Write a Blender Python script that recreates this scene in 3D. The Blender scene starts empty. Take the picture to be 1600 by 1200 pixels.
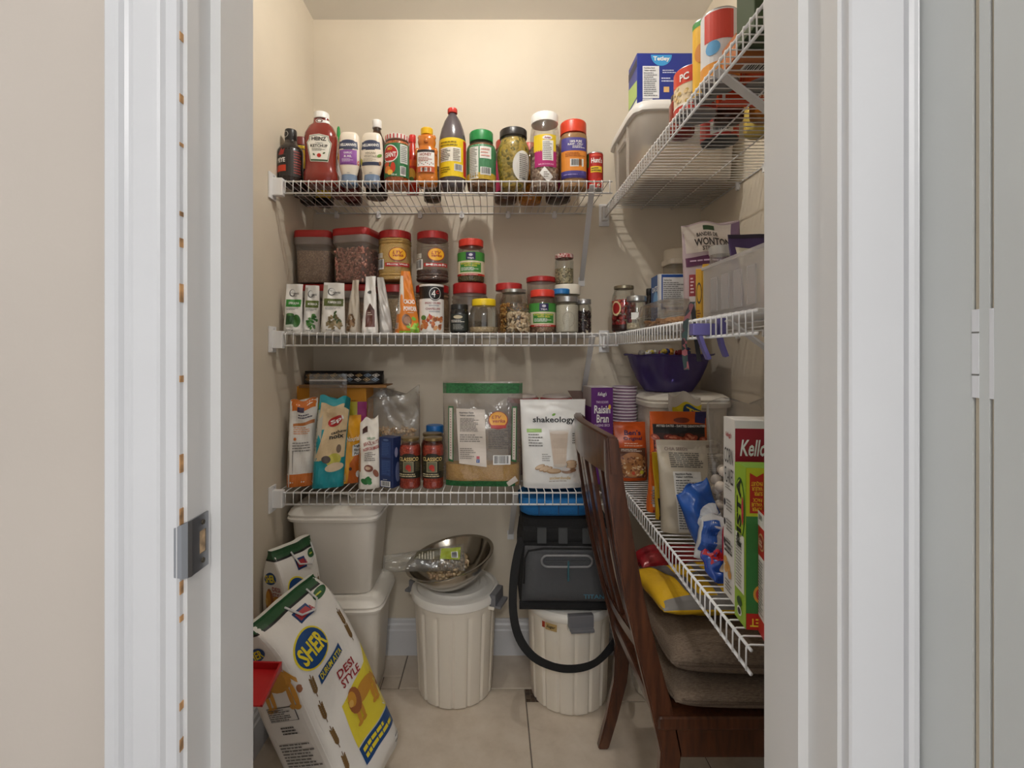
import bpy, bmesh, math, random
from mathutils import Vector, Matrix, Euler
from mathutils.geometry import tessellate_polygon
PI = math.pi
S = bpy.context.scene
COL = S.collection
random.seed(7)

# ---------------------------------------------------------------- camera, light, exposure
F, VX, VY, CZ = 777.0, 770.0, 551.0, 1.30          # focal length in px, vanishing point, camera height
cd = bpy.data.cameras.new('camera'); cam = bpy.data.objects.new('camera', cd); COL.objects.link(cam)
cam.location = (0, 0, CZ); cam.rotation_euler = (PI/2, 0, 0)
cd.sensor_width = 36.0; cd.lens = 36.0*F/1600.0
cd.shift_x = (800-VX)/1600.0; cd.shift_y = -(600-VY)/1600.0
cd.clip_start = 0.02
S.camera = cam
W = bpy.data.worlds.new('hall_daylight'); S.world = W; W.use_nodes = True
bg = W.node_tree.nodes['Background']; bg.inputs[0].default_value = (0.985, 0.985, 0.99, 1); bg.inputs[1].default_value = 0.70
LAMP_STRENGTH = 1680.0
HALL_FILL_STRENGTH = 84.0
S.view_settings.view_transform = 'Standard'; S.view_settings.look = 'None'
S.view_settings.gamma = 1.0; S.view_settings.use_curve_mapping = False
S.view_settings.exposure = 0.1

# ---------------------------------------------------------------- materials
def lin(c):
    def g(v):
        v = v/255.0
        return v/12.92 if v <= 0.04045 else ((v+0.055)/1.055)**2.4
    return (g(c[0]), g(c[1]), g(c[2]), 1.0)
_M = {}
def newmat(key):
    m = bpy.data.materials.new(key); m.use_nodes = True
    return m, m.node_tree, m.node_tree.nodes['Principled BSDF']
def C(c, rough=0.5, metal=0.0, coat=0.0):
    """plain colour, sRGB 0..255"""
    k = ('c', tuple(c), rough, metal, coat)
    if k not in _M:
        m, t, b = newmat('colour_%d_%d_%d' % tuple(c))
        b.inputs['Base Color'].default_value = lin(c); b.inputs['Roughness'].default_value = rough
        b.inputs['Metallic'].default_value = metal
        if coat: b.inputs['Coat Weight'].default_value = coat
        _M[k] = m
    return _M[k]
def noise(t, scale, detail=3.0, coord='Object', vec=None, rough=0.5):
    tc = t.nodes.new('ShaderNodeTexCoord'); n = t.nodes.new('ShaderNodeTexNoise')
    n.inputs['Scale'].default_value = scale; n.inputs['Detail'].default_value = detail; n.inputs['Roughness'].default_value = rough
    if vec:
        mp = t.nodes.new('ShaderNodeMapping'); mp.inputs['Scale'].default_value = vec
        t.links.new(tc.outputs[coord], mp.inputs['Vector']); t.links.new(mp.outputs[0], n.inputs['Vector'])
    else:
        t.links.new(tc.outputs[coord], n.inputs['Vector'])
    return n
def bump(t, b, src, strength, dist=0.002):
    bp = t.nodes.new('ShaderNodeBump'); bp.inputs['Strength'].default_value = strength; bp.inputs['Distance'].default_value = dist
    t.links.new(src, bp.inputs['Height']); t.links.new(bp.outputs[0], b.inputs['Normal'])
def ramp(t, src, stops):
    r = t.nodes.new('ShaderNodeValToRGB'); e = r.color_ramp.elements
    while len(e) < len(stops): e.new(0.5)
    for i, (p, c) in enumerate(stops):
        e[i].position = p; e[i].color = lin(c)
    t.links.new(src, r.inputs[0]); return r
def paint(c, rough=0.55, var=0.03, scale=3.0, bmp=0.05, bscale=180):
    """painted wall, trim: faint mottling and roller relief"""
    k = ('paint', tuple(c), rough, var, scale, bmp)
    if k not in _M:
        m, t, b = newmat('paint_%d_%d_%d' % tuple(c))
        n = noise(t, scale, 4)
        d = [max(0, v*(1-var)) for v in c]; u = [min(255, v*(1+var)) for v in c]
        r = ramp(t, n.outputs[0], [(0.3, d), (0.7, u)])
        t.links.new(r.outputs[0], b.inputs['Base Color']); b.inputs['Roughness'].default_value = rough
        n2 = noise(t, bscale, 2); bump(t, b, n2.outputs[0], bmp)
        _M[k] = m
    return _M[k]
def film(c, rough=0.32, wr=0.5, scale=22, metal=0.0):
    """printed bag film with crinkles"""
    k = ('film', tuple(c), rough, wr, scale, metal)
    if k not in _M:
        m, t, b = newmat('film_%d_%d_%d' % tuple(c))
        b.inputs['Base Color'].default_value = lin(c); b.inputs['Roughness'].default_value = rough; b.inputs['Metallic'].default_value = metal
        n = noise(t, scale, 3, vec=(1, 1, 0.6)); bump(t, b, n.outputs[0], wr, 0.006)
        _M[k] = m
    return _M[k]
def grains(c1, c2, c3=None, scale=350, rough=0.6, strength=0.7, stretch=(1, 1, 1)):
    """grain or pulse fill: one cell per grain"""
    k = ('gr', tuple(c1), tuple(c2), scale, stretch)
    if k not in _M:
        m, t, b = newmat('grains')
        tc = t.nodes.new('ShaderNodeTexCoord'); mp = t.nodes.new('ShaderNodeMapping'); mp.inputs['Scale'].default_value = stretch
        v = t.nodes.new('ShaderNodeTexVoronoi'); v.inputs['Scale'].default_value = scale
        t.links.new(tc.outputs['Object'], mp.inputs[0]); t.links.new(mp.outputs[0], v.inputs['Vector'])
        sep = t.nodes.new('ShaderNodeSeparateColor'); t.links.new(v.outputs['Color'], sep.inputs[0])
        r = ramp(t, sep.outputs[0], [(0.0, c1), (0.5, c3 or [(a+b_)/2 for a, b_ in zip(c1, c2)]), (1.0, c2)])
        t.links.new(r.outputs[0], b.inputs['Base Color']); b.inputs['Roughness'].default_value = rough
        inv = t.nodes.new('ShaderNodeMath'); inv.operation = 'SUBTRACT'; inv.inputs[0].default_value = 1.0
        t.links.new(v.outputs['Distance'], inv.inputs[1]); bump(t, b, inv.outputs[0], strength, 0.004)
        _M[k] = m
    return _M[k]
def clear(tint=(255, 255, 255), gloss=0.10, haze=0.0, hazec=(235, 235, 232), rough=0.06, wr=0.0, wscale=30):
    """clear or hazy glass and plastic shell"""
    k = ('clear', tuple(tint), gloss, haze, tuple(hazec), rough, wr, wscale)
    if k not in _M:
        m = bpy.data.materials.new('clear_shell'); m.use_nodes = True; t = m.node_tree; t.nodes.clear()
        o = t.nodes.new('ShaderNodeOutputMaterial'); tr = t.nodes.new('ShaderNodeBsdfTransparent'); tr.inputs[0].default_value = lin(tint)
        gl = t.nodes.new('ShaderNodeBsdfGlossy'); gl.inputs['Roughness'].default_value = rough
        lw = t.nodes.new('ShaderNodeLayerWeight'); lw.inputs[0].default_value = 0.35
        mr = t.nodes.new('ShaderNodeMapRange'); mr.inputs[3].default_value = gloss*0.45; mr.inputs[4].default_value = min(1.0, gloss*4.0)
        t.links.new(lw.outputs['Fresnel'], mr.inputs[0])
        mx = t.nodes.new('ShaderNodeMixShader'); t.links.new(mr.outputs[0], mx.inputs[0]); t.links.new(gl.outputs[0], mx.inputs[2])
        if wr:
            n = noise(t, wscale, 3); bp = t.nodes.new('ShaderNodeBump'); bp.inputs['Strength'].default_value = wr; bp.inputs['Distance'].default_value = 0.01
            t.links.new(n.outputs[0], bp.inputs['Height']); t.links.new(bp.outputs[0], gl.inputs['Normal']); t.links.new(bp.outputs[0], lw.inputs['Normal'])
        if haze > 0:
            df = t.nodes.new('ShaderNodeBsdfDiffuse'); df.inputs[0].default_value = lin(hazec)
            tl = t.nodes.new('ShaderNodeBsdfTranslucent'); tl.inputs[0].default_value = lin(hazec)
            ad = t.nodes.new('ShaderNodeMixShader'); ad.inputs[0].default_value = 0.4
            t.links.new(df.outputs[0], ad.inputs[1]); t.links.new(tl.outputs[0], ad.inputs[2])
            m2 = t.nodes.new('ShaderNodeMixShader'); m2.inputs[0].default_value = haze
            t.links.new(tr.outputs[0], m2.inputs[1]); t.links.new(ad.outputs[0], m2.inputs[2]); t.links.new(m2.outputs[0], mx.inputs[1])
        else:
            t.links.new(tr.outputs[0], mx.inputs[1])
        t.links.new(mx.outputs[0], o.inputs[0]); _M[k] = m
    return _M[k]
def wood(c1, c2, rough=0.32):
    k = ('wood', tuple(c1), tuple(c2))
    if k not in _M:
        m, t, b = newmat('stained_wood')
        n = noise(t, 14, 6, vec=(6, 6, 0.7)); r = ramp(t, n.outputs[0], [(0.3, c1), (0.7, c2)])
        t.links.new(r.outputs[0], b.inputs['Base Color']); b.inputs['Roughness'].default_value = rough
        b.inputs['Coat Weight'].default_value = 0.35; b.inputs['Coat Roughness'].default_value = 0.2; bump(t, b, n.outputs[0], 0.06)
        _M[k] = m
    return _M[k]
def fabric(c1, c2, scale=160, stretch=(1, 1, 1), strength=0.6):
    k = ('fab', tuple(c1), tuple(c2), scale)
    if k not in _M:
        m, t, b = newmat('woven_fabric')
        n = noise(t, scale, 4, vec=stretch, rough=0.7); r = ramp(t, n.outputs[0], [(0.32, c1), (0.68, c2)])
        t.links.new(r.outputs[0], b.inputs['Base Color']); b.inputs['Roughness'].default_value = 0.9
        bump(t, b, n.outputs[0], strength, 0.003); _M[k] = m
    return _M[k]
GLASS = clear((246, 248, 246), 0.11)
PLAST = clear((240, 240, 238), 0.10, 0.10, rough=0.12)
FROST = clear((235, 235, 235), 0.06, 0.42, rough=0.3)
BAGF = clear((246, 246, 246), 0.13, 0.10, rough=0.15, wr=0.9, wscale=26)
WHITE_W = C((236, 236, 236), 0.35)
BLK, WHT = (22, 22, 22), (240, 240, 238)

# ---------------------------------------------------------------- object helpers
def tag(o, label=None, cat=None, group=None, kind=None):
    if label: o['label'] = label
    if cat: o['category'] = cat
    if group: o['group'] = group
    if kind: o['kind'] = kind
    return o
def thing(name, label, cat, loc=(0, 0, 0), rotz=0.0, group=None, rot=None):
    o = bpy.data.objects.new(name, None); COL.objects.link(o); o.empty_display_size = 0.05
    o.location = loc
    o.rotation_euler = rot if rot is not None else (0, 0, rotz)
    return tag(o, label, cat, group)
def obj(name, me, mats, parent=None, loc=None, rot=None, smooth=False):
    o = bpy.data.objects.new(name, me); COL.objects.link(o)
    if mats is not None:
        for m in (mats if isinstance(mats, (list, tuple)) else [mats]): me.materials.append(m)
    if parent: o.parent = parent
    if loc is not None: o.location = loc
    if rot is not None: o.rotation_euler = rot
    if smooth:
        me.polygons.foreach_set('use_smooth', [True]*len(me.polygons))
    return o
def mesh(v, f):
    me = bpy.data.meshes.new('m'); me.from_pydata([tuple(p) for p in v], [], f); me.update(); return me
def bm_mesh(bm):
    me = bpy.data.meshes.new('m'); bm.normal_update(); bm.to_mesh(me); bm.free(); return me
def add_box(bm, x0, x1, y0, y1, z0, z1, bev=0.0, seg=2):
    b2 = bmesh.new(); bmesh.ops.create_cube(b2, size=1.0)
    for v in b2.verts:
        v.co = Vector(((x0+x1)/2+v.co.x*(x1-x0), (y0+y1)/2+v.co.y*(y1-y0), (z0+z1)/2+v.co.z*(z1-z0)))
    if bev > 0: bmesh.ops.bevel(b2, geom=list(b2.edges), offset=bev, segments=seg, affect='EDGES', profile=0.7)
    t = bpy.data.meshes.new('t'); b2.to_mesh(t); b2.free(); bm.from_mesh(t); bpy.data.meshes.remove(t)
def box(x0, x1, y0, y1, z0, z1, bev=0.0, seg=2):
    bm = bmesh.new(); add_box(bm, x0, x1, y0, y1, z0, z1, bev, seg); return bm_mesh(bm)
def tube(pts, r, n=6, closed=False):
    """mesh tube along a polyline; r number or list"""
    pts = [Vector(p) for p in pts]; N = len(pts); v = []; f = []
    prev = None
    for i, p in enumerate(pts):
        if closed: d = pts[(i+1) % N]-pts[i-1]
        else: d = (pts[min(i+1, N-1)]-pts[max(i-1, 0)])
        d.normalize()
        if prev is None:
            a = Vector((0, 0, 1)) if abs(d.z) < 0.9 else Vector((1, 0, 0))
            u = d.cross(a).normalized()
        else:
            u = (prev-d*prev.dot(d)).normalized()
        prev = u; w = d.cross(u); rr = r[i] if isinstance(r, (list, tuple)) else r
        for k in range(n):
            a = 2*PI*k/n; v.append(p+u*math.cos(a)*rr+w*math.sin(a)*rr)
    R = N if closed else N-1
    for i in range(R):
        for k in range(n):
            a, b = i*n, ((i+1) % N)*n; f.append((a+k, a+(k+1) % n, b+(k+1) % n, b+k))
    if not closed:
        f.append(tuple(range(n))[::-1]); f.append(tuple(range((N-1)*n, N*n)))
    return mesh(v, f)
def ribbon(pts, width, thick, side):
    """flat strap along a polyline, width along vector(s) side"""
    v = []; f = []; N = len(pts); pts = [Vector(p) for p in pts]
    for i, p in enumerate(pts):
        d = (pts[min(i+1, N-1)]-pts[max(i-1, 0)]).normalized(); s = Vector(side[i] if isinstance(side, list) else side).normalized()
        n = d.cross(s).normalized()
        for a, b in ((-1, -1), (1, -1), (1, 1), (-1, 1)): v.append(p+s*a*width/2+n*b*thick/2)
    for i in range(N-1):
        for k in range(4): f.append((i*4+k, i*4+(k+1) % 4, i*4+4+(k+1) % 4, i*4+4+k))
    f.append((3, 2, 1, 0)); f.append(tuple(range(N*4-4, N*4)))
    return mesh(v, f)
def kfac(a, e): return (abs(math.cos(a))**e+abs(math.sin(a))**e)**(-1.0/e)
def lathe(prof, n=28, e=2.0, sy=1.0, cap0=True, cap1=True, loc=(0, 0, 0)):
    """profile [(r,z)] spun about z; e>2 squares the section, sy flattens depth"""
    v = []; f = []
    ks = [kfac(2*PI*k/n, e) if e != 2 else 1.0 for k in range(n)]
    for r, z in prof:
        for k in range(n):
            a = 2*PI*k/n; v.append((loc[0]+r*ks[k]*math.cos(a), loc[1]+r*ks[k]*math.sin(a)*sy, loc[2]+z))
    for i in range(len(prof)-1):
        for k in range(n): f.append((i*n+k, i*n+(k+1) % n, (i+1)*n+(k+1) % n, (i+1)*n+k))
    if cap0: f.append(tuple(range(n))[::-1])
    if cap1: f.append(tuple(range((len(prof)-1)*n, len(prof)*n)))
    return mesh(v, f)
def join(meshes):
    bm = bmesh.new()
    for me in meshes: bm.from_mesh(me); bpy.data.meshes.remove(me)
    return bm_mesh(bm)
def interp(tab, x):
    if x <= tab[0][0]: return tab[0][1]
    for (a, p), (b, q) in zip(tab, tab[1:]):
        if x <= b: return p+(q-p)*(x-a)/(b-a) if b > a else q
    return tab[-1][1]
def rsamp(prof, z):
    return interp([(p[1], p[0]) for p in prof], z)
def autosmooth(o, ang=40):
    me = o.data; me.polygons.foreach_set('use_smooth', [True]*len(me.polygons))
    try: me.set_sharp_from_angle(angle=math.radians(ang))
    except Exception: pass
    return o
# surface maps: f(u, v, off) -> point; u across, v up (metres)
def map_lathe(prof, e=2.0, sy=1.0, rot=0.0):
    def f(u, v, off):
        r = max(rsamp(prof, v), 0.004); a = u/r+rot
        k = kfac(a-PI/2, e) if e != 2 else 1.0
        return Vector(((r*k+off)*math.sin(a), -(r*k+off)*math.cos(a)*sy, v))
    return f
def map_plane(o, ux, vx):
    o, ux, vx = Vector(o), Vector(ux), Vector(vx); n = ux.cross(vx).normalized()
    return lambda u, v, off: o+ux*u+vx*v+n*off
_T = {}
def glyphs(s, bold=0.0, shear=0.0):
    k = (s, bold, shear)
    if k not in _T:
        cu = bpy.data.curves.new('t', 'FONT'); cu.body = s; cu.size = 1.0; cu.resolution_u = 2; cu.offset = bold; cu.shear = shear
        cu.fill_mode = 'FRONT'; cu.space_line = 0.9
        o = bpy.data.objects.new('t', cu); me = bpy.data.meshes.new_from_object(o)
        v = [(p.co.x, p.co.y) for p in me.vertices]; f = [tuple(q.vertices) for q in me.polygons]
        bpy.data.objects.remove(o); bpy.data.curves.remove(cu); bpy.data.meshes.remove(me)
        if v:
            x0 = min(p[0] for p in v); x1 = max(p[0] for p in v); y0 = min(p[1] for p in v); y1 = max(p[1] for p in v)
            v = [((x-(x0+x1)/2)/max(x1-x0, 1e-6), (y-(y0+y1)/2)/max(y1-y0, 1e-6)) for x, y in v]
        _T[k] = (v, f)
    return _T[k]
class Print:
    """flat print on a surface: rectangles, ellipses, outlines, lettering; su, sv scale the coordinates"""
    OFF = 0.0005
    def __init__(s, f, su=1.0, sv=1.0, rough=0.4):
        s.f, s.su, s.sv, s.rough = f, su, sv, rough; s.v, s.fc, s.mi, s.m = [], [], [], []; s.rg = random.Random(3)
    def _mi(s, c):
        m = c if isinstance(c, bpy.types.Material) else C(c, s.rough)
        if m not in s.m: s.m.append(m)
        return s.m.index(m)
    def _add(s, pts, faces, c, lay):
        b = len(s.v); i = s._mi(c)
        for u, v in pts: s.v.append(s.f(u*s.su, v*s.sv, lay*s.OFF))
        for q in faces: s.fc.append(tuple(b+k for k in q)); s.mi.append(i)
    def rect(s, u0, v0, u1, v1, c, lay=1, n=None):
        nu = n or max(1, min(16, int(abs(u1-u0)*s.su/0.008)+1)); nv = n or max(1, min(24, int(abs(v1-v0)*s.sv/0.012)+1))
        pts = [(u0+(u1-u0)*i/nu, v0+(v1-v0)*j/nv) for j in range(nv+1) for i in range(nu+1)]
        s._add(pts, [(j*(nu+1)+i, j*(nu+1)+i+1, (j+1)*(nu+1)+i+1, (j+1)*(nu+1)+i) for j in range(nv) for i in range(nu)], c, lay); return s
    def quad(s, a, b, c_, d, c, lay=1, n=None):
        n = n or max(3, min(16, int(max(abs(c_[0]-a[0])*s.su, abs(c_[1]-a[1])*s.sv)/0.009)+1)); pts = []
        for j in range(n+1):
            for i in range(n+1):
                x, y = i/n, j/n
                pts.append(tuple((a[k]*(1-x)+b[k]*x)*(1-y)+(d[k]*(1-x)+c_[k]*x)*y for k in (0, 1)))
        s._add(pts, [(j*(n+1)+i, j*(n+1)+i+1, (j+1)*(n+1)+i+1, (j+1)*(n+1)+i) for j in range(n) for i in range(n)], c, lay); return s
    def ell(s, cu, cv, ru, rv, c, lay=2, n=20, rings=3, rot=0.0):
        cr, sr = math.cos(rot), math.sin(rot); pts = [(cu, cv)]; fc = []
        for r in range(1, rings+1):
            for k in range(n):
                a = 2*PI*k/n; x = math.cos(a)*ru*r/rings*s.su; y = math.sin(a)*rv*r/rings*s.sv
                pts.append((cu+(x*cr-y*sr)/s.su, cv+(x*sr+y*cr)/s.sv))
        for k in range(n): fc.append((0, 1+k, 1+(k+1) % n))
        for r in range(rings-1):
            for k in range(n): a, b = 1+r*n, 1+(r+1)*n; fc.append((a+k, b+k, b+(k+1) % n, a+(k+1) % n))
        s._add(pts, fc, c, lay); return s
    def poly(s, pts, c, lay=2, star=True):
        if not star:
            t = tessellate_polygon([[Vector((p[0], p[1], 0)) for p in pts]]); s._add(pts, [tuple(q) for q in t], c, lay); return s
        e = []
        for a, b in zip(pts, pts[1:]+pts[:1]):
            n = max(1, int(math.hypot((b[0]-a[0])*s.su, (b[1]-a[1])*s.sv)/0.008))
            for i in range(n): e.append((a[0]+(b[0]-a[0])*i/n, a[1]+(b[1]-a[1])*i/n))
        cu = sum(p[0] for p in e)/len(e); cv = sum(p[1] for p in e)/len(e); n = len(e); R = 4
        q = [(cu, cv)]+[(cu+(p[0]-cu)*r/R, cv+(p[1]-cv)*r/R) for r in range(1, R+1) for p in e]
        fc = [(0, 1+k, 1+(k+1) % n) for k in range(n)]
        for r in range(R-1):
            for k in range(n): a, b = 1+r*n, 1+(r+1)*n; fc.append((a+k, b+k, b+(k+1) % n, a+(k+1) % n))
        s._add(q, fc, c, lay); return s
    def text(s, tx, u, v, w, h, c, lay=3, rot=0.0, bold=0.02, shear=0.0):
        g, fc = glyphs(tx, bold, shear); cr, sr = math.cos(rot), math.sin(rot); pts = []
        for x, y in g:
            x *= w*s.su; y *= h*s.sv; pts.append((u+(x*cr-y*sr)/s.su, v+(x*sr+y*cr)/s.sv))
        s._add(pts, fc, c, lay); return s
    def lines(s, u0, v0, u1, v1, n, c=(70, 70, 70), lay=3, fill=0.45, short=0.6):
        for i in range(n):
            a = v1-(v1-v0)*(i+0.5)/n; hh = abs(v1-v0)/n*fill/2; e = u0+(u1-u0)*s.rg.uniform(short, 1.0)
            x = u0
            while x < e:
                w = abs(u1-u0)*s.rg.uniform(0.05, 0.2); s.rect(x, a-hh, min(x+w, e), a+hh, c, lay, n=1); x += w+abs(u1-u0)*0.022
        return s
    def bars(s, u0, v0, u1, v1, lay=2, vert=True):
        s.rect(u0, v0, u1, v1, WHT, lay, n=2); x = u0+(u1-u0)*0.08
        while x < u1-(u1-u0)*0.1:
            w = (u1-u0)*s.rg.choice((0.02, 0.035, 0.05)); s.rect(x, v0+(v1-v0)*0.14, x+w, v1-(v1-v0)*0.06, BLK, lay+1, n=1); x += w+(u1-u0)*s.rg.choice((0.025, 0.04))
        return s
    def build(s, name, parent, label=None):
        me = mesh(s.v, s.fc)
        o = obj(name, me, s.m, parent); me.polygons.foreach_set('material_index', s.mi)
        if label: o['label'] = label
        return o
def at(x, y, D): return Vector(((x-VX)*D/F, D, CZ-(y-VY)*D/F))
def span(x0, x1, yt, D, zs):
    """centre X, width, height of something of depth D standing at height zs, read off the photograph"""
    return ((x0+x1)/2-VX)*D/F, (x1-x0)*D/F, CZ-(yt-VY)*D/F-zs
def pieces(parent, pts, size, mats, name='contents', seed=1, flat=0.7, long=1.4, sub=1):
    """a heap of nuts or beans: small rounded pieces joined into one part"""
    rg = random.Random(seed); base = bmesh.new(); bmesh.ops.create_icosphere(base, subdivisions=sub, radius=1.0)
    bv = [v.co.copy() for v in base.verts]; bf = [tuple(v.index for v in q.verts) for q in base.faces]; base.free()
    v = []; f = []; mi = []
    for p in pts:
        R = Euler((rg.uniform(0, 6), rg.uniform(0, 6), rg.uniform(0, 6))).to_matrix(); s = size*rg.uniform(0.8, 1.2); b = len(v); k = rg.randrange(len(mats))
        for q in bv: v.append(Vector(p)+R @ Vector((q.x*s*long, q.y*s, q.z*s*flat)))
        for q in bf: f.append(tuple(b+i for i in q)); mi.append(k)
    me = mesh(v, f); o = obj(name, me, mats, parent, smooth=True); me.polygons.foreach_set('material_index', mi); o['kind'] = 'stuff'
    return o
def shell_pts(prof, z0, z1, n, seed=1, e=2.0, sy=1.0, inset=0.004, top=True):
    rg = random.Random(seed); out = []
    for i in range(n):
        a = rg.uniform(0, 2*PI); z = rg.uniform(z0, z1); r = max(0.002, rsamp(prof, z)-inset)*(kfac(a, e) if e != 2 else 1)
        if top and rg.random() < 0.22: r *= math.sqrt(rg.random()); z = z1
        out.append((r*math.cos(a), r*math.sin(a)*sy, z))
    return out
# ---------------------------------------------------------------- the room
XL, XR, YB, HC = -0.776, 0.900, 2.150, 2.74
WALL = paint((214, 203, 184), 0.6, 0.025, 2.5, 0.06)
HALLW = paint((192, 182, 172), 0.6, 0.02, 2.0, 0.05)
TRIM = paint((208, 208, 210), 0.34, 0.012, 4.0, 0.03, 90)
TRIM2 = paint((213, 212, 211), 0.36, 0.012, 4.0, 0.03, 90)
CEIL = paint((238, 236, 231), 0.7, 0.01, 2.0, 0.1)
YF0, YF1 = 0.590, 0.720            # hall face and pantry face of the door wall
def struct(name, me, m, parent=None):
    o = obj(name, me, m, parent)
    if parent is None: o['kind'] = 'structure'
    return o
struct('wall_back', box(XL-0.1, XR+0.1, YB, YB+0.1, -0.05, HC+0.1), WALL)
struct('wall_left', box(XL-0.1, XL, YF1-0.02, YB, -0.05, HC+0.1), WALL)
struct('wall_right', box(XR, XR+0.1, YF1-0.02, YB, -0.05, HC+0.1), WALL)
struct('ceiling', box(-2.2, 1.3, -2.3, YB+0.1, HC, HC+0.08), CEIL)
JL, JR = -0.347, 0.393             # inner faces of the door stops
JL2, JR2 = -0.360, 0.406           # jamb faces in front of the stops
bm = bmesh.new()
add_box(bm, -2.2, JL2-0.02, YF0, YF1, -0.05, HC+0.1); add_box(bm, JR2+0.02, 1.3, YF0, YF1, -0.05, HC+0.1)
add_box(bm, JL2-0.02, JR2+0.02, YF0, YF1, 2.06, HC+0.1)
struct('wall_front', bm_mesh(bm), [HALLW])
# door jamb, stop, casing on each side
def prism(poly, z0, z1):
    n = len(poly); v = [(x, y, z0) for x, y in poly]+[(x, y, z1) for x, y in poly]
    f = [tuple(range(n))[::-1], tuple(range(n, 2*n))]+[(i, (i+1) % n, n+(i+1) % n, n+i) for i in range(n)]
    return mesh(v, f)
jl = struct('trim_1', prism([(JL2-0.02, YF0-0.004), (JL2, YF0-0.004), (JL2, YF1), (JL2-0.02, YF1)], 0, 2.05), TRIM2)
obj('door_stop', prism([(JL2, 0.634), (JL+0.000, 0.634), (JL, YF1), (JL2, YF1)], 0, 2.05), TRIM2, jl)
jr = struct('trim_2', prism([(JR2, YF0-0.004), (JR2+0.02, YF0-0.004), (JR2+0.02, YF1), (JR2, YF1)], 0, 2.05), TRIM2)
obj('door_stop', prism([(JR, 0.640), (JR2, 0.640), (JR2, YF1), (JR, YF1)], 0, 2.05), TRIM2, jr)
struct('trim_3', box(JL2-0.02, JR2+0.02, YF0-0.004, YF1, 2.04, 2.06), TRIM2)
# moulded casing, profile from the opening outwards: (distance from jamb, thickness)
cprof = [(0.004, 0.010), (0.006, 0.013), (0.018, 0.014), (0.021, 0.019), (0.024, 0.0205), (0.050, 0.0215), (0.0535, 0.020), (0.056, 0.0155), (0.060, 0.0150), (0.064, 0.0165),
         (0.067, 0.0215), (0.070, 0.0235), (0.081, 0.0235), (0.083, 0.0215), (0.083, 0.0)]
cl = [(JL2-0.001-d, YF0-t) for d, t in cprof]; cl = [(JL2-0.005, YF0)]+cl
struct('trim_4', prism(cl, 0, 2.11), TRIM)
cr = [(JR2+0.001+d, YF0-t) for d, t in [(0.004, 0.016), (0.006, 0.0185), (0.064, 0.0195), (0.0655, 0.0145), (0.0685, 0.0145), (0.070, 0.020), (0.074, 0.0225), (0.079, 0.022), (0.081, 0.018), (0.083, 0.019), (0.085, 0.017), (0.085, 0.0)]]
struct('trim_5', prism([(JR2+0.005, YF0)]+cr, 0, 2.11), TRIM)
struct('trim_6', box(JL2-0.085, JR2+0.085, YF0-0.02, YF0, 2.045, 2.12, 0.004), TRIM)
# the gap of bare wood where the casing meets the jamb
WOODG = paint((170, 130, 88), 0.8, 0.3, 60, 0.2)
rg = random.Random(5); z = 0.35; bm = bmesh.new()
while z < 1.95:
    h = rg.uniform(0.004, 0.022); w = rg.uniform(0.0, 0.0002)
    add_box(bm, JL2-0.0052, JL2-0.0052+0.0008+w, YF0-0.0105-w, YF0-0.003, z, z+h); z += h+rg.uniform(0.01, 0.12)
o = obj('bare_wood_gap', bm_mesh(bm), WOODG, jl); o['kind'] = 'stuff'
# strike plate on the left jamb
STEEL = C((150, 152, 156), 0.32, 0.9)
zc = CZ-(852-VY)*0.60/F
sp = thing('strike_plate', 'brushed steel strike plate screwed to the left door jamb', 'strike plate', (JL2, 0.608, zc))
bm = bmesh.new(); hh = 0.0335
def plate_strip(bm, x0, x1, y0, y1, z0, z1): add_box(bm, x0, x1, y0, y1, z0, z1)
pl = [(-0.012, -hh), (0.024, -hh), (0.024, -0.016), (0.020, -0.019)]
plate_strip(bm, 0.0003, 0.0022, -0.016, -0.001, -hh, hh); plate_strip(bm, 0.0003, 0.0022, 0.013, 0.018, -hh, hh)
plate_strip(bm, 0.0003, 0.0022, -0.001, 0.013, 0.014, hh); plate_strip(bm, 0.0003, 0.0022, -0.001, 0.013, -hh, -0.014)
obj('plate', bm_mesh(bm), STEEL, sp)
lip = [(0.0012, -0.016, 0), (-0.0005, -0.022, 0), (-0.0045, -0.0275, 0), (-0.0105, -0.031, 0)]
v = []; f = []
for i, p in enumerate(lip):
    q = 1-0.14*(i/3)**2
    v += [(p[0], p[1], -hh*q), (p[0], p[1], hh*q), (p[0]+0.0016, p[1]-0.0008, hh*q), (p[0]+0.0016, p[1]-0.0008, -hh*q)]
for i in range(3):
    for k in range(4): f.append((i*4+k, i*4+(k+1) % 4, i*4+4+(k+1) % 4, i*4+4+k))
f.append((12, 13, 14, 15)); f.append((3, 2, 1, 0))
obj('curved_lip', mesh(v, f), STEEL, sp)
obj('latch_hole', box(-0.0005, 0.0008, -0.001, 0.013, -0.014, 0.014), paint((176, 150, 118), 0.8, 0.2, 80, 0.2), sp, None)
for zz in (-0.0235, 0.0235):
    obj('screw', lathe([(0.0032, 0), (0.0030, 0.0012), (0.001, 0.0012)], 12), C((92, 84, 70), 0.4, 0.8), sp, (0.0022, 0.006, zz), (0, PI/2, 0))
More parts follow.
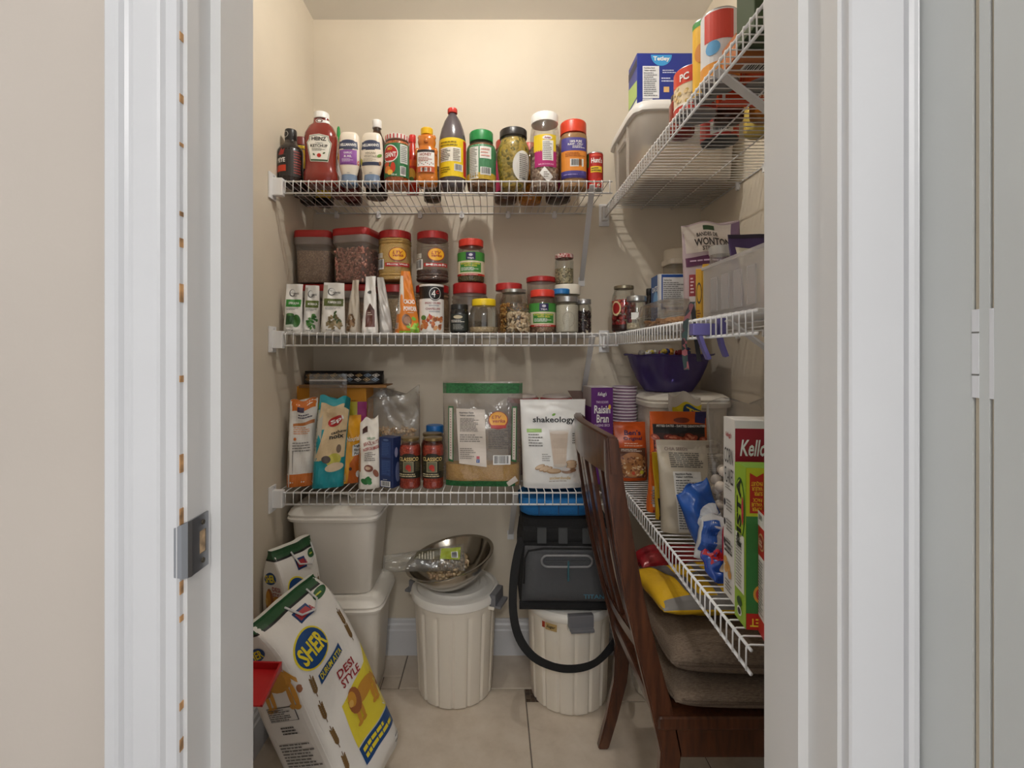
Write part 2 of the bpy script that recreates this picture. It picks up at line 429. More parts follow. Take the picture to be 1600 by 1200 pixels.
# open door seen edge on at the right: jamb board, hinge gap, door edge
DOORP = paint((190, 192, 190), 0.4, 0.012, 4.0, 0.03, 90)
d1 = bpy.data.objects.new('door_1', None); COL.objects.link(d1); d1['kind'] = 'structure'
BE = paint((206, 192, 170), 0.6, 0.03, 8)
def strip(name, a, b, th, m, z0=0.0, z1=2.1):
    a, b = Vector((a[0], a[1], 0)), Vector((b[0], b[1], 0)); n = Vector(((b-a).y, -(b-a).x, 0)).normalized()*th
    if n.x < 0: n = -n
    return obj(name, prism([(a.x, a.y), (b.x, b.y), (b.x+n.x, b.y+n.y), (a.x+n.x, a.y+n.y)], z0, z1), m, d1)
def pt(x, D): return ((x-VX)*D/F, D)
A, B = pt(1434, 0.578), pt(1680, 0.440)
def along(x):       # point of the door plane seen at image column x
    lo, hi = 0.0, 1.0
    for _ in range(40):
        t = (lo+hi)/2; p = (A[0]+(B[0]-A[0])*t, A[1]+(B[1]-A[1])*t)
        if VX+p[0]*F/p[1] < x: lo = t
        else: hi = t
    return p
p0, p1, p2, p3, p4, p5 = A, along(1519), along(1530), along(1546), along(1553), B
strip('jamb_board', p0, p1, 0.02, DOORP); strip('door_edge', p2, p3, 0.02, DOORP); strip('door_leaf', p4, p5, 0.03, DOORP)
o = strip('gap_backing', (p1[0]+0.004, p1[1]), (p4[0]+0.004, p4[1]), 0.01, BE); o['label'] = 'beige wall showing through the door gap'
hz = CZ-0.001; hg = obj('hinge', prism([(p1[0]-0.0004, p1[1]), (p2[0]-0.0004, p2[1]), (p2[0]+0.003, p2[1]), (p1[0]+0.003, p1[1])], hz-0.046, hz+0.046), TRIM, d1)
obj('hinge_leaf', prism([(p3[0]-0.0002, p3[1]), (p4[0]-0.0002, p4[1]), (p4[0]+0.003, p4[1]), (p3[0]+0.003, p3[1])], hz-0.046, hz+0.046), TRIM, d1)
for zz in (-0.022, 0.022):
    obj('hinge_joint', prism([(p1[0]-0.0007, p1[1]), (p2[0]-0.0007, p2[1]), (p2[0], p2[1]), (p1[0], p1[1])], hz+zz-0.0008, hz+zz+0.0008), C((110, 108, 104)), hg)

# floor: large tiles with small mosaic squares at the corners
def stone(c1, c2, c3, scale):
    m, t, b = newmat('stone_tile'); n = noise(t, scale, 8, coord='Object', rough=0.65)
    r = ramp(t, n.outputs[0], [(0.25, c1), (0.5, c2), (0.75, c3)]); t.links.new(r.outputs[0], b.inputs['Base Color'])
    b.inputs['Roughness'].default_value = 0.35; bump(t, b, n.outputs[0], 0.08, 0.002); return m
TILE = stone((190, 176, 158), (206, 193, 176), (216, 205, 190), 9); GROUT = C((118, 108, 98), 0.9)
floor = struct('floor', box(-2.2, 1.3, -0.6, YB+0.1, -0.05, -0.004), GROUT)
L, s_, g = 0.56, 0.071, 0.0022
tme = box(g, L-g, g, L-g, -0.012, 0.0, 0.0012, 1); tme.materials.append(TILE)
MOSM = [C((84, 68, 54), 0.35), C((66, 54, 46), 0.35), C((104, 88, 72), 0.4)]
mos = []
for mm in MOSM:
    q = box(0.0012, s_/4-0.0012, 0.0012, s_/4-0.0012, -0.01, -0.0005, 0.0008, 1); q.materials.append(mm); mos.append(q)
ox, oy = 0.124-L, 1.924-L
for i in range(-3, 4):
    for j in range(-3, 3):
        x, y = ox+i*L+j*s_, oy-i*s_+j*L
        if x+L > -0.95 and x < 1.05 and y+L > 0.45 and y < YB+0.05:
            o = obj('tile', tme, None, floor, (x, y, 0))
        mx, my = x+L, y+L-s_
        if -0.9 < mx < 0.98 and 0.6 < my < YB and abs(mx-0.124) < 0.02 and abs(my-1.853) < 0.02:
            ins = obj('mosaic_inset', box(0, s_, 0, s_, -0.012, -0.003), GROUT, floor, (mx, my, 0))
            for a in range(4):
                for b in range(4): obj('mosaic_tile', mos[(a*3+b*5+a*b) % 3], None, ins, (a*s_/4, b*s_/4, 0))
        elif -0.9 < mx < 0.98 and 0.6 < my < YB:
            obj('filler_tile', box(0.002, s_-0.002, 0.002, s_-0.002, -0.012, 0.0), TILE, floor, (mx, my, 0))
# baseboards
bp = [(0, 0), (0.016, 0), (0.016, 0.105), (0.013, 0.112), (0.013, 0.128), (0.009, 0.136), (0.008, 0.148), (0.004, 0.153), (0, 0.153)]
def board(name, a, b, n):
    a, b, n = Vector(a), Vector(b), Vector(n); v = []
    for p in (a, b):
        for d, z in bp: v.append(p+n*d+Vector((0, 0, z)))
    k = len(bp); f = [tuple(range(k)), tuple(range(k, 2*k))[::-1]]+[(i, k+i, k+(i+1) % k, (i+1) % k) for i in range(k)]
    struct(name, mesh(v, f), TRIM)
board('baseboard_back', (XL, YB, 0), (XR, YB, 0), (0, -1, 0))
board('baseboard_left', (XL, YF1, 0), (XL, YB, 0), (1, 0, 0))
board('baseboard_right', (XR, YF1, 0), (XR, YB, 0), (-1, 0, 0))
# pantry ceiling lamp (above the frame), and an added fill lamp in the hall
def ceiling_or_fill_lamp(x, y, label, strength, k, col):
    t = thing('ceiling_or_fill_lamp', label, 'lamp', (x, y, HC)); t.scale = (k, k, k)
    obj('base', lathe([(0.06, -0.02), (0.065, -0.012), (0.065, 0)], 24), C((230, 230, 228)), t)
    m = bpy.data.materials.new('lit_bulb'); m.use_nodes = True; n = m.node_tree; n.nodes.clear()
    e = n.nodes.new('ShaderNodeEmission'); e.inputs[0].default_value = col; e.inputs[1].default_value = strength
    o = n.nodes.new('ShaderNodeOutputMaterial'); n.links.new(e.outputs[0], o.inputs[0])
    obj('bulb', lathe([(0.012, -0.02), (0.016, -0.03), (0.035, -0.055), (0.042, -0.08), (0.036, -0.105), (0.018, -0.122), (0.004, -0.125)], 16), m, t, smooth=True)
ceiling_or_fill_lamp(0.02, 1.34, 'small round ceiling lamp lighting the pantry from above', LAMP_STRENGTH, 0.4, (1.0, 0.96, 0.90, 1))
ceiling_or_fill_lamp(-0.05, -1.60, 'round unseen fill lamp added in the hall in front of the doorway', HALL_FILL_STRENGTH, 3.2, (1.0, 0.985, 0.96, 1))  # added unseen fill lamp, brightens jambs and lower shelves from the front

# ---------------------------------------------------------------- wire shelves
WR = 0.0016
Z1, Z2, Z3 = 1.905, 1.370, 0.812
YF = 1.745
ZS1, ZS2, ZS3 = Z1+WR, Z2+WR, Z3+WR
def wire_mesh(depth, lip, r=WR):
    # local: y=0 front, +y to the back; bends over the front rail and down the lip
    return tube([(0, depth, 0), (0, 0.004, 0), (0, -0.002, -0.002), (0, -0.003, -0.006), (0, -0.003, -lip)], r, 6)
def shelf(name, label, a, b, depth, lip=0.045, n=44, inner=(0, 1), rods=(0.16, 0.30)):
    """a, b: front corners seen from the open side; the wires run from the front edge back to the wall"""
    a, b = Vector(a), Vector(b); d = b-a; Ln = d.length; ang = math.atan2(d.y, d.x); tilt = math.asin(d.z/Ln)
    t = thing(name, label, 'wire shelf', a, rot=Matrix.Rotation(ang, 3, 'Z').to_euler() if abs(tilt) < 1e-5 else (Matrix.Rotation(ang, 3, 'Z') @ Matrix.Rotation(-tilt, 3, 'Y')).to_euler(), group='white wire shelves')
    wm = wire_mesh(depth, lip); wm.materials.append(WHITE_W); wm.polygons.foreach_set('use_smooth', [True]*len(wm.polygons))
    for i in range(n):
        obj('deck_wire', wm, None, t, (0.010+(Ln-0.02)*i/(n-1), 0, 0))
    def rod(nm, y, z, r): obj(nm, tube([(0, y, z), (Ln, y, z)], r, 8), WHITE_W, t, smooth=True)
    rod('front_rail', 0.001, -0.0042, 0.0030); rod('lip_rail', 0.0008, -lip, 0.0032); rod('back_rail', depth-0.002, -0.004, 0.0026)
    for q in rods: rod('cross_rod', q, -0.0035, 0.0020)
    return t, Ln
def end_bracket(par, x, side, depth=0.0, lip=0.045, dy=0.0):
    bm = bmesh.new(); s = side
    add_box(bm, min(x, x+s*0.006), max(x, x+s*0.006), -0.030, 0.022, -lip-0.024, 0.022, 0.002)
    add_box(bm, min(x, x+s*0.040), max(x, x+s*0.040), -0.011, 0.014, -lip-0.010, 0.006, 0.003)
    o = obj('end_bracket', bm_mesh(bm), C((232, 232, 232), 0.4), par)
    obj('bracket_screw', lathe([(0.004, 0), (0.003, 0.002), (0.001, 0.002)], 10), C((190, 190, 190), 0.4, 0.5), o, (x+s*0.006, 0.002, 0.014), (0, s*PI/2, 0))
def clips(par, xs, depth):
    for x in xs:
        bm = bmesh.new(); add_box(bm, x-0.006, x+0.006, depth-0.010, depth+0.002, -0.026, 0.004, 0.002); add_box(bm, x-0.010, x+0.010, depth-0.003, depth+0.002, -0.022, -0.006, 0.001)
        obj('wall_clip', bm_mesh(bm), C((232, 232, 232), 0.4), par)
def brace(par, p, q, wid, side):
    p, q = Vector(p), Vector(q)
    o = obj('brace', ribbon([p, p+(q-p)*0.5, q], wid, 0.004, side), C((214, 214, 214), 0.4), par); return o
def world_child(t, o):     # give an object built in world coordinates to a thing
    t_m = Matrix.Translation(t.location) @ t.rotation_euler.to_matrix().to_4x4()
    o.data.transform(t_m.inverted()); o.parent = t
DPT = YB-YF-0.001
s1, l1 = shelf('wire_shelf', 'white wire shelf on the back wall, topmost, holding sauces and pickle jars', (XL+0.012, YF, Z1), (0.420, YF, Z1), DPT)
s2, l2 = shelf('wire_shelf', 'white wire shelf on the back wall, middle one, holding jars and pouches', (XL+0.012, YF, Z2), (0.440, YF, Z2), DPT)
s3, l3 = shelf('wire_shelf', 'white wire shelf on the back wall, lowest, holding nut bags and pasta sauce', (XL+0.012, YF, Z3), (0.440, YF, Z3), DPT)
for s in (s1, s2, s3): end_bracket(s, -0.011, 1); clips(s, (0.09, 0.27, 0.45, 0.63, 0.83, 1.03), DPT)
for s, zz, xa in ((s1, Z1, 0.352), (s2, Z2, 0.352), (s3, Z3, 0.080)):
    xb = xa+(0.031 if xa > 0.2 else -0.003)
    o = brace(None, (xa, YF+0.012, zz-0.012), (xb, YB-0.004, zz-0.295), 0.020, (1, 0.05, 0)); world_child(s, o)
    bm = bmesh.new(); add_box(bm, xb-0.014, xb+0.014, YB-0.006, YB-0.0005, zz-0.318, zz-0.280, 0.002)
    o2 = obj('brace_foot', bm_mesh(bm), C((226, 226, 226), 0.4), None); world_child(s, o2)
XS = 0.478
DR = XR-XS-0.001
r1, m1 = shelf('wire_shelf', 'white wire shelf on the right wall, topmost, seen from below with cans', (XS, YB-0.012, 1.920), (XS, 0.86, 1.920), DR, n=52, rods=(0.16, 0.29))
r2, m2 = shelf('wire_shelf', 'white wire shelf on the right wall, middle one, with clear bin and wonton bag', (XS, YB-0.012, Z2+0.006), (XS-0.002, 0.895, Z2+0.010), DR, n=50)
r3, m3 = shelf('wire_shelf', 'white wire shelf on the right wall, lowest, sloping toward the doorway with cereal boxes', (XS+0.006, YB-0.012, Z3+0.004), (0.440, 0.848, Z3-0.016), DR-0.01, n=50, rods=(0.16, 0.29))
for r in (r1, r2, r3):
    bm = bmesh.new(); add_box(bm, -0.011, -0.005, -0.020, 0.024, -0.075, 0.020, 0.002); add_box(bm, -0.006, 0.026, -0.010, 0.014, -0.055, 0.005, 0.003)
    obj('end_bracket', bm_mesh(bm), C((232, 232, 232), 0.4), r); clips(r, (0.32, 0.50, 0.72, 0.95), DR)
for r, zz, yy in ((r1, 1.920, 1.075), (r2, Z2+0.006, 1.020), (r3, Z3-0.004, 1.77)):
    o = brace(None, (XS+0.004, yy, zz-0.010), (XR-0.004, yy+0.03, zz-0.300), 0.026, (0, 1, 0.02)); world_child(r, o)
# ---------------------------------------------------------------- bottles, jars, bags, boxes
def scale_prof(p, w, h): return [(r*w/2, z*h) for r, z in p]
def densify(p, m=0.02):
    out = [p[0]]
    for a, b in zip(p, p[1:]):
        n = max(1, int(abs(b[1]-a[1])/m))
        for i in range(1, n+1): out.append((a[0]+(b[0]-a[0])*i/n, a[1]+(b[1]-a[1])*i/n))
    return out
def lid_mesh(r, z0, z1, e=2.0, sy=1.0, n=32, ribs=False):
    p = [(r*0.97, z0), (r, z0+0.001), (r, z1-(z1-z0)*0.12), (r*0.97, z1-(z1-z0)*0.04), (r*0.93, z1)]
    if ribs:
        v = []; f = []; N = 48
        for rr, z in p:
            for k in range(N):
                a = 2*PI*k/N; q = rr*(1+(0.012 if k % 2 else 0.0)); v.append((q*math.cos(a), q*math.sin(a)*sy, z))
        for i in range(len(p)-1):
            for k in range(N): f.append((i*N+k, i*N+(k+1) % N, (i+1)*N+(k+1) % N, (i+1)*N+k))
        f.append(tuple(range(N))[::-1]); f.append(tuple(range((len(p)-1)*N, len(p)*N))); return mesh(v, f)
    return lathe(p, n, e, sy)
def vessel(name, label, cat, loc, w, h, prof, shell, lid=None, fill=None, e=2.0, sy=1.0, rotz=0.0, pr=None, group=None, beans=None, lidname='lid', n=28, lay=None):
    """a jar or bottle: glass or plastic body, contents, lid, printed label"""
    t = thing(name, label, cat, loc, rotz, group)
    P = scale_prof(prof, w, h)
    o = obj('body', lathe(P, n, e, sy), shell, t); autosmooth(o, 50)
    if fill:
        m, frac = fill[0], fill[1]; ins = fill[2] if len(fill) > 2 else 0.0016; ztop = frac*h
        Q = [(max(0.001, r-ins), max(z, 0.0025)) for r, z in P if z < ztop]; Q.append((max(0.001, rsamp(P, ztop)-ins), ztop))
        o = obj('contents', lathe(Q, n, e, sy), m, t); autosmooth(o, 50)
    if beans:
        mats, frac, sz, cnt, fl, lg = beans
        pieces(t, shell_pts(P, sz*0.9, frac*h, cnt, seed=cnt, e=e, sy=sy, inset=sz*1.05+0.001), sz, mats, 'contents', cnt, fl, lg)
    if lid:
        c, z0, z1, rf = lid[:4]; ribs = len(lid) > 4 and lid[4]
        m = c if isinstance(c, bpy.types.Material) else C(c, 0.38)
        o = obj(lidname, lid_mesh(rf*w/2, z0*h, z1*h, e if e == 2 or len(lid) > 5 else 2.0, sy if len(lid) > 5 else 1.0, ribs=ribs), m, t); autosmooth(o, 35)
    if pr:
        k = Print(map_lathe(densify(P, 0.012), e, sy), w, h); pr(k); k.build('label', t)
    return t
def carton(name, label, cat, loc, w, d, h, mats, rotz=0.0, pr=None, left=None, top=None, right=None, group=None, bev=0.0012, flaps=None, rot=None):
    """cardboard box; front faces -y, base at loc; pr/left/right/top print on its faces in fractions"""
    t = thing(name, label, cat, loc, rotz, group, rot)
    obj('carton_body', box(-w/2, w/2, -d/2, d/2, 0, h, bev, 1), mats, t)
    def face(fn, f, su, sv, nm):
        k = Print(f, su, sv, 0.45); fn(k); k.build(nm, t)
    if pr: face(pr, map_plane((0, -d/2, 0), (1, 0, 0), (0, 0, 1)), w, h, 'front_print')
    if left: face(left, map_plane((-w/2, 0, 0), (0, -1, 0), (0, 0, 1)), d, h, 'side_print')
    if right: face(right, map_plane((w/2, 0, 0), (0, 1, 0), (0, 0, 1)), d, h, 'side_print')
    if top: face(top, map_plane((0, 0, h), (1, 0, 0), (0, 1, 0)), w, d, 'top_print')
    if flaps: flaps(t)
    return t
def bag_fn(w, h, t, e=2.6, taper=0.0, tpow=1.0, lean=(0, 0), wr=0.004, seed=0, both=False, top=0.002, belly=0.0, ragged=0.0, sway=0.0):
    rg = random.Random(seed); ph = [rg.uniform(0, 6.28) for _ in range(8)]
    def a(v): q = v/h; return w/2*(1-taper*q)*(1-belly*math.sin(PI*q)*0.5)
    def b(v):
        q = min(max(v/h, 0), 1)
        if both: return max(top, t/2*math.sin(PI*min(max(q, 0.0), 1.0))**0.55)
        return max(top, t/2*(1-q**tpow)*(1.0 if q > 0.06 else 0.82+3*q))
    def mid(u, v):
        q = v/h
        return lean[1]*q*q+wr*(math.sin(7*u/w+ph[0]+4*q)+0.7*math.sin(13*q+ph[1]+3*u/w))*(0.25+q)*0.6
    def dent(u, v, s):
        q = v/h
        return wr*0.8*math.sin(19*q+ph[2+s]+5*u/w)*math.sin(9*u/w+ph[4+s])
    def px(u, v): return lean[0]*max(0.0, v/h)**1.3+sway*math.sin(3*v/h+ph[6])
    def pz(u, v): return v+ragged*(v/h)**3*(math.sin(9*u/w+ph[7])+0.6*u/w*2)
    def front(u, v, off, s=-1):
        A, B = a(v), b(v); uu = max(-1.0, min(1.0, u/(w/2)))
        th = B*(max(0.0, 1-abs(uu)**e))**(1.0/e)
        d = dent(u, v, 0 if s < 0 else 1)*(1-abs(uu)**2)*(1 if B > 0.004 else 0.2)
        return Vector((uu*A+px(u, v), mid(uu*w/2, v)+s*(th+d+off), pz(uu*w/2, v)))
    def side(u, v, off, s=-1):
        A, B = a(v), b(v); k = max(-1.0, min(1.0, u/(t/2)))
        x = A*(max(0.0, 1-abs(k)**e))**(1.0/e)
        return Vector((s*(x+off)+px(s*w/2, v), mid(s*w/2, v)-k*B, pz(s*w/2, v)))
    return front, side
def bag_mesh(front, w, h, e=2.6, nu=24, nv=40):
    v = []; f = []; N = 2*nu
    us = [-math.cos(PI*i/nu) for i in range(nu+1)]
    for j in range(nv+1):
        z = h*(0.5-0.5*math.cos(PI*j/nv))
        for i in range(nu+1): v.append(front(us[i]*w/2, z, 0, -1))
        for i in range(nu-1, 0, -1): v.append(front(us[i]*w/2, z, 0, 1))
    for j in range(nv):
        for k in range(N): f.append((j*N+k, j*N+(k+1) % N, (j+1)*N+(k+1) % N, (j+1)*N+k))
    f.append(tuple(range(N))[::-1]); f.append(tuple(range(nv*N, nv*N+N)))
    return mesh(v, f)
def bag(name, label, cat, loc, w, h, t, m, rotz=0.0, pr=None, sidepr=None, rot=None, group=None, e=2.6, body='bag_body', fill=None, **kw):
    th = thing(name, label, cat, loc, rotz, group, rot)
    front, side = bag_fn(w, h, t, e=e, **kw)
    o = obj(body, bag_mesh(front, w, h, e), m, th); autosmooth(o, 50)
    if fill:
        fm, frac = fill; k2 = dict(kw); f2, _ = bag_fn(w*0.95, h, t*0.93, e=e, **k2)
        N = 14; v = []; f = []
        g = lambda u, v_, o_, s=-1: f2(u, min(v_, h*frac), o_, s)
        me = bag_mesh(lambda u, z, o_, s=-1: f2(u, 0.003+z*frac, o_, s), w*0.95, h, e, 14, 12)
        o = obj('contents', me, fm, th); autosmooth(o, 60)
    if pr:
        k = Print(front, w, h); k.OFF = 0.0013 if kw.get('both') else 0.0007; pr(k); k.build('print', th)
    if sidepr:
        k = Print(side, t, h); sidepr(k); k.build('side_print', th)
    return th, front, side

# ---------------------------------------------------------------- top shelf on the back wall
RED, YEL, GRN, ORG = (186, 40, 36), (236, 200, 30), (34, 120, 62), (214, 92, 26)
def s1at(x0, x1, yt, D):
    X, w, h = span(x0, x1, yt, D, ZS1); return (X, D, ZS1), w, h
# barbecue sauce
loc, w, h = s1at(436, 473, 204, 1.815)
def pr(k):
    k.rect(-0.78, 0.12, 0.75, 0.62, (38, 34, 33), 1); k.rect(-0.72, 0.26, 0.02, 0.50, (60, 56, 54), 2); k.rect(-0.70, 0.275, 0.0, 0.485, (30, 26, 26), 3)
    k.text('POPEYE', -0.36, 0.40, 0.66, 0.08, WHT, 4, bold=0.03); k.rect(-0.70, 0.20, 0.0, 0.31, (204, 62, 30), 4)
    k.poly([(-0.42, 0.50), (-0.28, 0.56), (-0.2, 0.61), (-0.12, 0.55), (-0.05, 0.60), (-0.1, 0.50), (-0.2, 0.49)], (168, 44, 40), 3)
    k.lines(0.30, 0.16, 0.68, 0.58, 9, (150, 60, 56), 2)
    k.ell(-0.14, 0.90, 0.13, 0.055, (200, 200, 196), 2); k.ell(-0.14, 0.90, 0.11, 0.046, (36, 34, 34), 3)
vessel('barbecue_sauce_bottle', 'black barbecue sauce bottle with orange label at the left end of the top shelf', 'bottle', loc, w, h,
       [(0.86, 0), (0.95, 0.02), (1, 0.06), (1, 0.60), (0.93, 0.66), (0.62, 0.72), (0.50, 0.77), (0.47, 0.82)], C((40, 32, 30), 0.2), (( 34, 33, 33), 0.80, 1.0, 0.48), pr=pr)
# behind: mustard-yellow labelled bottle
loc, w, h = s1at(459, 484, 217, 1.94)
vessel('sauce_bottle', 'dark red sauce bottle with yellow label behind the barbecue sauce', 'bottle', loc, w, h,
       [(0.9, 0), (1, 0.04), (1, 0.78), (0.8, 0.86)], C((40, 30, 26), 0.25), ((112, 42, 40), 0.86, 1.0, 0.8),
       pr=lambda k: (k.rect(-0.7, 0.45, 0.7, 0.84, (232, 196, 24), 1), k.rect(-0.7, 0.10, -0.2, 0.4, (200, 196, 188), 1)))
# ketchup
loc, w, h = s1at(475, 530, 178, 1.82)
KET = C((128, 40, 30), 0.16, coat=0.4)
def pr(k):
    wl = (238, 236, 226); k0 = k
    class K:
        def poly(q, p, *a): k0.poly([(u*0.76, 0.29+(v-0.27)*0.71) for u, v in p], *a)
        def text(q, t_, u, v, w_, h_, *a, **z): k0.text(t_, u*0.76, 0.29+(v-0.27)*0.71, w_*0.76, h_*0.71, *a, **z)
        def ell(q, u, v, a_, b_, *a, **z): k0.ell(u*0.76, 0.29+(v-0.27)*0.71, a_*0.76, b_*0.71, *a, **z)
        def lines(q, a_, b_, c_, d_, *a): k0.lines(a_*0.76, 0.29+(b_-0.27)*0.71, c_*0.76, 0.29+(d_-0.27)*0.71, *a)
        def rect(q, a_, b_, c_, d_, *a): k0.rect(a_*0.76, 0.29+(b_-0.27)*0.71, c_*0.76, 0.29+(d_-0.27)*0.71, *a)
    k = K()
    base = [(-0.36, 0.68), (-0.33, 0.76), (0.0, 0.79), (0.33, 0.76), (0.36, 0.68), (0.44, 0.63), (0.40, 0.52), (0.31, 0.27), (-0.31, 0.27), (-0.40, 0.52), (-0.44, 0.63)]
    def sc(p, q): return [(u*q, 0.52+(v-0.52)*q) for u, v in p]
    k.poly(sc(base, 1.0), wl, 3); k.poly(sc(base, 0.95), (60, 92, 62), 4); k.poly(sc(base, 0.90), wl, 5)
    k.text('HEINZ', 0, 0.695, 0.50, 0.07, BLK, 7, bold=0.03); k.text('TOMATO', 0, 0.615, 0.28, 0.02, (90, 90, 90), 7)
    k.text('KETCHUP', 0, 0.565, 0.58, 0.055, BLK, 7, bold=0.02); k.lines(-0.24, 0.47, 0.24, 0.525, 3, (120, 120, 110), 7)
    k.ell(0.0, 0.385, 0.075, 0.038, (182, 44, 34), 7); k.ell(0.17, 0.43, 0.05, 0.014, (60, 80, 44), 7, rot=0.6); k.ell(-0.18, 0.40, 0.05, 0.014, (60, 80, 44), 7, rot=-1.0)
    k.rect(-0.29, 0.285, 0.29, 0.31, (60, 92, 62), 7)
    k = k0; k.rect(-0.10, 0.845, 0.34, 0.885, WHT, 3); k.ell(-0.02, 0.868, 0.10, 0.032, WHT, 4); k.ell(-0.02, 0.868, 0.085, 0.027, (90, 50, 40), 5); k.ell(-0.02, 0.868, 0.05, 0.016, WHT, 6)
vessel('ketchup_bottle', 'large red ketchup bottle with white cap and crest label on the top shelf', 'bottle', loc, w*0.94, h,
       [(0.86, 0), (1.0, 0.03), (1.0, 0.16), (0.93, 0.20), (0.90, 0.30), (0.93, 0.50), (0.97, 0.62), (0.93, 0.70), (0.72, 0.80), (0.50, 0.845), (0.46, 0.87), (0.44, 0.92)], KET,
       ((240, 240, 238), 0.915, 1.0, 0.44, True), e=3.2, sy=0.72, rotz=0.12, pr=pr, lidname='cap')
# sriracha
loc, w, h = s1at(517, 541, 198, 1.95)
t = vessel('chilli_sauce_bottle', 'dark red chilli sauce bottle with green nozzle behind the ketchup', 'bottle', loc, w, h,
           [(0.95, 0), (1, 0.03), (1, 0.62), (0.8, 0.70), (0.55, 0.74)], C((96, 22, 18), 0.25), ((28, 140, 62), 0.72, 0.80, 0.62), pr=lambda k: k.rect(-0.5, 0.15, 0.5, 0.5, (200, 196, 190), 1), lidname='cap_base')
o = obj('nozzle', lathe(scale_prof([(0.58, 0.79), (0.5, 0.84), (0.25, 0.88), (0.2, 0.97), (0.12, 1.0)], w, h), 18), C((28, 140, 62), 0.35), t, smooth=True)
# mayonnaise, upside down
def mayo(x0, x1, yt, label, rz, kind):
    loc, w, h = s1at(x0, x1, yt, 1.815)
    cream = C((238, 228, 212), 0.3)
    def pr(k):
        k.quad((-0.46, 0.66), (0.46, 0.66), (0.42, 0.80), (-0.42, 0.80), (58, 66, 92), 2); k.ell(0, 0.80, 0.30, 0.03, (58, 66, 92), 2)
        k.text("HELLMANN'S", 0, 0.735, 0.72, 0.055, WHT, 4, bold=0.03); k.rect(-0.2, 0.645, 0.2, 0.665, (58, 66, 92), 2)
        if kind == 0:
            k.quad((-0.40, 0.37), (0.40, 0.37), (0.40, 0.64), (-0.40, 0.64), (146, 84, 168), 2); k.text('GARLIC', 0, 0.585, 0.36, 0.035, WHT, 4); k.text('& AIL', 0, 0.52, 0.34, 0.04, WHT, 4, bold=0.03)
            k.lines(-0.26, 0.42, 0.26, 0.48, 3, (225, 210, 232), 4); k.lines(-0.36, 0.375, 0.36, 0.405, 1, (110, 60, 130), 4)
            k.ell(0.50, 0.41, 0.07, 0.04, (206, 70, 50), 2); k.ell(0.50, 0.41, 0.035, 0.02, WHT, 3); k.ell(-0.52, 0.50, 0.06, 0.09, (228, 180, 70), 2)
        else:
            k.rect(-0.44, 0.36, 0.44, 0.42, (58, 66, 92), 2); k.text('VEGAN', 0, 0.585, 0.44, 0.045, (150, 140, 120), 4); k.text('VEGETALE', 0, 0.525, 0.54, 0.04, (150, 140, 120), 4)
            k.lines(-0.30, 0.43, 0.30, 0.49, 3, (180, 170, 150), 4); k.ell(0.42, 0.54, 0.14, 0.03, (92, 140, 50), 3, rot=0.4); k.ell(-0.48, 0.44, 0.10, 0.06, (196, 196, 70), 2); k.ell(0.44, 0.40, 0.07, 0.035, (150, 110, 80), 3)
        k.rect(-0.06, 0.22, 0.06, 0.235, (190, 186, 180), 2)
    t = vessel('mayonnaise_bottle', label, 'bottle', loc, w, h,
               [(0.66, 0.19), (0.72, 0.22), (0.80, 0.28), (0.97, 0.42), (1.0, 0.52), (0.98, 0.66), (0.92, 0.85), (0.84, 0.94), (0.70, 0.985), (0.4, 1.0)], cream, e=2.4, sy=0.62, rotz=rz, pr=pr)
    obj('cap', lathe(scale_prof([(0.72, 0), (0.78, 0.015), (0.76, 0.09), (0.70, 0.10), (0.68, 0.19)], w, h), 26, 2.2, 0.85), C((104, 124, 150), 0.3), t, smooth=True)
mayo(529, 563, 208, 'upside-down cream mayonnaise squeeze bottle with purple label', 0.05, 0)
mayo(564, 599, 209, 'upside-down cream vegan mayonnaise squeeze bottle with white and green label', -0.05, 1)
# vinegar bottle behind
loc, w, h = s1at(572, 606, 189, 1.96)
vessel('vinegar_bottle', 'brown vinegar bottle with white cap standing behind the mayonnaise', 'bottle', loc, w, h,
       [(0.92, 0), (1, 0.03), (1, 0.60), (0.9, 0.68), (0.5, 0.80), (0.34, 0.86), (0.32, 0.92)], clear((150, 120, 90), 0.12), ((240, 240, 238), 0.90, 1.0, 0.42, True), fill=(C((92, 50, 24), 0.2), 0.70), lidname='cap')
# green label pickle jar
loc, w, h = s1at(601, 640, 215, 1.84)
def pr(k):
    k.rect(-0.74, 0.16, 0.72, 0.80, (38, 112, 66), 1); k.ell(-0.16, 0.60, 0.34, 0.17, WHT, 2, n=28); k.ell(-0.16, 0.60, 0.31, 0.15, (186, 38, 36), 3, n=28)
    k.text('GIANT', -0.14, 0.575, 0.50, 0.10, WHT, 5, bold=0.03); k.text('MD', -0.14, 0.69, 0.2, 0.05, (240, 200, 60), 5)
    k.lines(-0.45, 0.44, 0.12, 0.47, 1, WHT, 4); k.ell(-0.02, 0.33, 0.10, 0.10, (196, 56, 30), 3); k.ell(-0.28, 0.30, 0.16, 0.07, (224, 130, 50), 3, rot=0.4); k.ell(-0.14, 0.24, 0.12, 0.05, (240, 190, 80), 4); k.ell(-0.30, 0.40, 0.14, 0.04, (204, 76, 36), 4)
    k.rect(0.26, 0.42, 0.60, 0.78, (226, 230, 226), 2); k.lines(0.28, 0.44, 0.58, 0.76, 9, (120, 130, 124), 4); k.bars(0.26, 0.18, 0.50, 0.36, 3); k.text('750 ml', 0.02, 0.19, 0.22, 0.035, WHT, 4)
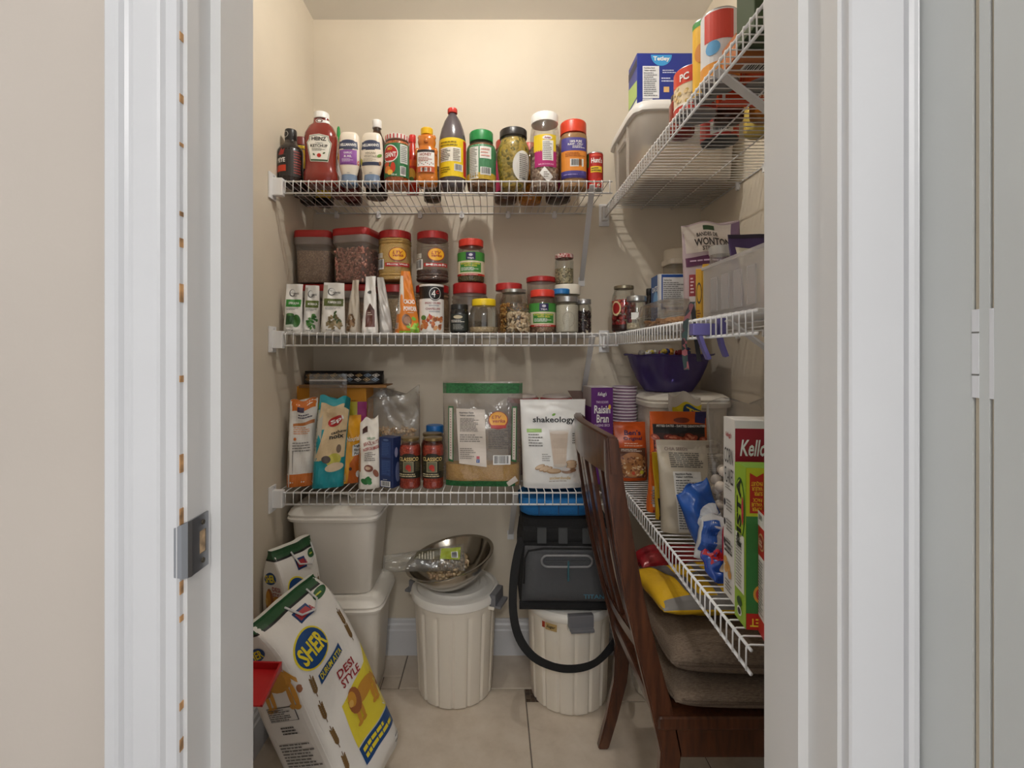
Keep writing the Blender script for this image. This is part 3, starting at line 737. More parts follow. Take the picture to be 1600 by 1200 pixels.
vessel('pickle_jar', 'relish jar with green and red label and red-striped white lid', 'jar', loc, w, h,
       [(0.9, 0), (0.97, 0.03), (1, 0.08), (1, 0.80), (0.94, 0.86), (0.84, 0.89)], GLASS, (C((226, 222, 216), 0.4), 0.90, 1.0, 0.92, True), fill=(grains((176, 70, 24), (214, 120, 40), scale=120), 0.86), pr=pr, rotz=-0.1)
o = [q for q in bpy.data.objects if q.name.startswith('pickle_jar')][0]
for i in range(20):
    a = 2*PI*i/20; obj('lid_stripe', box(-0.0022, 0.0022, -0.0006, 0.0006, 0.903*h, 0.985*h), C((190, 44, 40)), o, (math.cos(a)*w*0.466, math.sin(a)*w*0.466, 0), (0, 0, a+PI/2))
# hot sauce behind
loc, w, h = s1at(634, 655, 212, 1.90)
vessel('hot_sauce_bottle', 'slim red hot sauce bottle between the relish jar and honey', 'bottle', loc, w, h,
       [(0.95, 0), (1, 0.03), (1, 0.60), (0.86, 0.68), (0.5, 0.78), (0.44, 0.88)], C((180, 44, 24), 0.2), ((200, 40, 34), 0.87, 1.0, 0.5),
       pr=lambda k: (k.rect(-0.7, 0.12, 0.7, 0.56, (196, 52, 30), 1), k.ell(0, 0.30, 0.3, 0.1, (236, 190, 70), 2), k.ell(0, 0.2, 0.2, 0.05, (80, 130, 50), 3), k.rect(-0.5, 0.44, 0.5, 0.54, (222, 96, 30), 2)), lidname='cap')
# honey bear
loc, w, h = s1at(649, 685, 202, 1.82)
HON = C((196, 110, 26), 0.1, coat=0.6)
t = thing('honey_bottle', 'bear-shaped honey bottle with yellow cap on the top shelf', 'bottle', loc)
P = scale_prof([(0.82, 0), (0.92, 0.03), (0.96, 0.12), (0.90, 0.30), (0.94, 0.50), (0.92, 0.60), (0.70, 0.665), (0.72, 0.70), (0.78, 0.76), (0.74, 0.83), (0.56, 0.88), (0.48, 0.90)], w, h)
ms = [lathe(P, 28, 2.3, 0.8)]
for s in (-1, 1):
    ms.append(lathe(scale_prof([(0.02, 0.80), (0.16, 0.82), (0.20, 0.85), (0.14, 0.885), (0.02, 0.895)], w, h), 12, loc=(s*0.30*w, 0, 0)))
    ms.append(lathe(scale_prof([(0.03, 0.50), (0.16, 0.52), (0.2, 0.58), (0.12, 0.63), (0.02, 0.65)], w, h), 12, loc=(s*0.40*w, -0.18*w, 0)))
    ms.append(lathe(scale_prof([(0.1, 0.0), (0.3, 0.02), (0.34, 0.08), (0.2, 0.16), (0.02, 0.18)], w, h), 14, loc=(s*0.24*w, -0.22*w, 0)))
ms.append(lathe(scale_prof([(0.02, 0.70), (0.18, 0.72), (0.22, 0.75), (0.12, 0.79), (0.02, 0.80)], w, h), 12, loc=(0, -0.26*w, 0)))
obj('body', join(ms), HON, t, smooth=True)
obj('cap', lid_mesh(0.26*w, 0.89*h, h, ribs=True), C((234, 186, 24), 0.35), t)
k = Print(map_lathe(densify(P, 0.01), 2.3, 0.8), w, h); k.rect(-0.34, 0.20, 0.34, 0.58, WHT, 10); k.rect(-0.34, 0.54, 0.34, 0.585, (40, 36, 40), 11)
k.text('HONEY', 0, 0.50, 0.44, 0.05, (150, 60, 40), 12); k.lines(-0.28, 0.38, 0.28, 0.46, 3, (160, 90, 70), 12); k.rect(-0.34, 0.20, 0.34, 0.30, (190, 84, 44), 11); k.bars(-0.18, 0.21, 0.2, 0.28, 12)
for i in range(9): k.ell(-0.28+0.07*i, 0.33+0.015*((i*5) % 3), 0.02, 0.009, (176, 70, 50) if i % 2 else (60, 50, 40), 12, n=8, rings=1)
k.build('label', t)
# tall dark syrup bottle
loc, w, h = s1at(686, 728, 171, 1.86)
def pr(k):
    k.rect(-0.78, 0.12, 0.78, 0.585, (238, 206, 34), 1); k.rect(-0.46, 0.30, 0.36, 0.47, (236, 232, 220), 2); k.lines(-0.44, 0.31, 0.0, 0.455, 7, (70, 66, 60), 4); k.lines(0.06, 0.31, 0.34, 0.455, 7, (120, 112, 100), 4)
    k.bars(0.10, 0.185, 0.44, 0.27, 3); k.lines(-0.44, 0.48, 0.3, 0.55, 2, (130, 110, 20), 4); k.rect(0.48, 0.14, 0.78, 0.57, (196, 50, 40), 2); k.lines(-0.44, 0.16, 0.0, 0.24, 3, (120, 100, 20), 4)
vessel('syrup_bottle', 'tall dark syrup bottle with red cap and yellow label on the top shelf', 'bottle', loc, w, h,
       [(0.80, 0), (0.94, 0.03), (1, 0.08), (1, 0.58), (0.96, 0.64), (0.82, 0.74), (0.60, 0.84), (0.34, 0.915), (0.27, 0.94)], clear((196, 188, 194), 0.16, 0.62, (122, 112, 120), rough=0.15), ((200, 56, 46), 0.945, 1.0, 0.36, True),
       fill=(C((58, 50, 60), 0.25), 0.16), pr=pr, lidname='cap')
# green lid jar
loc, w, h = s1at(729, 775, 209, 1.87)
def pr(k):
    k.rect(-0.74, 0.13, 0.74, 0.72, (70, 132, 92), 1); k.rect(-0.42, 0.14, -0.08, 0.68, (228, 228, 222), 2); k.lines(-0.40, 0.15, -0.10, 0.67, 18, (130, 130, 126), 4)
    k.rect(-0.04, 0.48, 0.36, 0.68, (238, 238, 234), 2); k.lines(-0.0, 0.5, 0.32, 0.66, 3, (210, 150, 140), 4); k.rect(-0.74, 0.13, 0.74, 0.24, (206, 172, 60), 2); k.bars(-0.02, 0.20, 0.34, 0.33, 5)
vessel('spice_jar', 'spice paste jar with bright green lid and green label', 'jar', loc, w, h,
       [(0.84, 0), (0.93, 0.02), (0.96, 0.10), (1, 0.16), (1, 0.68), (0.94, 0.75), (0.80, 0.80), (0.76, 0.82)], GLASS, ((30, 132, 66), 0.82, 1.0, 0.80, True), fill=(grains((120, 76, 40), (150, 104, 60), scale=300), 0.76), pr=pr)
# pickled vegetables
loc, w, h = s1at(776, 828, 206, 1.87)
def pr(k):
    k.ell(0.30, 0.34, 0.34, 0.25, (226, 226, 222), 2, n=28); k.lines(0.16, 0.14, 0.46, 0.54, 13, (120, 120, 118), 4, short=0.8); k.bars(0.22, 0.12, 0.40, 0.17, 4)
vessel('pickled_vegetable_jar', 'round glass jar of olive green pickled vegetables with black lid', 'jar', loc, w, h,
       [(0.60, 0), (0.74, 0.03), (0.84, 0.14), (0.96, 0.40), (1.0, 0.55), (0.95, 0.70), (0.82, 0.79), (0.76, 0.83), (0.77, 0.87)], GLASS, ((34, 30, 28), 0.87, 1.0, 0.82),
       fill=(grains((96, 94, 40), (176, 158, 84), (206, 172, 64), scale=95), 0.84), pr=pr)
# clear jar, white lid
loc, w, h = s1at(828, 874, 182, 1.87)
def pr(k):
    k.rect(-0.44, 0.46, 0.36, 0.68, (232, 200, 40), 2); k.rect(-0.40, 0.26, 0.38, 0.475, (176, 34, 112), 2); k.rect(-0.12, 0.34, 0.24, 0.60, WHT, 3); k.lines(-0.10, 0.35, 0.22, 0.59, 10, (150, 150, 150), 5)
    k.ell(0.04, 0.635, 0.16, 0.03, WHT, 4); k.text('Aman', 0.04, 0.635, 0.2, 0.03, (150, 40, 110), 5); k.text('MUKHWAS', 0.0, 0.29, 0.5, 0.02, (230, 180, 210), 5)
    k.quad((-0.22, 0.18), (0.06, 0.06), (0.24, 0.13), (-0.06, 0.26), WHT, 3); k.lines(-0.08, 0.12, 0.1, 0.2, 3, (120, 110, 100), 4)
vessel('snack_jar', 'tall clear jar with white lid and yellow and magenta label', 'jar', loc, w, h,
       [(0.80, 0), (0.92, 0.02), (0.95, 0.06), (0.90, 0.09), (0.97, 0.13), (1, 0.20), (1, 0.70), (0.95, 0.80), (0.84, 0.87), (0.82, 0.89)], GLASS, ((240, 240, 238), 0.88, 1.0, 0.90, True),
       fill=(grains((170, 140, 122), (226, 206, 188), (132, 100, 86), scale=130), 0.56), pr=pr)
# orange lid jar
loc, w, h = s1at(874, 917, 194, 1.875)
def pr(k):
    k.rect(-0.52, 0.14, 0.42, 0.72, (222, 140, 52), 1); k.rect(-0.52, 0.53, 0.42, 0.72, (74, 66, 140), 2); k.rect(-0.52, 0.14, 0.42, 0.24, (74, 66, 140), 2); k.text('100% PURE', 0.02, 0.66, 0.40, 0.035, WHT, 4); k.text('RAW - CRU', 0.0, 0.62, 0.5, 0.03, WHT, 4)
    k.lines(-0.1, 0.56, 0.36, 0.60, 2, WHT, 4); k.bars(-0.18, 0.30, 0.28, 0.41, 3); k.lines(-0.34, 0.44, 0.36, 0.51, 3, (176, 96, 30), 4); k.lines(-0.4, 0.17, 0.3, 0.20, 1, (150, 140, 200), 4)
vessel('powder_jar', 'jar of tan powder with orange lid and purple and orange label', 'jar', loc, w, h,
       [(0.86, 0), (0.95, 0.02), (0.98, 0.10), (0.94, 0.14), (1, 0.17), (1, 0.70), (0.96, 0.78), (0.86, 0.82)], clear((240, 232, 220), 0.1), ((210, 62, 32), 0.82, 1.0, 0.93, True), fill=(grains((206, 166, 122), (226, 190, 148), scale=700), 0.80), e=2.6, pr=pr)
# tomato can
loc, w, h = s1at(917, 942, 241, 1.87)
def pr(k):
    k.rect(-0.78, 0.04, 0.78, 0.96, (176, 34, 28), 1); k.text("Hunt's", 0.02, 0.76, 0.68, 0.14, WHT, 3, bold=0.03); k.ell(0, 0.90, 0.34, 0.03, (214, 80, 60), 2); k.rect(-0.36, 0.44, 0.38, 0.60, (240, 204, 50), 2); k.lines(-0.3, 0.46, 0.32, 0.58, 2, (60, 50, 20), 4)
    k.ell(-0.20, 0.16, 0.16, 0.09, (216, 60, 40), 2); k.ell(0.2, 0.2, 0.2, 0.1, (204, 50, 36), 2); k.ell(0.12, 0.10, 0.10, 0.04, (226, 210, 190), 3); k.rect(-0.76, 0.6, -0.48, 0.95, (70, 110, 50), 2)
vessel('tomato_can', 'small red tomato can at the right end of the top shelf', 'can', loc, w, h, [(0.9, 0), (0.98, 0.01), (1, 0.03), (1, 0.97), (0.98, 0.99), (0.9, 1.0)], C((186, 186, 188), 0.3, 0.9), pr=pr)
# back row, mostly seen through the wires from below
def backjar(name, label, x0, x1, yt, D, col, lidc, shape=0, lab=None):
    loc, w, h = s1at(x0, x1, yt, D)
    vessel(name, label, 'jar' if 'jar' in name else 'bottle', loc, w, h, [(0.86, 0), (0.96, 0.02), (1, 0.08), (1, 0.72), (0.9, 0.82), (0.8, 0.86)], GLASS if shape else C(col, 0.25), (lidc, 0.86, 1.0, 0.86), fill=(grains([c*0.8 for c in col], [min(255, c*1.2) for c in col], scale=200), 0.8) if shape else None,
           pr=(lambda k: k.rect(-0.5, 0.15, 0.5, 0.65, lab, 1)) if lab else None)
backjar('sauce_bottle', 'dark brown bottle in the back left corner of the top shelf, seen through the wires', 462, 492, 262, 2.04, (46, 38, 28), (30, 30, 30))
backjar('sauce_bottle', 'black bottle with yellow stripe behind the ketchup, seen through the wires', 494, 521, 258, 2.06, (26, 24, 26), (28, 28, 28), 0, (216, 186, 40))
backjar('sauce_bottle', 'dark red bottle behind the first mayonnaise, its base seen through the wires', 538, 566, 250, 2.03, (70, 24, 18), (30, 28, 28))
backjar('oil_jar', 'dark glass jar behind the honey, its base seen through the wires', 662, 690, 262, 2.0, (80, 70, 56), (40, 40, 40), 1)
backjar('pickle_jar', 'brown pickle jar with magenta label behind the pickled vegetables', 772, 808, 222, 2.02, (96, 62, 40), (170, 60, 40), 1, (196, 40, 92))
backjar('mustard_jar', 'orange relish jar behind the white-lidded snack jar', 810, 847, 228, 2.03, (206, 134, 30), (196, 60, 40), 1)
backjar('date_jar', 'jar of dark preserves with magenta label behind the powder jar', 852, 892, 232, 2.01, (54, 34, 32), (60, 50, 48), 1, (190, 40, 110))
# ---------------------------------------------------------------- middle shelf on the back wall
def s2at(x0, x1, yt, D, zs=None):
    zs = ZS2 if zs is None else zs
    X, w, h = span(x0, x1, yt, D, zs); return (X, D, zs), w, h
LIDR = (168, 36, 36)
FROST2 = clear((240, 234, 228), 0.07, 0.20, (222, 212, 206), rough=0.2)
def tub(label, x0, x1, ytop, D, zs, fill, frac, rotz=0.0, beans=None, dep=0.9):
    """square food tub: tapered clear body, ribbed rim band, red lid"""
    (X, Y, Z), w, h = s2at(x0, x1, ytop, D, zs); w *= 0.93
    t = thing('food_tub', label, 'container', (X, Y, Z), rotz, 'square red-lidded food tubs')
    def sect(r, z): return (r*w/2, z*h)
    P = [sect(0.84, 0), sect(0.88, 0.02), sect(0.96, 0.74), sect(0.97, 0.76)]
    o = obj('tub_body', lathe(P, 40, 7.0, dep), FROST2, t); autosmooth(o, 60)
    o = obj('rim', lathe([sect(1.0, 0.72), sect(1.01, 0.725), sect(1.01, 0.85), sect(1.0, 0.855)], 40, 7.0, dep), clear((240, 234, 230), 0.08, 0.45, (226, 218, 212), rough=0.25), t); autosmooth(o, 60)
    o = obj('lid', lathe([sect(1.0, 0.85), sect(1.03, 0.86), sect(1.03, 0.965), sect(0.99, 0.985), sect(0.96, 0.985), sect(0.94, 0.97), sect(0.5, 0.97)], 40, 7.0, dep), C(LIDR, 0.4), t); autosmooth(o, 50)
    Q = [(max(0.002, r-0.003), max(0.002, z)) for r, z in P if z < frac*h]; Q.append((rsamp(P, frac*h)-0.003, frac*h))
    if beans:
        obj('contents', lathe([(r-0.004, z) for r, z in Q], 40, 7.0, dep), C(beans[1], 0.7), t)
        rg = random.Random(3); pts = []
        for i in range(420):
            z = rg.uniform(0.006, frac*h); hw = rsamp(P, z)-0.005; k = rg.random(); u = rg.uniform(-0.95, 0.95)*hw
            pts.append((u, -hw*dep, z) if k < 0.62 else ((hw, u*dep, z) if k < 0.78 else (u, rg.uniform(-0.9, 0.9)*hw*dep, frac*h)))
        pieces(t, pts, 0.0042, beans[0], 'beans', 5, 0.7, 1.9)
    else:
        o = obj('contents', lathe(Q, 40, 7.0, dep), fill, t); autosmooth(o, 60)
    return t
YB2 = 1.985
zt = ZS2+0.198
BROWN = grains((160, 134, 108), (206, 182, 156), (132, 108, 88), scale=330)
tub('square clear tub with red lid, in the bottom row behind the leftmost pouches', 470, 527, 446, YB2, ZS2, grains((70, 62, 56), (110, 98, 88), scale=300), 0.6)
tub('square clear tub with red lid, second from the left in the bottom row', 530, 589, 446, YB2, ZS2, grains((130, 106, 80), (176, 150, 120), scale=260), 0.62)
tub('square tub of pale brown lentils with red lid, stacked leftmost by the wall', 465, 524, 364, YB2-0.02, zt, BROWN, 0.60, 0.02)
tub('square tub of kidney beans with red lid, stacked second from the left', 527, 591, 361, YB2-0.02, zt, None, 0.62, -0.25, beans=([C((186, 128, 112), 0.45), C((164, 104, 92), 0.45), C((200, 148, 132), 0.45)], (120, 78, 68)), dep=0.95)
# round ribbed pulse jars with sun logo labels
RIBP = [(0.90, 0), (0.98, 0.02), (0.99, 0.06), (0.94, 0.085), (0.99, 0.11), (0.94, 0.14), (0.97, 0.165), (0.97, 0.70), (0.92, 0.725), (0.99, 0.755), (0.93, 0.785), (0.98, 0.81), (0.90, 0.85), (0.86, 0.87)]
def sun_label(k, t2, u=0.16):
    k.ell(u, 0.51, 0.26, 0.135, (150, 44, 30), 2, n=26); k.ell(u, 0.513, 0.235, 0.12, (238, 176, 40), 3, n=26); k.text('LTV', u, 0.545, 0.28, 0.06, (170, 50, 30), 5, shear=0.2); k.text('verka', u+0.01, 0.49, 0.30, 0.055, (170, 50, 30), 5, shear=0.2)
    k.rect(u-0.36, 0.27, u+0.40, 0.345, (176, 44, 40), 2); k.text(t2, u, 0.31, 0.6, 0.04, WHT, 4)
    k.rect(-0.56, 0.44, -0.28, 0.54, (206, 200, 186), 2); k.lines(-0.55, 0.45, -0.3, 0.53, 4, (150, 146, 136), 3); k.bars(-0.56, 0.22, -0.24, 0.42, 2)
def rib_jar(label, x0, x1, yt, D, zs, fillm, frac, t2, beans=None, lab=True):
    loc, w, h = s2at(x0, x1, yt, D, zs)
    return vessel('pulse_jar', label, 'jar', loc, w*0.97, h, RIBP, clear((240, 236, 230), 0.10, 0.06, rough=0.1), (LIDR, 0.845, 1.0, 0.95, True), fill=(fillm, frac) if fillm else None, e=2.5, pr=(lambda k: sun_label(k, t2)) if lab else None)
zj = ZS2+0.206
rib_jar('ribbed jar with red lid in the bottom row behind the cacao pouch', 592, 646, 447, YB2, ZS2, grains((150, 130, 96), (190, 168, 130), scale=220), 0.7, '', lab=False)
rib_jar('ribbed jar with red lid in the bottom row behind the breadcrumb canister', 648, 703, 447, YB2, ZS2, grains((160, 130, 100), (200, 170, 130), scale=240), 0.8, '', lab=False)
rib_jar('ribbed jar of yellow split lentils with red lid and sun logo, stacked on top', 591, 644, 364, YB2-0.02, zj, grains((222, 182, 92), (240, 206, 124), scale=420), 0.84, 'Moong Wash')
rib_jar('ribbed clear jar of dark beans with red lid and sun logo, stacked on top', 650, 702, 365, YB2-0.02, zj, grains((60, 34, 30), (104, 66, 54), scale=240), 0.22, 'Mash')
def teja(label, x0, x1, yt, D, zs, m, frac):
    loc, w, h = s2at(x0, x1, yt, D, zs)
    def pr(k):
        k.rect(-0.78, 0.14, 0.78, 0.68, (226, 214, 186), 1); k.rect(-0.78, 0.48, 0.78, 0.68, (66, 138, 58), 2); k.rect(-0.16, 0.50, 0.18, 0.67, (44, 36, 84), 3); k.text('TEJA', 0.01, 0.53, 0.24, 0.04, WHT, 5); k.ell(0.01, 0.61, 0.07, 0.03, (200, 196, 210), 4)
        k.rect(-0.42, 0.22, 0.42, 0.44, (66, 138, 58), 2); k.text('ROASTED CHANA', 0, 0.415, 0.74, 0.04, (236, 214, 90), 4); k.text('WITH SKIN', 0, 0.365, 0.46, 0.04, (236, 214, 90), 4); k.lines(-0.36, 0.25, 0.36, 0.33, 3, WHT, 4)
        k.rect(-0.78, 0.14, 0.78, 0.185, (190, 50, 40), 2); k.lines(-0.36, 0.15, 0.36, 0.175, 1, WHT, 4)
    return vessel('chickpea_jar', label, 'jar', loc, w, h, [(0.88, 0), (0.97, 0.02), (1, 0.06), (1, 0.70), (0.94, 0.78), (0.86, 0.82), (0.84, 0.85)], GLASS, ((206, 56, 40), 0.835, 1.0, 0.91, True), fill=(m, frac), pr=pr)
# big ribbed jar and the labelled jar on it
loc, w, h = s2at(706, 762, 444, 1.97)
vessel('ribbed_jar', 'wide clear ribbed jar with red lid behind the black spice jar', 'jar', loc, w, h, [(0.92, 0), (1, 0.03), (1, 0.5), (0.95, 0.53), (1, 0.57), (0.95, 0.61), (1, 0.65), (0.95, 0.69), (1, 0.73), (0.92, 0.78), (0.86, 0.80)],
       clear((236, 228, 220), 0.11, 0.14, rough=0.1), (LIDR, 0.79, 1.0, 0.93, True), fill=(grains((110, 90, 70), (150, 126, 100), scale=260), 0.25))
teja('green-labelled chickpea jar with orange-red lid, stacked on the wide ribbed jar', 715, 757, 376, 1.95, ZS2+h+0.0005, grains((86, 78, 54), (128, 116, 80), scale=200), 0.15)
# stand-up pouches of seeds and powders
def pouch(label, x0, x1, yt, D, m, t, rotz, pr=None, sidepr=None, **kw):
    loc, w, h = s2at(x0, x1, yt, D)
    return bag('pouch', label, 'pouch', loc, w, h, t, m, rotz, pr, sidepr, **kw)
SILV = film((196, 192, 186), 0.35, 0.5, 30, 0.2); WPO = film((232, 230, 226), 0.4, 0.4, 26)
def organic(band, art, t2):
    def pr(k):
        k.ell(-0.12, 0.82, 0.17, 0.075, (60, 60, 58), 2); k.ell(-0.10, 0.825, 0.14, 0.062, WHT, 3); k.text('rganic', 0.14, 0.80, 0.36, 0.06, (70, 70, 68), 4, shear=0.1); k.lines(-0.1, 0.745, 0.36, 0.765, 1, (110, 110, 108), 4)
        k.rect(-0.5, 0.53, 0.5, 0.68, band, 2); k.text(t2, 0.05, 0.605, 0.60, 0.05, WHT, 4); k.lines(-0.36, 0.46, 0.36, 0.51, 2, (150, 150, 148), 3); art(k); k.text('500 g', -0.1, 0.05, 0.4, 0.03, (90, 90, 88), 4, shear=0.2)
    return pr
def art1(k):
    k.rect(-0.34, 0.16, 0.10, 0.37, (40, 84, 44), 3); k.ell(-0.12, 0.37, 0.22, 0.03, (70, 120, 60), 4); k.ell(0.22, 0.24, 0.22, 0.13, (50, 104, 40), 2); k.rect(-0.34, 0.12, 0.10, 0.17, (200, 210, 196), 3)
def leafart(c1, c2, n, seed, cx=0.05, cy=0.24):
    def a(k):
        rg = random.Random(seed)
        for i in range(n):
            q = rg.uniform(0, 6.28); r = rg.uniform(0, 1)**0.6
            k.ell(cx+math.cos(q)*0.30*r, cy+math.sin(q)*0.15*r, 0.09, 0.022, (c1, c2)[i % 2], 2+(i % 3), rot=rg.uniform(0, 3), n=8, rings=1)
    return a
pouch('white organic powder pouch with bright green band, leftmost on the middle shelf', 444, 472, 444, 1.80, WPO, 0.045, 0.10, organic((58, 140, 56), art1, 'SPIRULINA'), lean=(0.006, 0.0), taper=0.12)
pouch('white organic pouch with a green herb picture and folded top', 473, 500, 446, 1.83, WPO, 0.04, 0.3, organic((92, 108, 40), leafart((50, 110, 44), (84, 140, 64), 34, 1), 'MORINGA'), lambda k: (k.rect(-0.45, 0.02, 0.45, 0.95, (190, 184, 174), 1), k.lines(-0.2, 0.2, 0.2, 0.7, 14, (120, 116, 110), 2)), lean=(0.004, 0.0), taper=0.25)
pouch('white organic pouch with olive band and picture of seeds and leaves', 502, 539, 442, 1.80, WPO, 0.05, 0.25, organic((84, 96, 40), lambda k: (leafart((120, 104, 70), (150, 132, 96), 40, 2, 0.05, 0.18)(k), leafart((70, 90, 40), (50, 76, 34), 12, 4, 0.05, 0.30)(k)), 'PUMPKIN SEED'), lambda k: (k.rect(-0.45, 0.02, 0.45, 0.95, (186, 182, 170), 1), k.lines(-0.2, 0.2, 0.2, 0.7, 12, (110, 116, 90), 2)), lean=(0.004, 0.0), taper=0.18)
pouch('tan and white seed pouch printed with brown seeds', 540, 564, 438, 1.85, film((206, 196, 180), 0.4, 0.4, 26), 0.05, -0.35, lambda k: leafart((120, 92, 66), (156, 126, 94), 46, 5, 0.0, 0.20)(k), lambda k: k.rect(-0.4, 0.02, 0.4, 0.8, WHT, 1), lean=(0.012, 0.0), taper=0.55)
pouch('white pouch with brown cocoa picture and curled silver top', 565, 591, 432, 1.80, WPO, 0.045, -0.3, lambda k: (k.rect(-0.12, 0.10, 0.46, 0.40, (100, 60, 52), 2), k.poly([(-0.1, 0.4), (0.1, 0.52), (0.3, 0.46), (0.46, 0.4)], (70, 44, 38), 3), k.lines(0.0, 0.3, 0.36, 0.37, 2, (220, 200, 190), 4), k.ell(0.0, 0.72, 0.2, 0.03, (90, 90, 88), 2)), lean=(0.004, 0.0), taper=0.35)
pouch('plain silver-grey pouch leaning right beside the cacao pouch', 593, 614, 434, 1.86, SILV, 0.045, 0.35, None, None, lean=(-0.022, 0.0), taper=0.5)
def pr(k):
    k.rect(-0.5, 0.0, 0.5, 0.03, (150, 190, 60), 2); k.text('CACAO', 0.06, 0.50, 0.66, 0.075, WHT, 3, bold=0.03); k.text('POWDER', 0.07, 0.385, 0.72, 0.075, WHT, 3, bold=0.03); k.lines(-0.1, 0.31, 0.4, 0.335, 1, (240, 220, 200), 3)
    k.ell(-0.14, 0.20, 0.22, 0.10, (120, 84, 66), 2, rot=0.5); k.ell(-0.12, 0.20, 0.16, 0.06, (164, 124, 100), 3, rot=0.5)
    leafart((120, 180, 60), (160, 206, 90), 16, 8, 0.14, 0.09)(k)
pouch('orange cacao powder pouch with pointed top', 618, 656, 424, 1.82, film((214, 124, 38), 0.4, 0.4, 24), 0.085, 0.42, pr, lambda k: (k.rect(-0.48, 0.30, 0.48, 0.92, (206, 200, 190), 1), k.lines(-0.3, 0.34, 0.3, 0.85, 14, (130, 120, 110), 2), k.bars(-0.4, 0.06, 0.3, 0.16, 2)), taper=0.62, lean=(-0.008, 0.0), e=3.2)
# breadcrumb canister
loc, w, h = s2at(655, 694, 446, 1.83)
def pr(k):
    k.rect(-0.78, 0.0, 0.78, 0.97, (236, 234, 230), 1); k.rect(-0.78, 0.70, 0.78, 0.955, (24, 22, 22), 2); k.ell(0.20, 0.80, 0.26, 0.145, (24, 22, 22), 3, n=28); k.ell(0.20, 0.80, 0.235, 0.13, WHT, 4, n=28); k.ell(0.20, 0.80, 0.215, 0.118, (24, 22, 22), 5, n=28)
    k.text('4', 0.13, 0.80, 0.15, 0.15, WHT, 7, bold=0.0); k.text('C', 0.28, 0.83, 0.12, 0.07, (190, 50, 50), 7, bold=0.03)
    k.text('BREAD CRUMBS', 0.12, 0.61, 0.66, 0.04, (160, 90, 90), 4); k.text('SEASONED', 0.16, 0.555, 0.42, 0.025, (120, 130, 150), 4); k.text('CHAPELURE', 0.12, 0.49, 0.60, 0.045, (150, 70, 70), 4); k.text('ASSAISONNEE', 0.18, 0.435, 0.46, 0.025, (120, 130, 150), 4)
    rg = random.Random(4)
    for i in range(34): k.ell(rg.uniform(-0.42, 0.52), 0.08+rg.uniform(0, 0.24), rg.uniform(0.05, 0.12), rg.uniform(0.03, 0.05), rg.choice([(196, 110, 60), (206, 140, 90), (170, 70, 40), (214, 160, 110), (150, 90, 60)]), 2+i % 3, rot=rg.uniform(0, 3), n=10, rings=2)
    k.ell(-0.28, 0.31, 0.12, 0.05, (84, 120, 54), 5); k.ell(0.0, 0.33, 0.04, 0.06, (190, 60, 40), 5, rot=0.3)
vessel('breadcrumb_canister', 'white breadcrumb canister with black band and plastic top', 'canister', loc, w*0.97, h, [(0.97, 0), (1, 0.01), (1, 0.965), (0.98, 0.975)], C((232, 230, 226), 0.5), ((232, 230, 226), 0.965, 1.0, 1.02), pr=pr)
# small jars to the right
loc, w, h = s2at(704, 732, 476, 1.84)
vessel('spice_jar', 'small black jar with black lid and dark label on the middle shelf', 'jar', loc, w, h, [(0.9, 0), (1, 0.03), (1, 0.74), (0.88, 0.82), (0.82, 0.84)], C((26, 26, 24), 0.15), ((26, 26, 26), 0.80, 1.0, 0.95, True),
       pr=lambda k: (k.rect(-0.74, 0.08, 0.74, 0.66, (34, 40, 34), 1), k.ell(-0.05, 0.55, 0.24, 0.06, (190, 180, 150), 2), k.lines(-0.4, 0.36, 0.34, 0.46, 2, (220, 216, 206), 3), k.lines(-0.3, 0.12, 0.3, 0.3, 4, (150, 150, 140), 3)), e=3.0)
loc, w, h = s2at(733, 779, 468, 1.83)
vessel('oat_jar', 'squat glass jar with bright yellow lid, a little oats inside', 'jar', loc, w, h, [(0.84, 0), (0.94, 0.03), (1, 0.12), (1, 0.50), (0.95, 0.66), (0.80, 0.78), (0.74, 0.82)], GLASS, ((228, 196, 28), 0.80, 1.0, 0.80, True), fill=(grains((196, 168, 130), (226, 204, 170), scale=240), 0.17))
loc, w, h = s2at(774, 816, 444, 1.98)
vessel('pasta_jar', 'tall jar with dark red lid behind the metal-lidded jar', 'jar', loc, w, h, [(0.92, 0), (1, 0.03), (1, 0.74), (0.95, 0.80)], clear((236, 226, 216), 0.1, 0.1), (LIDR, 0.86, 1.0, 0.98), fill=(grains((150, 116, 80), (190, 150, 104), scale=130), 0.4))
loc, w, h = s2at(780, 826, 453, 1.87)
vessel('cereal_jar', 'glass jar with silver metal lid half full of golden cereal', 'jar', loc, w, h, [(0.86, 0), (0.95, 0.03), (1, 0.10), (1, 0.66), (0.92, 0.78), (0.80, 0.86), (0.78, 0.92)], GLASS, (C((170, 168, 162), 0.3, 0.8), 0.92, 1.0, 0.82), beans=([C((204, 146, 70), 0.5), C((220, 172, 100), 0.5), C((180, 120, 56), 0.5)], 0.66, 0.0045, 330, 0.6, 1.2))
loc, w, h = s2at(791, 829, 474, 1.80)
t = vessel('cashew_jar', 'small glass jar of cashews with ground glass stopper', 'jar', loc, w, h, [(0.92, 0), (1, 0.03), (1, 0.66), (0.93, 0.70), (0.93, 0.74)], GLASS, None, beans=([C((226, 200, 168), 0.5), C((236, 214, 184), 0.5), C((214, 184, 150), 0.5)], 0.64, 0.0058, 240, 0.6, 1.5))
o = obj('glass_stopper', lathe(scale_prof([(0.88, 0.72), (0.98, 0.74), (0.98, 0.79), (0.8, 0.82), (0.7, 0.90), (0.74, 0.97), (0.6, 1.0)], w, h), 26), clear((246, 248, 246), 0.16, 0.05), t); autosmooth(o)
loc, w, h = s2at(823, 867, 434, 1.99)
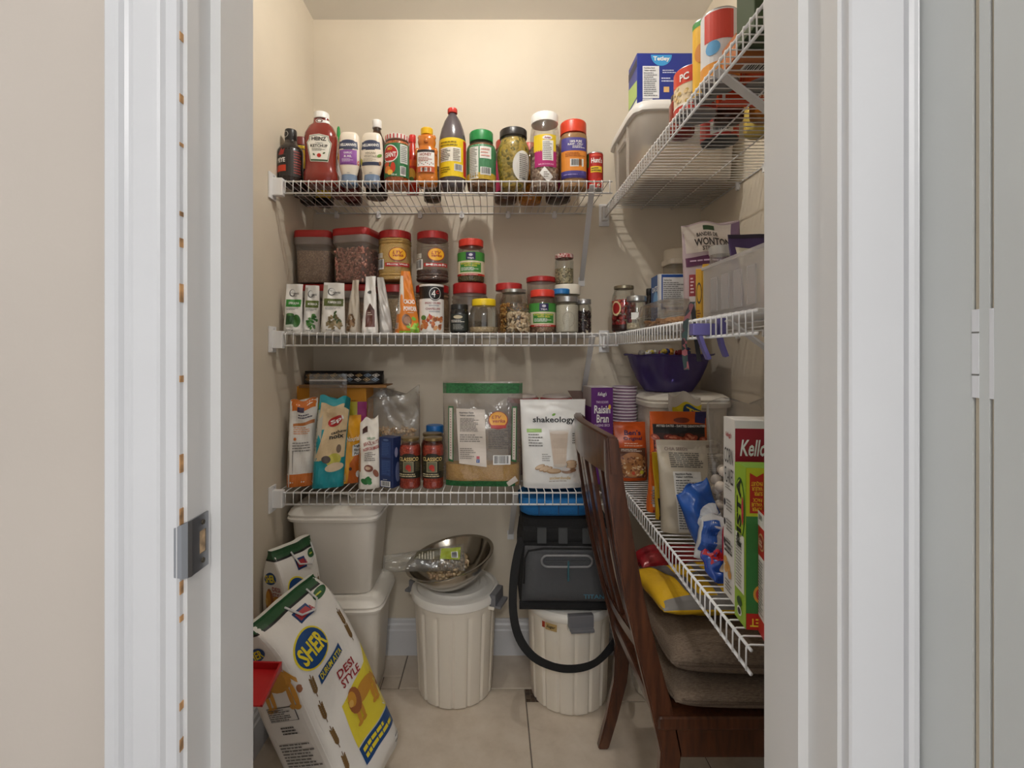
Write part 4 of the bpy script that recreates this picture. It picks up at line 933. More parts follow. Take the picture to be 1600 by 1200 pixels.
vessel('plastic_tub', 'round plastic tub with dark red lid behind the green-labelled jar', 'container', loc, w, h, [(0.84, 0), (0.9, 0.02), (0.99, 0.90)], FROST2, (LIDR, 0.91, 1.0, 1.03), fill=(grains((180, 130, 116), (206, 160, 146), scale=300), 0.7))
teja('green-labelled chickpea jar with orange-red lid, standing on the shelf itself', 827, 868, 454, 1.83, ZS2, grains((110, 74, 60), (190, 160, 130), scale=170), 0.15)
loc, w, h = s2at(866, 906, 446, 1.99)
vessel('white_lid_jar', 'wide glass jar with white lid carrying the small seed jar', 'jar', loc, w, h, [(0.92, 0), (1, 0.03), (1, 0.74), (0.94, 0.80)], GLASS, (C((226, 220, 206), 0.4), 0.80, 1.0, 1.03), fill=(grains((206, 190, 160), (230, 216, 190), scale=200), 0.66))
zz = ZS2+h+0.0005
loc, w, h = s2at(867, 896, 398, 1.985, zz)
vessel('seed_jar', 'small glass jar of speckled seeds with red gingham lid, stacked high', 'jar', loc, w, h, [(0.92, 0), (1, 0.04), (1, 0.76), (0.92, 0.83), (0.9, 0.86)], GLASS, (grains((150, 40, 44), (226, 214, 206), scale=160, strength=0.0), 0.86, 1.0, 0.98), fill=(grains((84, 78, 64), (216, 200, 164), (170, 160, 126), scale=210), 0.52))
loc, w, h = s2at(864, 890, 452, 1.90)
vessel('blue_lid_jar', 'clear jar with bright blue lid behind the oat flour jar', 'jar', loc, w, h, [(0.92, 0), (1, 0.03), (1, 0.80), (0.9, 0.86)], GLASS, ((26, 110, 176), 0.88, 1.0, 1.0), fill=(grains((170, 160, 140), (196, 186, 166), scale=300), 0.5))
loc, w, h = s2at(868, 904, 464, 1.81)
def pr(k):
    for i in range(26):
        a = 0.35+i*0.2
        if a < 5.6: k.ell(0.0+math.sin(a)*0.26, 0.36-math.cos(a)*0.2, 0.016, 0.010, (150, 140, 120), 1, n=6, rings=1)
vessel('oat_flour_jar', 'mason jar of white grain with silver screw lid', 'jar', loc, w, h, [(0.88, 0), (0.97, 0.03), (1, 0.08), (1, 0.72), (0.93, 0.80), (0.86, 0.84)], GLASS, (C((176, 176, 176), 0.32, 0.85), 0.845, 1.0, 0.92, True), fill=(grains((222, 212, 194), (240, 232, 218), scale=560), 0.76), pr=pr)
loc, w, h = s2at(899, 924, 468, 1.85)
vessel('raisin_jar', 'narrow mason jar of dark raisins with silver lid, last on the back shelf', 'jar', loc, w, h, [(0.9, 0), (0.98, 0.03), (1, 0.08), (1, 0.72), (0.92, 0.80), (0.86, 0.84)], GLASS, (C((166, 166, 168), 0.32, 0.85), 0.86, 1.0, 0.94, True), beans=([C((52, 32, 34), 0.5), C((74, 46, 44), 0.5)], 0.62, 0.0050, 220, 0.7, 1.4))
# ---------------------------------------------------------------- lowest shelf on the back wall
def s3at(x0, x1, yt, D, zs=None):
    zs = ZS3 if zs is None else zs
    X, w, h = span(x0, x1, yt, D, zs); return (X, D, zs), w, h
# orange and white nut bag
loc, w, h = s3at(444, 497, 625, 1.83)
def pr(k):
    k.rect(-0.499, 0, 0.499, 1.0, (226, 222, 216), 0.4); k.rect(-0.5, 0, 0.5, 0.15, (206, 112, 36), 1); k.quad((-0.5, 0.86), (0.5, 0.90), (0.5, 1.0), (-0.5, 1.0), (206, 112, 36), 1); k.rect(-0.24, 0.86, 0.0, 0.92, (60, 40, 70), 3)
    k.lines(-0.2, 0.78, 0.35, 0.84, 2, (70, 60, 80), 3); k.quad((-0.36, 0.69), (0.40, 0.72), (0.40, 0.76), (-0.36, 0.72), (190, 116, 56), 2); k.lines(-0.34, 0.60, 0.3, 0.69, 4, (206, 140, 90), 3); k.ell(-0.28, 0.55, 0.05, 0.018, (200, 110, 50), 3); k.lines(-0.36, 0.40, 0.36, 0.52, 4, (140, 136, 132), 3)
def sp_(k): k.rect(-0.48, 0.0, 0.48, 0.14, (206, 112, 36), 1); k.rect(-0.48, 0.16, 0.48, 0.42, (150, 146, 138), 1); k.text('LE', 0.1, 0.62, 0.4, 0.05, BLK, 2); k.lines(-0.2, 0.30, 0.2, 0.56, 6, (110, 108, 104), 2)
bag('nut_bag', 'white and orange nut bag, leftmost on the lowest shelf', 'bag', loc, w*0.78, h, 0.06, film((226, 222, 216), 0.4, 0.5, 22), 0.40, pr, sp_, e=4.0, lean=(0.012, 0.02), tpow=2.2, wr=0.005, seed=1, ragged=0.006)
# yellow carton with the patterned roll on it
loc, w, h = s3at(472, 578, 602, 2.03)
carton('yellow_carton', 'yellow cardboard carton at the back left of the lowest shelf', 'box', loc, w, 0.12, h, C((206, 140, 34), 0.6), 0.0, lambda k: (k.lines(-0.1, 0.80, 0.4, 0.88, 3, (150, 100, 20), 2), k.lines(-0.1, 0.70, 0.4, 0.76, 2, (150, 100, 20), 2)))
zt = ZS3+h
loc2, w2, _ = s3at(478, 610, 600, 2.03)
obj_ = thing('cardboard_sheet', 'brown cardboard sheet between the yellow carton and the patterned bag', 'cardboard', (loc2[0], 2.03, zt+0.0005))
obj('board_face', box(-w2/2, w2/2, -0.07, 0.05, 0, 0.004, 0.001, 1), paint((150, 108, 62), 0.8, 0.05, 20), obj_)
o = obj('folded_edge', box(-w2/2, w2/2, -0.076, -0.070, -0.006, 0.005, 0.001, 1), paint((150, 108, 62), 0.8, 0.05, 20), obj_)
loc2, w2, _ = s3at(474, 598, 600, 2.01, zt)
def pr(k):
    for i in range(9):
        u = -0.42+i*0.105
        for j in range(2):
            v = 0.36+j*0.32; c = [(206, 200, 190), (190, 160, 110), (130, 150, 170)][(i+j) % 3] if i > 2 else (150, 112, 60)
            k.poly([(u-0.048, v), (u, v-0.16), (u+0.048, v), (u, v+0.16)], c, 1); k.poly([(u-0.034, v), (u, v-0.115), (u+0.034, v), (u, v+0.115)], (26, 26, 28), 2); k.poly([(u-0.02, v), (u, v-0.065), (u+0.02, v), (u, v+0.065)], c, 3)
bag('patterned_bag', 'black folded bag with white diamond pattern lying on the cardboard', 'bag', (loc2[0], 2.03, zt+0.007), w2, 0.052, 0.10, film((28, 27, 28), 0.4, 0.5, 26), 0.0, pr, e=3.0, tpow=3.0, wr=0.004, top=0.012)
# ziploc bag with lime label
loc, w, h = s3at(484, 542, 584, 1.93)
bag('zip_bag', 'clear zip bag with lime green label behind the teal bag', 'bag', loc, w, h, 0.05, BAGF, 0.05, lambda k: (k.quad((-0.36, 0.44), (0.34, 0.44), (0.30, 0.72), (-0.32, 0.72), (150, 176, 40), 2), k.lines(-0.26, 0.6, 0.26, 0.68, 2, (80, 100, 20), 3), k.rect(-0.36, 0.36, 0.34, 0.46, (50, 66, 36), 3), k.rect(-0.5, 0.93, 0.5, 0.945, (200, 196, 194), 2), k.ell(0.06, 0.4, 0.2, 0.05, (190, 120, 170), 4)), fill=(grains((110, 96, 90), (140, 122, 112), scale=120), 0.5))
# teal bag
loc, w, h = s3at(480, 545, 622, 1.815)
TEAL = (24, 138, 150)
def pr(k):
    k.quad((-0.5, 0.62), (-0.10, 0.66), (0.42, 0.92), (-0.5, 0.92), (214, 190, 150), 1); k.quad((-0.5, 0.30), (0.5, 0.34), (0.5, 0.90), (-0.10, 0.88), (214, 190, 150), 2); k.quad((0.30, 0.88), (0.5, 0.86), (0.5, 1.0), (0.36, 1.0), (20, 106, 110), 3)
    k.ell(0.06, 0.74, 0.24, 0.055, (176, 34, 34), 4, rot=0.5); k.text('Spi', 0.12, 0.745, 0.42, 0.06, WHT, 6, rot=0.4, bold=0.03); k.text('cashew', 0.20, 0.62, 0.5, 0.035, BLK, 5, rot=0.15); k.text('noix', 0.14, 0.57, 0.46, 0.05, BLK, 5, rot=0.05, bold=0.03)
    k.ell(-0.14, 0.32, 0.15, 0.04, (90, 80, 76), 4, rot=-0.3); k.ell(0.24, 0.43, 0.08, 0.045, (110, 90, 70), 4); k.ell(0.10, 0.31, 0.24, 0.07, (196, 190, 80), 3, rot=0.5); k.ell(0.14, 0.23, 0.3, 0.05, (226, 206, 176), 4, rot=0.15)
    k.quad((-0.5, 0.0), (0.5, 0.0), (0.5, 0.20), (-0.5, 0.26), (26, 146, 158), 3)
bag('cashew_bag', 'teal and beige cashew bag with red oval logo', 'bag', loc, w*0.72, h, 0.065, film((28, 146, 156), 0.34, 0.55, 20), 0.38, pr, lambda k: (k.rect(-0.46, 0.30, 0.46, 0.85, (190, 186, 172), 1), k.lines(-0.2, 0.4, 0.3, 0.8, 10, (110, 110, 104), 2), k.bars(-0.40, 0.06, 0.3, 0.18, 2)), e=3.6, lean=(0.028, 0.02), tpow=2.0, wr=0.006, seed=2, ragged=-0.008)
# olive and magenta bag behind
loc, w, h = s3at(532, 570, 628, 1.945)
def pr(k):
    k.quad((0.16, 0.5), (0.5, 0.5), (0.5, 1), (0.12, 1), (150, 34, 110), 2); k.quad((-0.5, 0.50), (0.2, 0.52), (0.2, 0.64), (-0.5, 0.62), (120, 40, 110), 2); k.text('COCU', -0.16, 0.575, 0.5, 0.05, WHT, 4)
    for i in range(4): k.ell(-0.40+i*0.17, 0.72, 0.07, 0.022, (190, 100, 40), 3); k.ell(-0.40+i*0.17, 0.72, 0.04, 0.012, (176, 166, 60), 4)
bag('snack_bag', 'olive and magenta snack bag standing behind the yellow bag', 'bag', loc, w, h, 0.05, film((178, 168, 46), 0.36, 0.5, 22), 0.1, pr, e=3.0, lean=(0.006, 0.01), seed=3)
# yellow bag
loc, w, h = s3at(529, 566, 650, 1.87)
def pr(k):
    k.quad((-0.2, 0.0), (0.5, 0.0), (0.5, 0.55), (-0.1, 0.30), (206, 104, 30), 2); k.text('Nourish', 0.08, 0.66, 0.74, 0.075, (245, 240, 226), 4, rot=0.12, shear=0.3); k.quad((0.02, 0.40), (0.5, 0.43), (0.5, 0.60), (0.04, 0.56), WHT, 3)
    k.text('high', 0.28, 0.55, 0.34, 0.04, BLK, 5); k.text('fibre', 0.28, 0.495, 0.34, 0.04, (90, 80, 70), 5); k.text('Pro', 0.28, 0.44, 0.3, 0.04, BLK, 5); k.ell(-0.06, 0.22, 0.08, 0.025, (60, 40, 30), 4); k.ell(0.34, 0.14, 0.12, 0.05, WHT, 4)
bag('snack_bag', 'bright yellow snack bag with white panel between the teal and brazil nut bags', 'bag', loc, w*0.78, h, 0.05, film((230, 164, 34), 0.34, 0.5, 22), 0.40, pr, lambda k: (k.rect(-0.48, 0.04, 0.48, 0.80, (196, 190, 180), 1), k.lines(-0.3, 0.1, 0.3, 0.7, 16, (140, 136, 128), 2)), e=3.8, lean=(0.008, 0.02), tpow=2.0, seed=4)
# brazil nuts
loc, w, h = s3at(556, 598, 655, 1.80)
def pr(k):
    k.rect(-0.38, 0.80, -0.10, 0.88, (70, 40, 34), 3); k.text('BRAZIL NUTS', 0.06, 0.655, 0.80, 0.05, (150, 70, 56), 4, rot=0.12); k.text('NOIX DU BRESIL', 0.06, 0.58, 0.86, 0.045, (170, 60, 50), 4, rot=0.10, bold=0.03); k.text('SHELLED', 0.06, 0.72, 0.44, 0.03, (90, 140, 100), 4, rot=0.12); k.lines(-0.3, 0.40, 0.3, 0.53, 5, (120, 110, 104), 4)
    k.ell(-0.10, 0.30, 0.22, 0.05, (130, 76, 62), 3, rot=-0.2); k.ell(0.26, 0.22, 0.12, 0.065, (150, 96, 78), 3, rot=0.6); k.ell(-0.14, 0.305, 0.12, 0.025, (206, 176, 150), 4, rot=-0.2)
    for a in (-0.6, 0.1, 0.8, 2.4): k.ell(-0.20+0.10*math.cos(a+0.6), 0.11+0.03*math.sin(a+0.6), 0.18, 0.035, (48, 116, 62), 3, rot=a)
bag('brazil_nut_bag', 'white brazil nut bag with green leaf picture beside the blue box', 'bag', loc, w*0.76, h, 0.06, film((228, 222, 212), 0.4, 0.55, 24), 0.40, pr, lambda k: (k.rect(-0.46, 0.25, 0.46, 0.6, (190, 130, 90), 1), k.lines(-0.3, 0.3, 0.3, 0.7, 8, (150, 140, 130), 2), k.bars(-0.4, 0.05, 0.3, 0.2, 2)), e=3.4, lean=(0.002, 0.016), taper=0.12, tpow=1.8, wr=0.006, seed=5, ragged=0.008)
# blue box
loc, w, h = s3at(592, 627, 682, 1.815)
carton('tea_carton', 'small dark blue carton between the brazil nuts and sauce jars', 'box', loc, w*0.74, 0.05, h, C((32, 48, 92), 0.4), -0.42,
       lambda k: (k.bars(-0.36, 0.02, 0.32, 0.13, 2), k.rect(-0.34, 0.60, 0.34, 0.92, (44, 66, 116), 1), k.lines(-0.28, 0.64, 0.28, 0.90, 8, (66, 92, 140), 2), k.ell(0, 0.95, 0.2, 0.02, (90, 110, 150), 2), k.rect(-0.34, 0.24, 0.34, 0.56, (44, 66, 116), 1), k.lines(-0.28, 0.26, 0.28, 0.54, 8, (66, 92, 140), 2), k.lines(-0.2, 0.15, 0.2, 0.17, 1, (200, 205, 215), 2)), right=lambda k: (k.ell(0.1, 0.3, 0.3, 0.2, (120, 130, 170), 1), k.ell(-0.1, 0.7, 0.2, 0.1, (150, 150, 180), 1)))
# clear bag of cashews
loc, w, h = s3at(574, 656, 612, 1.96)
th, fr, sd = bag('clear_nut_bag', 'open clear plastic bag of cashew nuts behind the blue box', 'bag', loc, w, h, 0.10, BAGF, 0.05, None, e=2.4, wr=0.012, seed=11, ragged=0.018, top=0.012)
rg = random.Random(8); pieces(th, [tuple(fr(rg.uniform(-0.40, 0.40)*w, rg.uniform(0.28, 0.55)*h, -0.008)) for _ in range(150)]+[(rg.uniform(-0.38, 0.38)*w, rg.uniform(-0.03, 0.03), 0.55*h+rg.uniform(-0.01, 0.006)) for _ in range(70)], 0.0062, [C((222, 190, 150), 0.5), C((206, 170, 128), 0.5), C((232, 206, 170), 0.5)], 'contents', 4, 0.6, 1.6)
# pasta sauce jars
def sauce(label, x0, x1, yt, D):
    loc, w, h = s3at(x0, x1, yt, D)
    def pr(k):
        k.rect(-0.70, 0.22, 0.70, 0.66, (38, 36, 26), 1); k.ell(0, 0.66, 0.30, 0.05, (38, 36, 26), 1); k.text('CLASSICO', 0, 0.60, 0.90, 0.075, (226, 200, 130), 3, bold=0.02); k.rect(-0.24, 0.34, 0.22, 0.55, (150, 140, 110), 2); k.rect(-0.20, 0.355, 0.18, 0.535, (104, 106, 82), 3)
        k.ell(-0.01, 0.44, 0.12, 0.055, (176, 44, 36), 4); k.ell(0.05, 0.39, 0.07, 0.03, (190, 60, 40), 5); k.lines(-0.6, 0.36, -0.3, 0.55, 6, (110, 100, 70), 3); k.lines(0.3, 0.36, 0.6, 0.55, 6, (110, 100, 70), 3); k.lines(-0.45, 0.245, 0.45, 0.32, 2, (214, 200, 160), 3)
    vessel('pasta_sauce_jar', label, 'jar', loc, w, h, [(0.86, 0), (0.94, 0.02), (0.97, 0.07), (0.93, 0.14), (0.96, 0.18), (0.96, 0.68), (0.98, 0.74), (0.93, 0.82), (0.76, 0.88), (0.72, 0.90), (0.74, 0.94)], GLASS, (C((150, 128, 86), 0.3, 0.7), 0.945, 1.0, 0.84), e=2.4, fill=(grains((150, 44, 28), (184, 66, 40), scale=140), 0.86), pr=pr)
sauce('red pasta sauce jar with black label, left one next to the blue box', 624, 658, 683, 1.80)
sauce('red pasta sauce jar with black label, right one next to the large clear bag', 660, 694, 683, 1.80)
loc, w, h = s3at(658, 693, 676, 1.90)
vessel('pasta_sauce_jar', 'pasta sauce jar with gold lid hidden behind the right sauce jar', 'jar', loc, w, h, [(0.9, 0), (0.98, 0.03), (1, 0.76), (0.8, 0.9), (0.76, 0.94)], GLASS, (C((140, 122, 90), 0.3, 0.7), 0.94, 1.0, 0.86), fill=(C((110, 36, 26), 0.3), 0.88))
loc, w, h = s3at(666, 693, 664, 2.0)
vessel('water_bottle', 'bottle with bright blue lid behind the pasta sauce jars', 'bottle', loc, w, h, [(0.92, 0), (1, 0.03), (1, 0.78), (0.9, 0.84)], clear((200, 206, 210), 0.1, 0.2), ((26, 104, 176), 0.84, 1.0, 1.0, True))
# large clear bag with green bands
loc, w, h = s3at(694, 814, 596, 1.845)
LBAG = clear((248, 246, 244), 0.12, 0.16, (214, 206, 198), rough=0.2, wr=0.7, wscale=24)
GB = grains((30, 88, 46), (44, 116, 62), scale=160, strength=0.2)
def pr(k):
    k.rect(-0.498, 0.885, 0.498, 0.985, GB, 1); k.quad((-0.30, 0.05), (0.34, 0.02), (0.36, 0.0), (-0.34, 0.0), GB, 1); k.rect(-0.47, 0.0, 0.42, 0.055, GB, 1)
    wl = (214, 204, 194); k.quad((-0.29, 0.22), (0.06, 0.19), (0.03, 0.73), (-0.33, 0.74), wl, 2); k.text('Nutrition Facts', -0.20, 0.70, 0.18, 0.016, BLK, 4); k.text('Valeur nutritive', -0.19, 0.675, 0.19, 0.016, BLK, 4); k.lines(-0.28, 0.52, -0.02, 0.65, 10, (110, 104, 98), 4); k.lines(-0.28, 0.42, 0.02, 0.50, 4, (130, 124, 116), 4); k.lines(-0.28, 0.26, -0.08, 0.37, 6, (140, 132, 124), 4)
    k.rect(-0.07, 0.265, -0.03, 0.29, (190, 84, 96), 4); k.rect(-0.07, 0.23, -0.03, 0.26, (50, 84, 150), 4); k.text('f', -0.05, 0.245, 0.01, 0.02, WHT, 5)
    k.ell(0.20, 0.63, 0.125, 0.085, (150, 44, 30), 2, n=28); k.ell(0.20, 0.635, 0.112, 0.074, (232, 166, 40), 3, n=28); k.text('LTV', 0.18, 0.66, 0.12, 0.03, (160, 44, 30), 5, shear=0.2); k.text('verka', 0.21, 0.625, 0.16, 0.034, (160, 44, 30), 5, shear=0.2); k.rect(0.11, 0.555, 0.30, 0.585, (176, 44, 40), 4)
    k.lines(0.08, 0.36, 0.38, 0.54, 11, (90, 84, 80), 3); k.bars(0.14, 0.21, 0.36, 0.30, 2)
    for s, x in ((1, -0.40), (-1, 0.40)):
        k.quad((x-0.03, 0.24), (x+0.035, 0.23), (x+0.035, 0.76), (x-0.03, 0.76), (54, 106, 62), 2); k.quad((x-0.018, 0.26), (x+0.022, 0.25), (x+0.022, 0.745), (x-0.018, 0.745), wl, 3); k.lines(x-0.006, 0.28, x+0.008, 0.72, 18, (120, 60, 56), 4)
th, fr, sd = bag('lentil_bag', 'large clear bag with green bands and nutrition panel holding yellow lentils', 'bag', loc, w, h, 0.09, LBAG, -0.03, pr, e=2.6, tpow=1.6, wr=0.004, seed=21, top=0.010, taper=-0.04, fill=(grains((206, 156, 66), (232, 188, 100), scale=420), 0.20))
k = Print(lambda u, v, off: fr(u, v, off+0.001), w, h); k.quad((0.34, 0.0), (0.46, 0.05), (0.42, 0.10), (0.31, 0.04), (214, 204, 194), 2); k.build('corner_tag', th)
# white shake pouch
loc, w, h = s3at(813, 915, 624, 1.82)
def pr(k):
    k.text('shakeology', 0.0, 0.765, 0.64, 0.085, BLK, 3, bold=0.02); k.ell(0.0, 0.83, 0.03, 0.012, (110, 160, 50), 3, rot=0.5); k.rect(-0.42, 0.63, -0.19, 0.67, (150, 190, 100), 2); k.lines(-0.40, 0.47, -0.16, 0.62, 5, (110, 108, 104), 3); k.lines(0.28, 0.50, 0.48, 0.63, 5, (130, 128, 124), 3); k.lines(-0.2, 0.31, -0.06, 0.40, 4, (150, 148, 144), 3)
    g = (206, 190, 176); k.quad((-0.03, 0.26), (0.18, 0.26), (0.225, 0.66), (-0.08, 0.66), (222, 218, 212), 2, 6); k.quad((-0.022, 0.27), (0.172, 0.27), (0.21, 0.63), (-0.068, 0.63), (200, 184, 168), 3, 6); k.ell(0.072, 0.63, 0.14, 0.018, (214, 202, 190), 4); k.ell(0.075, 0.265, 0.105, 0.02, (206, 196, 184), 3)
    for i, (a, b) in enumerate(((-0.24, 0.25), (-0.18, 0.235), (-0.12, 0.225), (0.26, 0.30), (0.27, 0.275), (0.26, 0.25))): k.ell(a, b, 0.085, 0.024, (168, 134, 100), 4+i % 2, rot=0.4 if i < 3 else 0); k.ell(a-0.005, b+0.004, 0.07, 0.016, (206, 180, 150), 6+i % 2, rot=0.4 if i < 3 else 0)
    k.ell(-0.02, 0.205, 0.12, 0.03, (180, 146, 110), 6); k.ell(-0.02, 0.212, 0.10, 0.022, (206, 178, 146), 7); k.ell(0.2, 0.20, 0.10, 0.025, (170, 140, 120), 5); k.ell(0.17, 0.225, 0.07, 0.02, (220, 214, 210), 6); k.ell(0.29, 0.21, 0.05, 0.02, (150, 112, 84), 6)
    k.text('snickerdoodle', 0.08, 0.125, 0.34, 0.035, (206, 176, 120), 3); k.lines(-0.1, 0.08, 0.28, 0.10, 1, (170, 160, 150), 3)
bag('shake_pouch', 'white shake powder pouch with a glass and cookies printed on it', 'pouch', loc, w*0.92, h, 0.10, film((232, 232, 230), 0.33, 0.6, 18), 0.04, pr, e=2.6, tpow=1.8, wr=0.005, seed=31, taper=-0.10)
# red-lidded tubs behind
for i, (a, b) in enumerate(((792, 842), (844, 894))):
    loc, w, h = s3at(a, b, 616, 2.03)
    t = vessel('round_tub', ('clear round tub with red-rimmed lid behind the lentil bag', 'clear round tub with red-rimmed lid behind the shake pouch')[i], 'container', loc, w, h, [(0.84, 0), (0.9, 0.02), (0.98, 0.9)], clear((226, 200, 196), 0.1, 0.2, (206, 170, 166)), ((168, 40, 44), 0.90, 0.96, 1.0), fill=(C((130, 84, 76), 0.5), 0.6))
    obj('lid_dome', lathe(scale_prof([(0.9, 0.96), (0.84, 0.985), (0.6, 1.0)], w, h), 26), C((206, 196, 190), 0.3), t, smooth=True)
# cereal boxes by the chair
loc, w, h = s3at(915, 952, 604, 1.90)
def pr(k):
    k.rect(-0.5, 0, 0.5, 1, (92, 36, 112), 0.5); k.text("Kellogg's", 0, 0.93, 0.42, 0.05, WHT, 3, shear=0.3); k.text('TWO SCOOPS', 0, 0.85, 0.56, 0.025, (220, 200, 225), 3); k.text('Raisin', 0, 0.775, 0.74, 0.085, WHT, 3, bold=0.02); k.text('Bran', 0.02, 0.68, 0.56, 0.085, WHT, 3, bold=0.02); k.text('RAISINS SECS', 0, 0.61, 0.7, 0.025, (220, 200, 225), 3); k.ell(0.34, 0.80, 0.06, 0.025, (230, 190, 60), 4)
    for v, s in ((0.46, 0), (0.28, 1)): k.ell(-0.26, v, 0.10, 0.03, WHT, 3, rot=0.5); k.lines(-0.05, v-0.04, 0.36, v+0.04, 3, (214, 196, 220), 3)
carton('cereal_box', 'purple raisin bran cereal box standing beside the chair back', 'box', loc, w*0.90, 0.12, h, C((92, 36, 112), 0.45), 0.08, pr, top=lambda k: k.rect(-0.5, -0.5, 0.5, 0.5, (226, 222, 222), 1), left=lambda k: (k.rect(-0.5, 0.8, 0.5, 1.0, (170, 160, 160), 1),))
loc, w, h = s3at(903, 950, 628, 2.045)
BX = C((116, 92, 82), 0.7)
def prism_box(x0, x1, y0, y1, z, dz, dx):
    v = [(x0, y0, z), (x1, y0, z), (x1+dx, y0, z+dz), (x0+dx, y0, z+dz), (x0, y0+0.003, z), (x1, y0+0.003, z), (x1+dx, y0+0.003, z+dz), (x0+dx, y0+0.003, z+dz)]
    return mesh(v, [(0, 1, 2, 3), (7, 6, 5, 4), (0, 4, 5, 1), (1, 5, 6, 2), (2, 6, 7, 3), (3, 7, 4, 0)])
def fl(t):
    obj('open_flap', prism_box(-0.085, -0.03, -0.05, 0.0, h, 0.05, -0.03), BX, t); obj('open_flap', prism_box(0.03, 0.075, -0.05, 0.0, h, 0.055, 0.012), C((150, 140, 134), 0.6), t)
carton('open_box', 'brown open box with raised flaps behind the purple cereal box', 'box', (loc[0]+0.004, 2.045, ZS3), w, 0.09, h, BX, 0.0, flaps=fl)
# ---------------------------------------------------------------- right wall, top shelf
ZR1 = 1.920+WR
def r1at(x0, x1, yt, D, zs=None):
    zs = ZR1 if zs is None else zs; X, w, h = span(x0, x1, yt, D, zs); return (X, D, zs), w, h
t = thing('storage_bin', 'large clear plastic storage bin with white lid on the top right shelf', 'storage bin', (0.685, 1.93, ZR1))
BIN = clear((248, 246, 242), 0.08, 0.46, (236, 230, 222), rough=0.28)
o = obj('bin_body', lathe([(0.165, 0), (0.170, 0.004), (0.182, 0.225)], 44, 8.0, 1.07), BIN, t); autosmooth(o, 60)
o = obj('bin_lid', lathe([(0.182, 0.222), (0.194, 0.226), (0.196, 0.238), (0.190, 0.255), (0.182, 0.264), (0.160, 0.262), (0.05, 0.262)], 44, 8.0, 1.05), C((224, 222, 218), 0.4), t); autosmooth(o, 50)
for y in (-0.08, 0.07): obj('bin_rib', box(-0.188, -0.178, y-0.004, y+0.004, 0.03, 0.22, 0.002), BIN, t)
obj('handle_rim', box(-0.19, -0.176, -0.05, 0.05, 0.175, 0.19, 0.004), BIN, t)
obj('contents', box(-0.14, 0.14, -0.14, 0.14, 0.006, 0.13, 0.01), grains((170, 150, 120), (200, 182, 150), scale=30), t)
ZL = ZR1+0.265
def pr(k):
    k.poly([(-0.06+0.19*math.cos(PI+PI*i/16), 0.965+0.20*math.sin(PI+PI*i/16)) for i in range(17)], (60, 150, 210), 1)
    k.text('Tetley', -0.06, 0.885, 0.30, 0.10, WHT, 3, bold=0.03); k.rect(-0.40, 0.17, -0.10, 0.76, (226, 228, 232), 2); k.text('Nutrition Facts', -0.28, 0.725, 0.2, 0.025, BLK, 4); k.text('Valeur nutritive', -0.27, 0.68, 0.21, 0.025, BLK, 4); k.lines(-0.38, 0.20, -0.12, 0.65, 12, (120, 124, 132), 4)
    k.rect(-0.40, 0.03, -0.22, 0.16, (226, 228, 232), 2); k.lines(-0.39, 0.04, -0.24, 0.15, 3, (140, 140, 146), 4); k.rect(-0.19, 0.08, -0.15, 0.13, (160, 170, 210), 2); k.ell(-0.10, 0.10, 0.04, 0.05, (190, 196, 226), 2); k.ell(-0.10, 0.10, 0.03, 0.035, (36, 52, 138), 3)
    k.lines(-0.04, 0.62, 0.2, 0.70, 2, (200, 206, 236), 3); k.lines(-0.06, 0.46, 0.2, 0.56, 2, (200, 206, 236), 3); k.rect(-0.02, 0.28, 0.08, 0.38, (220, 180, 120), 3)
carton('tea_box', 'blue tea box with nutrition panel standing on the clear storage bin', 'box', (0.622, 1.855, ZL), 0.20, 0.11, 0.198, C((34, 50, 136), 0.4), 0.0, pr, left=lambda k: (k.rect(-0.5, 0.0, 0.5, 0.16, (226, 232, 210), 1), k.quad((-0.5, 0.2), (0.5, 0.2), (0.5, 0.5), (-0.5, 0.6), (170, 196, 110), 1), k.rect(-0.5, 0.75, 0.5, 0.9, (26, 30, 60), 1)))
CANP = [(0.93, 0), (0.98, 0.008), (1, 0.03), (1, 0.97), (0.98, 0.99), (0.9, 1.0)]
CANM = C((150, 150, 152), 0.36, 0.85)
def can(label, x, y, w, h, pr, z=None, rotz=-0.3, base=None):
    t = vessel('food_can', label, 'can', (x, y, ZR1 if z is None else z), w, h, CANP, base or CANM, rotz=rotz, pr=pr); return t
def pr(k):
    k.rect(-0.9, 0.03, 0.9, 0.97, (226, 208, 176), 1); k.rect(-0.9, 0.62, 0.9, 0.97, (206, 60, 34), 2); k.rect(-0.9, 0.03, 0.9, 0.16, (190, 50, 40), 2); k.text('PC', -0.30, 0.76, 0.24, 0.16, WHT, 4, bold=0.03); k.rect(-0.08, 0.62, -0.07, 0.97, (236, 190, 150), 3); k.rect(-0.9, 0.16, 0.9, 0.20, (240, 236, 226), 3)
    rg = random.Random(6)
    for i in range(46): k.ell(rg.uniform(-0.7, 0.75), rg.uniform(0.22, 0.58), 0.05, 0.042, rg.choice([(226, 196, 140), (206, 172, 116), (236, 214, 170), (196, 166, 90)]), 3+i % 3, n=10, rings=1)
can('large chickpea can with red and beige label at the shelf edge below the tea box', 0.535, 1.315, 0.105, 0.118, pr)
can('can with red and blue label behind the upper brace', 0.532, 1.165, 0.083, 0.165, lambda k: (k.rect(-0.9, 0.03, 0.9, 0.97, (214, 214, 216), 1), k.rect(-0.5, 0.55, 0.3, 0.95, (196, 56, 40), 2), k.ell(-0.25, 0.45, 0.2, 0.10, (90, 160, 210), 3), k.rect(-0.9, 0.05, 0.9, 0.25, (224, 150, 50), 2)))
